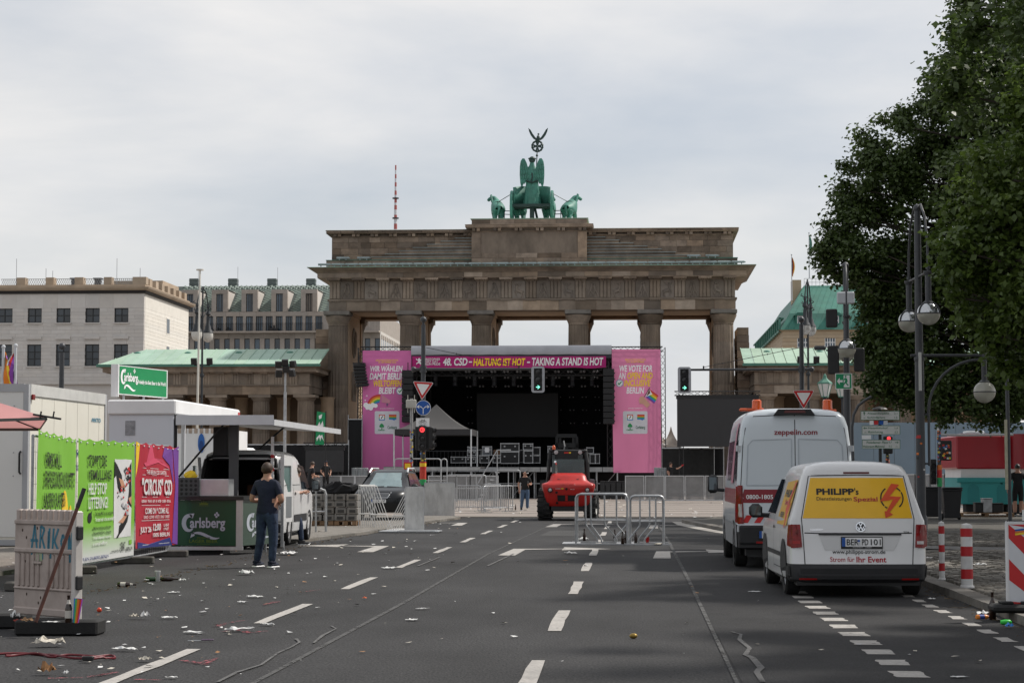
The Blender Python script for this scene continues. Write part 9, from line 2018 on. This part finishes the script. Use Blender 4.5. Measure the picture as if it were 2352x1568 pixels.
def ell(cx,cy,cz,rx,ry,rz_,n,r0,r1,shell=.55):
 out=[]
 while len(out)<n:
  d=Vector((rt.gauss(0,1),rt.gauss(0,1),rt.gauss(0,1))).normalized()*(shell+(1-shell)*rt.random());bump=1+.10*math.sin(d.x*5+d.z*7)+.07*math.sin(d.y*9-d.z*5)
  p=(cx+rx*d.x*bump,cy+ry*d.y*bump,cz+rz_*d.z*bump)
  if p[2]>3.1:out.append((*p,rt.uniform(r0,r1)))
 return out
# the big dark tree: crown made of limb masses whose places follow the photo (sight lines met at its own depth)
TY=70;base=(15.2,TY,.1)
def mass(px_,py_,dy,r,n,k=.95,sq=.85):
 p=atdepth(px_,py_,TY+dy);return ell(p.x-base[0],p.y-base[1],p.z-.1,r,r*.9,r*sq,n,.55*k,1.0*k,.5)
cl=[]
for a in((2010,420,-1,1.7,22),(1962,500,-1,1.25,14),(1945,580,-2,.95,12),(2020,690,-1,1.0,14),(2030,760,-1,1.1,16),(2055,870,-1,1.0,14),(2100,680,0,1.8,24),(1985,600,-2,1.5,18),(2060,340,0,1.9,24),(2190,245,0,2.0,28),(2240,150,0,1.8,24),(2310,60,0,2.2,30),(2370,-20,0,2.3,26),(2420,-100,1,2.6,30),(2100,470,-1,2.6,40),(2200,380,-1,2.8,46),(2290,250,-1,2.9,44),(2060,720,-1,1.6,22),(2035,800,0,1.1,12),(2120,820,-1,1.9,26),(2200,900,-2,1.3,22),(2290,910,-2,1.2,20),(2130,900,-1,1.2,16),(2200,620,-1,3.0,50),(2290,760,-2,2.3,44),(2330,560,-2,3.0,50),(2400,400,-2,3.4,50),(2420,150,0,3.4,44),(2460,650,-2,3.4,50),(2450,880,-2,1.5,24),(2580,400,0,4.5,60),(2560,750,0,3.5,40),(2100,620,1,1.6,16),(2230,760,3,3,40),(2340,560,4,4,50)):cl+=mass(*a)
tree('huge dark green linden tree filling the right side behind the lamp posts',base,tree_mesh(cl,210000,.135,3,LEAF_D,3.6,.42))
# the lighter tree near the right picture edge
TY2=31;b2=(9.4,TY2,.1);base,TY=b2,TY2;cl2=[]
for a in((2230,480,0,.75,14),(2270,560,0,.95,20),(2215,610,-.3,.55,12),(2290,680,0,.85,18),(2340,780,-.3,.62,14),(2390,900,0,.5,10),(2345,430,0,.8,16),(2380,610,-.5,1.1,24),(2250,440,.4,.5,8),(2375,260,.4,.45,9),(2385,340,.4,.5,10),(2360,190,.8,.4,6)):cl2+=mass(*a,k=.55)
cl2+=ell(.4,.6,7.6,4.0,4.2,3.4,150,.6,1.0,.6) if False else[c for c in ell(1.0,.8,8.2,4.0,4.4,3.6,190,.6,1.0,.55) if c[0]+9.4>7.1 or c[2]>9.6]
LT=tree_mesh(cl2,80000,.10,5,LEAF_L,3.0,.22);tree('bright green maple tree whose branches reach in at the right picture edge',b2,LT)
# further trees of the same row, standing outside the picture to the right (they shade the road)
cs=ell(0,0,8.4,4.3,4.3,4.3,170,.7,1.1,.55);MT=tree_mesh(cs,60000,.13,8,LEAF_D,3.2,.24)
for i,(x,y,k) in enumerate(((12.6,44,1.25),(14.5,55,1.3),(11.2,21,1.05),(12.5,11,1.1))):tree(('dark tree behind the bright maple at the right edge','dark tree beside the huge linden on the right','street tree right of the near kerb outside the picture','street tree right of the camera outside the picture')[i],(x,y,.1),MT,i*1.3,k)
# ================================================================== LITTER
rl=random.Random(99)
PAPER=[plain('paper_white',(.62,.62,.61),.8),plain('paper_cream',(.52,.48,.41),.85),plain('paper_grey',(.42,.42,.42),.8)]
def scrap(label,px_,py_,w,d,h,m=None,z=.014,crumple=1.0,cat='litter',name='paper_scrap',group=None,rz=None):
 p=onground(px_,py_,z);b=MB();nx,ny=7,5;vs=[];ph=rl.uniform(0,9)
 for j in range(ny+1):
  for i in range(nx+1):
   u,v=i/nx-.5,j/ny-.5;e_=1-.35*abs(math.sin(i*1.7+ph))*(abs(v)>.3)-.25*abs(math.cos(j*2.3+ph))*(abs(u)>.3)
   vs.append((u*w*e_+rl.uniform(-.06,.06)*w*crumple,v*d*e_+rl.uniform(-.06,.06)*d*crumple,max(.001,h*.62*(.35+.65*rl.random())*(1-1.6*max(abs(u),abs(v))**2)*(1+.3*math.sin(i*2+j)))))
 b.add(vs,[(j*(nx+1)+i,j*(nx+1)+i+1,(j+1)*(nx+1)+i+1,(j+1)*(nx+1)+i) for j in range(ny) for i in range(nx)]);o=b.build(name,m or PAPER[0]);o.location=p;o.rotation_euler=(0,0,rl.uniform(-.5,.5) if rz is None else rz);return tag(o,label,cat,group)
for a in(('crumpled cream paper heap in front of the rubber barrier foot',112,1482,.34,.18,.15,1),('long torn white paper strip right of the cream paper heap',287,1492,.27,.10,.06,0),('crumpled white paper beside the red cable loop',332,1516,.13,.1,.07,1),('long white flat paper sliver left of the knife',446,1452,.28,.1,.03,0),('white folded paper with a raised corner above the knife',550,1447,.36,.12,.07,0),('small white scrap left of the first lane dash',398,1555,.08,.06,.02,0),('pair of crumpled white tissues right of the barrier, left tissue',308,1419,.12,.1,.10,1),('pair of crumpled white tissues right of the barrier, right tissue',331,1419,.14,.1,.13,0),('flat white paper right of the two tissues',389,1419,.22,.12,.05,0),('thin flat white paper in front of the brown bottle lying on the road',400,1360,.19,.12,.03,0),('crumpled white paper beside the foot between green and red banner',418,1333,.13,.08,.06,0),('white wedge of paper left of the second lane dash',586,1371,.25,.12,.05,0),('small folded white paper under the wedge of paper',557,1383,.14,.1,.04,0),('white ribbed paper piece right of the folded paper',614,1434,.19,.08,.04,0),('flat white paper disc between the left lane dashes',947,1423,.16,.12,.03,0),('long white paper strip above the paper disc',970,1397,.2,.1,.02,2),('white paper with pink edge near the third left lane dash',895,1305,.3,.22,.06,0),('spiky white paper at the shoe of the man in navy',565,1318,.28,.2,.13,0),('white plastic bag remains behind the man in navy',660,1272,.45,.5,.10,0),('white paper flake right of the plastic bag remains',700,1248,.4,.3,.05,0),('grey white paper lump in front of the bent tube barriers',1718,1270-0,.01,.01,.01,0),('crumpled silver paper left of the bent tube barriers',1312,1271,.3,.3,.08,2),('white paper heap at the left foot of the bent tube barriers',1340,1240,.3,.3,.12,0),('white paper plate under the right bent tube barrier',1512,1250,.22,.3,.08,1),('flat white scrap in the shade beside the right seam',1733,1358,.2,.14,.02,0),('pale paper strip at the lower right edge of the road',2202,1553,.16,.1,.01,0),('white crumpled paper beside the striped board foot',2262,1412,.3,.2,.1,0),('white paper in the gutter right of the small yellow van',2140,1375,.12,.14,.03,0)):
 if a[3]>.05:scrap(a[0],a[1],a[2],a[3],a[4],a[5],PAPER[a[6]])
scrap('crumpled brown paper bag in the left foreground',108,1546,.16,.12,.15,mat('kraft_paper',(.25,.125,.05),.8,.2,12));scrap('small white paper knot beside the brown paper bag',150,1548,.07,.07,.06);scrap('blue crumpled bag in front of the striped board foot',2318,1440,.10,.1,.08,plain('bag_blue',(.02,.17,.5),.5));scrap('orange peel on the asphalt left of the centre dash',838,1374,.07,.06,.04,plain('orange_peel',(.6,.11,.02),.6));scrap('white napkin on the right pavement beside the thick bollard',2250,1298,.25,.2,.08,z=.14);scrap('white napkin on the right pavement beside the thin bollard',2130,1282,.2,.15,.06,z=.14);scrap('crumpled white paper at the foot of the tall lamp post',2112,1235,.3,.2,.14,z=.13)
scrap('dark twig lying on the right cobbled pavement edge',2200,1395,.3,.02,.02,plain('twig',(.05,.035,.02),.9),.02)
def bottle(label,loc,m,lab,lying=None,s_=1.0,name='bottle',capm=None):
 t=thing(name,label,'bottle',loc);b=MB();b.lathe([(.028,0),(.034,.006),(.034,.145),(.03,.165),(.015,.20),(.0135,.255),(.0155,.258),(.0155,.268),(.012,.27)],n=16);b.build('glass_body',m,t,45)
 if lab:b=MB();b.lathe([(.0346,.045),(.0346,.12)],n=16,caps=False);b.build('paper_label',lab,t,45);b=MB();b.lathe([(.0225,.182),(.0152,.205),(.0145,.225)],n=16,caps=False);b.build('neck_label',lab,t,45)
 t.scale=(s_,)*3
 if lying is not None:t.rotation_euler=(0,PI/2,lying);t.location.z=loc[2]+.034*s_
 return t
BG=plain('brown_bottle_glass',(.022,.009,.004),.08,spec=.8);GG=plain('green_bottle_glass',(.012,.05,.012),.08,spec=.8)
def gp(x,y,z=0):v=onground(x,y,z);return(v.x,v.y,z)
LABL=plain('label_cream',(.5,.47,.42),.6)
bottle('brown beer bottle with white label standing on the rubber foot',gp(157,1429,.156),BG,LABL);t=thing('drink_cup','rainbow striped plastic cup leaning beside the brown bottle on the rubber foot','cup',gp(174,1429,.156));t.rotation_euler=(0,R(6),0)
for k in range(6):b=MB();a0=k/6;b.add([((.028+.014*z/.2)*math.cos(-PI+PI*(a0+u/6)),(.028+.014*z/.2)*math.sin(-PI+PI*(a0+u/6)),z) for z in(0,.235) for u in(0,.5,1)],[(0,1,4,3),(1,2,5,4)]);b.build('colour_stripe',RB[(4,4,3,1,0,5)[k]],t,60)
b=MB();b.lathe([(.027,.002),(.0415,.235)],n=18,caps=False);b.build('cup_wall',plain('cup_violet',(.12,.06,.25),.5),t,60)
bottle('brown beer bottle with white label lying on the road below the green banner',gp(270,1347),BG,LABL,0,1.0);bottle('green glass bottle lying beside the concrete fence foot',gp(335,1334),GG,None,.1,1.0);bottle('dark bottle with black neck lying behind the white cup',gp(370,1334),BG,None,-.05)
t=thing('plastic_cup','tall frosted plastic cup standing on the road below the red banner','cup',gp(362,1335));b=MB();b.lathe([(.026,0),(.03,.004),(.041,.155),(.043,.16),(.039,.158),(.028,.01)],n=18,caps=False);b.build('cup_wall',mat('frosted_plastic',(.62,.62,.62),.35,.05,trans=.2),t,60);b=MB();b.lathe([(.042,.152),(.044,.163)],n=18,caps=False);b.build('rim',WHT,t)
for x,y,lab,m in((1432,1243,'brown beer bottle standing at the left base of the bent tube barriers',BG),(1437,1247,'brown beer bottle beside another at the left base of the bent tube barriers',BG),(1460,1246,'brown beer bottle under the right bent tube barrier',BG),(1430,1249,'dark beer bottle between the two bent tube barriers',BG),(1412,1246-3,'beer bottle half hidden by a bent tube in the left barrier',BG)):
 bottle(lab,gp(x if lab[0]!='b' or x!=1432 else 1342+0,y if x!=1432 else 1241,.03),m,None,s_=1.05)
bottle('beer bottle standing on the plaza beside the man with the phone',gp(1184,1171),BG,None);bottle('large dark glass bottle standing at the foot of the striped board',gp(2280,1423),BG,None,s_=1.15);bottle('orange soft drink bottle lying at the foot of the striped board',gp(2242,1422),plain('orange_plastic_bottle',(.65,.2,.02),.3),plain('label_blue',(.03,.07,.3),.5),.3,.8);
o=MB();o.lathe([(.02,0),(.03,.05),(.028,.1),(.01,.12)],n=12,axis='x');o=o.build('bottle_cap_piece',plain('bright_green_plastic',(.03,.5,.06),.4),None,50);o.location=gp(2298,1428,.03);tag(o,'bright green plastic piece in front of the striped board foot','litter')
t=thing('plastic_cup','red plastic cup on the base of the right bent tube barrier','cup',gp(1487,1245,.03));b=MB();b.lathe([(.032,0),(.045,.12),(.047,.122),(.043,.12),(.033,.01)],n=16,caps=False);b.build('cup_wall',RED,t,60);b=MB();b.lathe([(.046,.115),(.049,.125)],n=16,caps=False);b.build('rim',RED,t)
o=MB();o.sph((0,0,.028),.034,12,8,(1.2,.8,.8));o=o.build('crushed_can',mat('golden_can',(.30,.20,.05),.35,.3,30,metal=.6));o.location=gp(1455,1466);tag(o,'golden crushed can lying in the middle of the near lane','can')
o=MB();o.sph((0,0,.026),.03,12,8);o=o.build('tomato',plain('tomato_red',(.55,.05,.012),.25),None,60);o.location=gp(228,1405);tag(o,'small red tomato on the road right of the barrier','tomato')
t=thing('knife','plastic knife with dark handle lying on the road above the first lane dash','knife',gp(462,1470,.012));b=MB();b.prism([(-.13,-.008),(0,-.008),(0,.008),(-.12,.006)],0,.003,'xy');b.build('blade',GREYW,t);b=MB();b.bbox(0,.12,-.011,.011,0,.014,.004);b.build('handle',plain('mauve_grip',(.12,.08,.13),.5),t);t.rotation_euler=(0,0,.12)
# red cable
pts=[gp(*q,.02) for q in((-30,1502),(60,1499),(110,1501),(150,1507),(200,1508),(255,1504),(262,1508),(230,1512),(200,1514),(190,1511),(210,1508),(240,1506),(215,1503),(160,1503),(120,1505),(90,1500),(40,1501),(10,1504))];b=MB();fine=[]
for i in range(len(pts)-1):
 p_=[Vector(pts[max(i-1,0)]),Vector(pts[i]),Vector(pts[i+1]),Vector(pts[min(i+2,len(pts)-1)])]
 for k in range(6):u=k/6;fine.append(.5*((2*p_[1])+(p_[2]-p_[0])*u+(2*p_[0]-5*p_[1]+4*p_[2]-p_[3])*u*u+(3*p_[1]-p_[0]-3*p_[2]+p_[3])*u**3))
for i,q in enumerate(fine):q.z=.016+.006*math.sin(i*.5)+(.012 if 40<i<62 else 0)
b.tube(fine,.011,6);t=thing('cable','dark red cable lying in loops on the road in the left foreground','cable',(0,0,0));b.build('cord',plain('cable_red',(.13,.012,.018),.5),t,60);v=gp(202,1511,.04);b=MB();b.bbox(v[0]-.05,v[0]+.05,v[1]-.02,v[1]+.02,.02,.06,.008);b.build('plug',DARK,t)
# rubbish on the black feet of the plastic barrier
scrap('white plastic bag on the rear rubber foot of the plastic barrier',35,1421,.12,.1,.15,z=.13);scrap('brown cardboard piece on the front rubber foot',62,1427,.16,.1,.07,mat('cardboard',(.22,.13,.065),.85,.15,8),.157);scrap('red wrapper beside the brown cardboard piece',42,1428,.12,.08,.06,plain('wrapper_red',(.28,.04,.025),.6),.13);scrap('flat white napkin on the front rubber foot beside the broom',118,1428,.22,.08,.02,z=.157)
t=thing('drink_can','green and orange can behind the broom on the rubber foot','can',gp(122,1408,.0));
for z0,z1,m in((0,.06,GRN),(.06,.12,ORANGE),(.12,.17,BLK),(.17,.22,RED)):b=MB();b.lathe([(.033,z0),(.033,z1)],n=14);b.build('can_band',m,t,45)
for k in range(46):
 x=rl.uniform(560,1680);y=1087+7408/rl.uniform(75,118);scrap('small white paper scrap among many on the pale plaza paving',x,y,rl.uniform(.15,.4),rl.uniform(.2,.5),rl.uniform(.03,.1),rl.choice(PAPER),crumple=1.2,group='paper scraps on the plaza')
fl=MB()
def flake(x,y,z,s_):
 a=rl.uniform(0,6);vs=[(x+s_*rl.uniform(.5,1)*math.cos(a+k*1.57),y+s_*rl.uniform(.5,1)*math.sin(a+k*1.57),z+rl.uniform(.0,s_*.4)) for k in range(4)];fl.cm=rl.choice((0,0,0,1,1,2,3));fl.add(vs,[(0,1,2,3)])
for k in range(1500):
 y=15*(8.2**rl.random());x=rl.uniform(-.33*y-1,.2*y+1);side=x<-3.2-.5*rl.random() or y>70 or rl.random()<.12
 if side and not(y<73 and x>4.0):flake(x,y,.015 if x>-7.5 or y>75 else.085,rl.uniform(.008,.04)*(1+y/50))
for k in range(120):y=rl.uniform(22,48);flake(rl.uniform(4.5,8),y,.145,rl.uniform(.012,.035))
fl.build('litter',PAPER+[mat('kraft_paper',(0,0,0))],kind='stuff')
tw=MB()
for k in range(420):y=rl.uniform(16,47);x=4.1-abs(rl.gauss(0,.12));tw.cyl((x,y,.012),(x+rl.uniform(-.06,.06),y+rl.uniform(-.06,.06),.016),.004,n=4,cap=False)
for k in range(300):y=rl.uniform(24,72);x=-7.45+abs(rl.gauss(0,.15))+max(0,(y-48)*.045);tw.cyl((x,y,.012),(x+rl.uniform(-.06,.06),y+rl.uniform(-.06,.06),.02),.006,n=4,cap=False)
tw.build('gutter_debris',mat('dry_debris',(.12,.085,.05),.9,.4,8),kind='stuff')
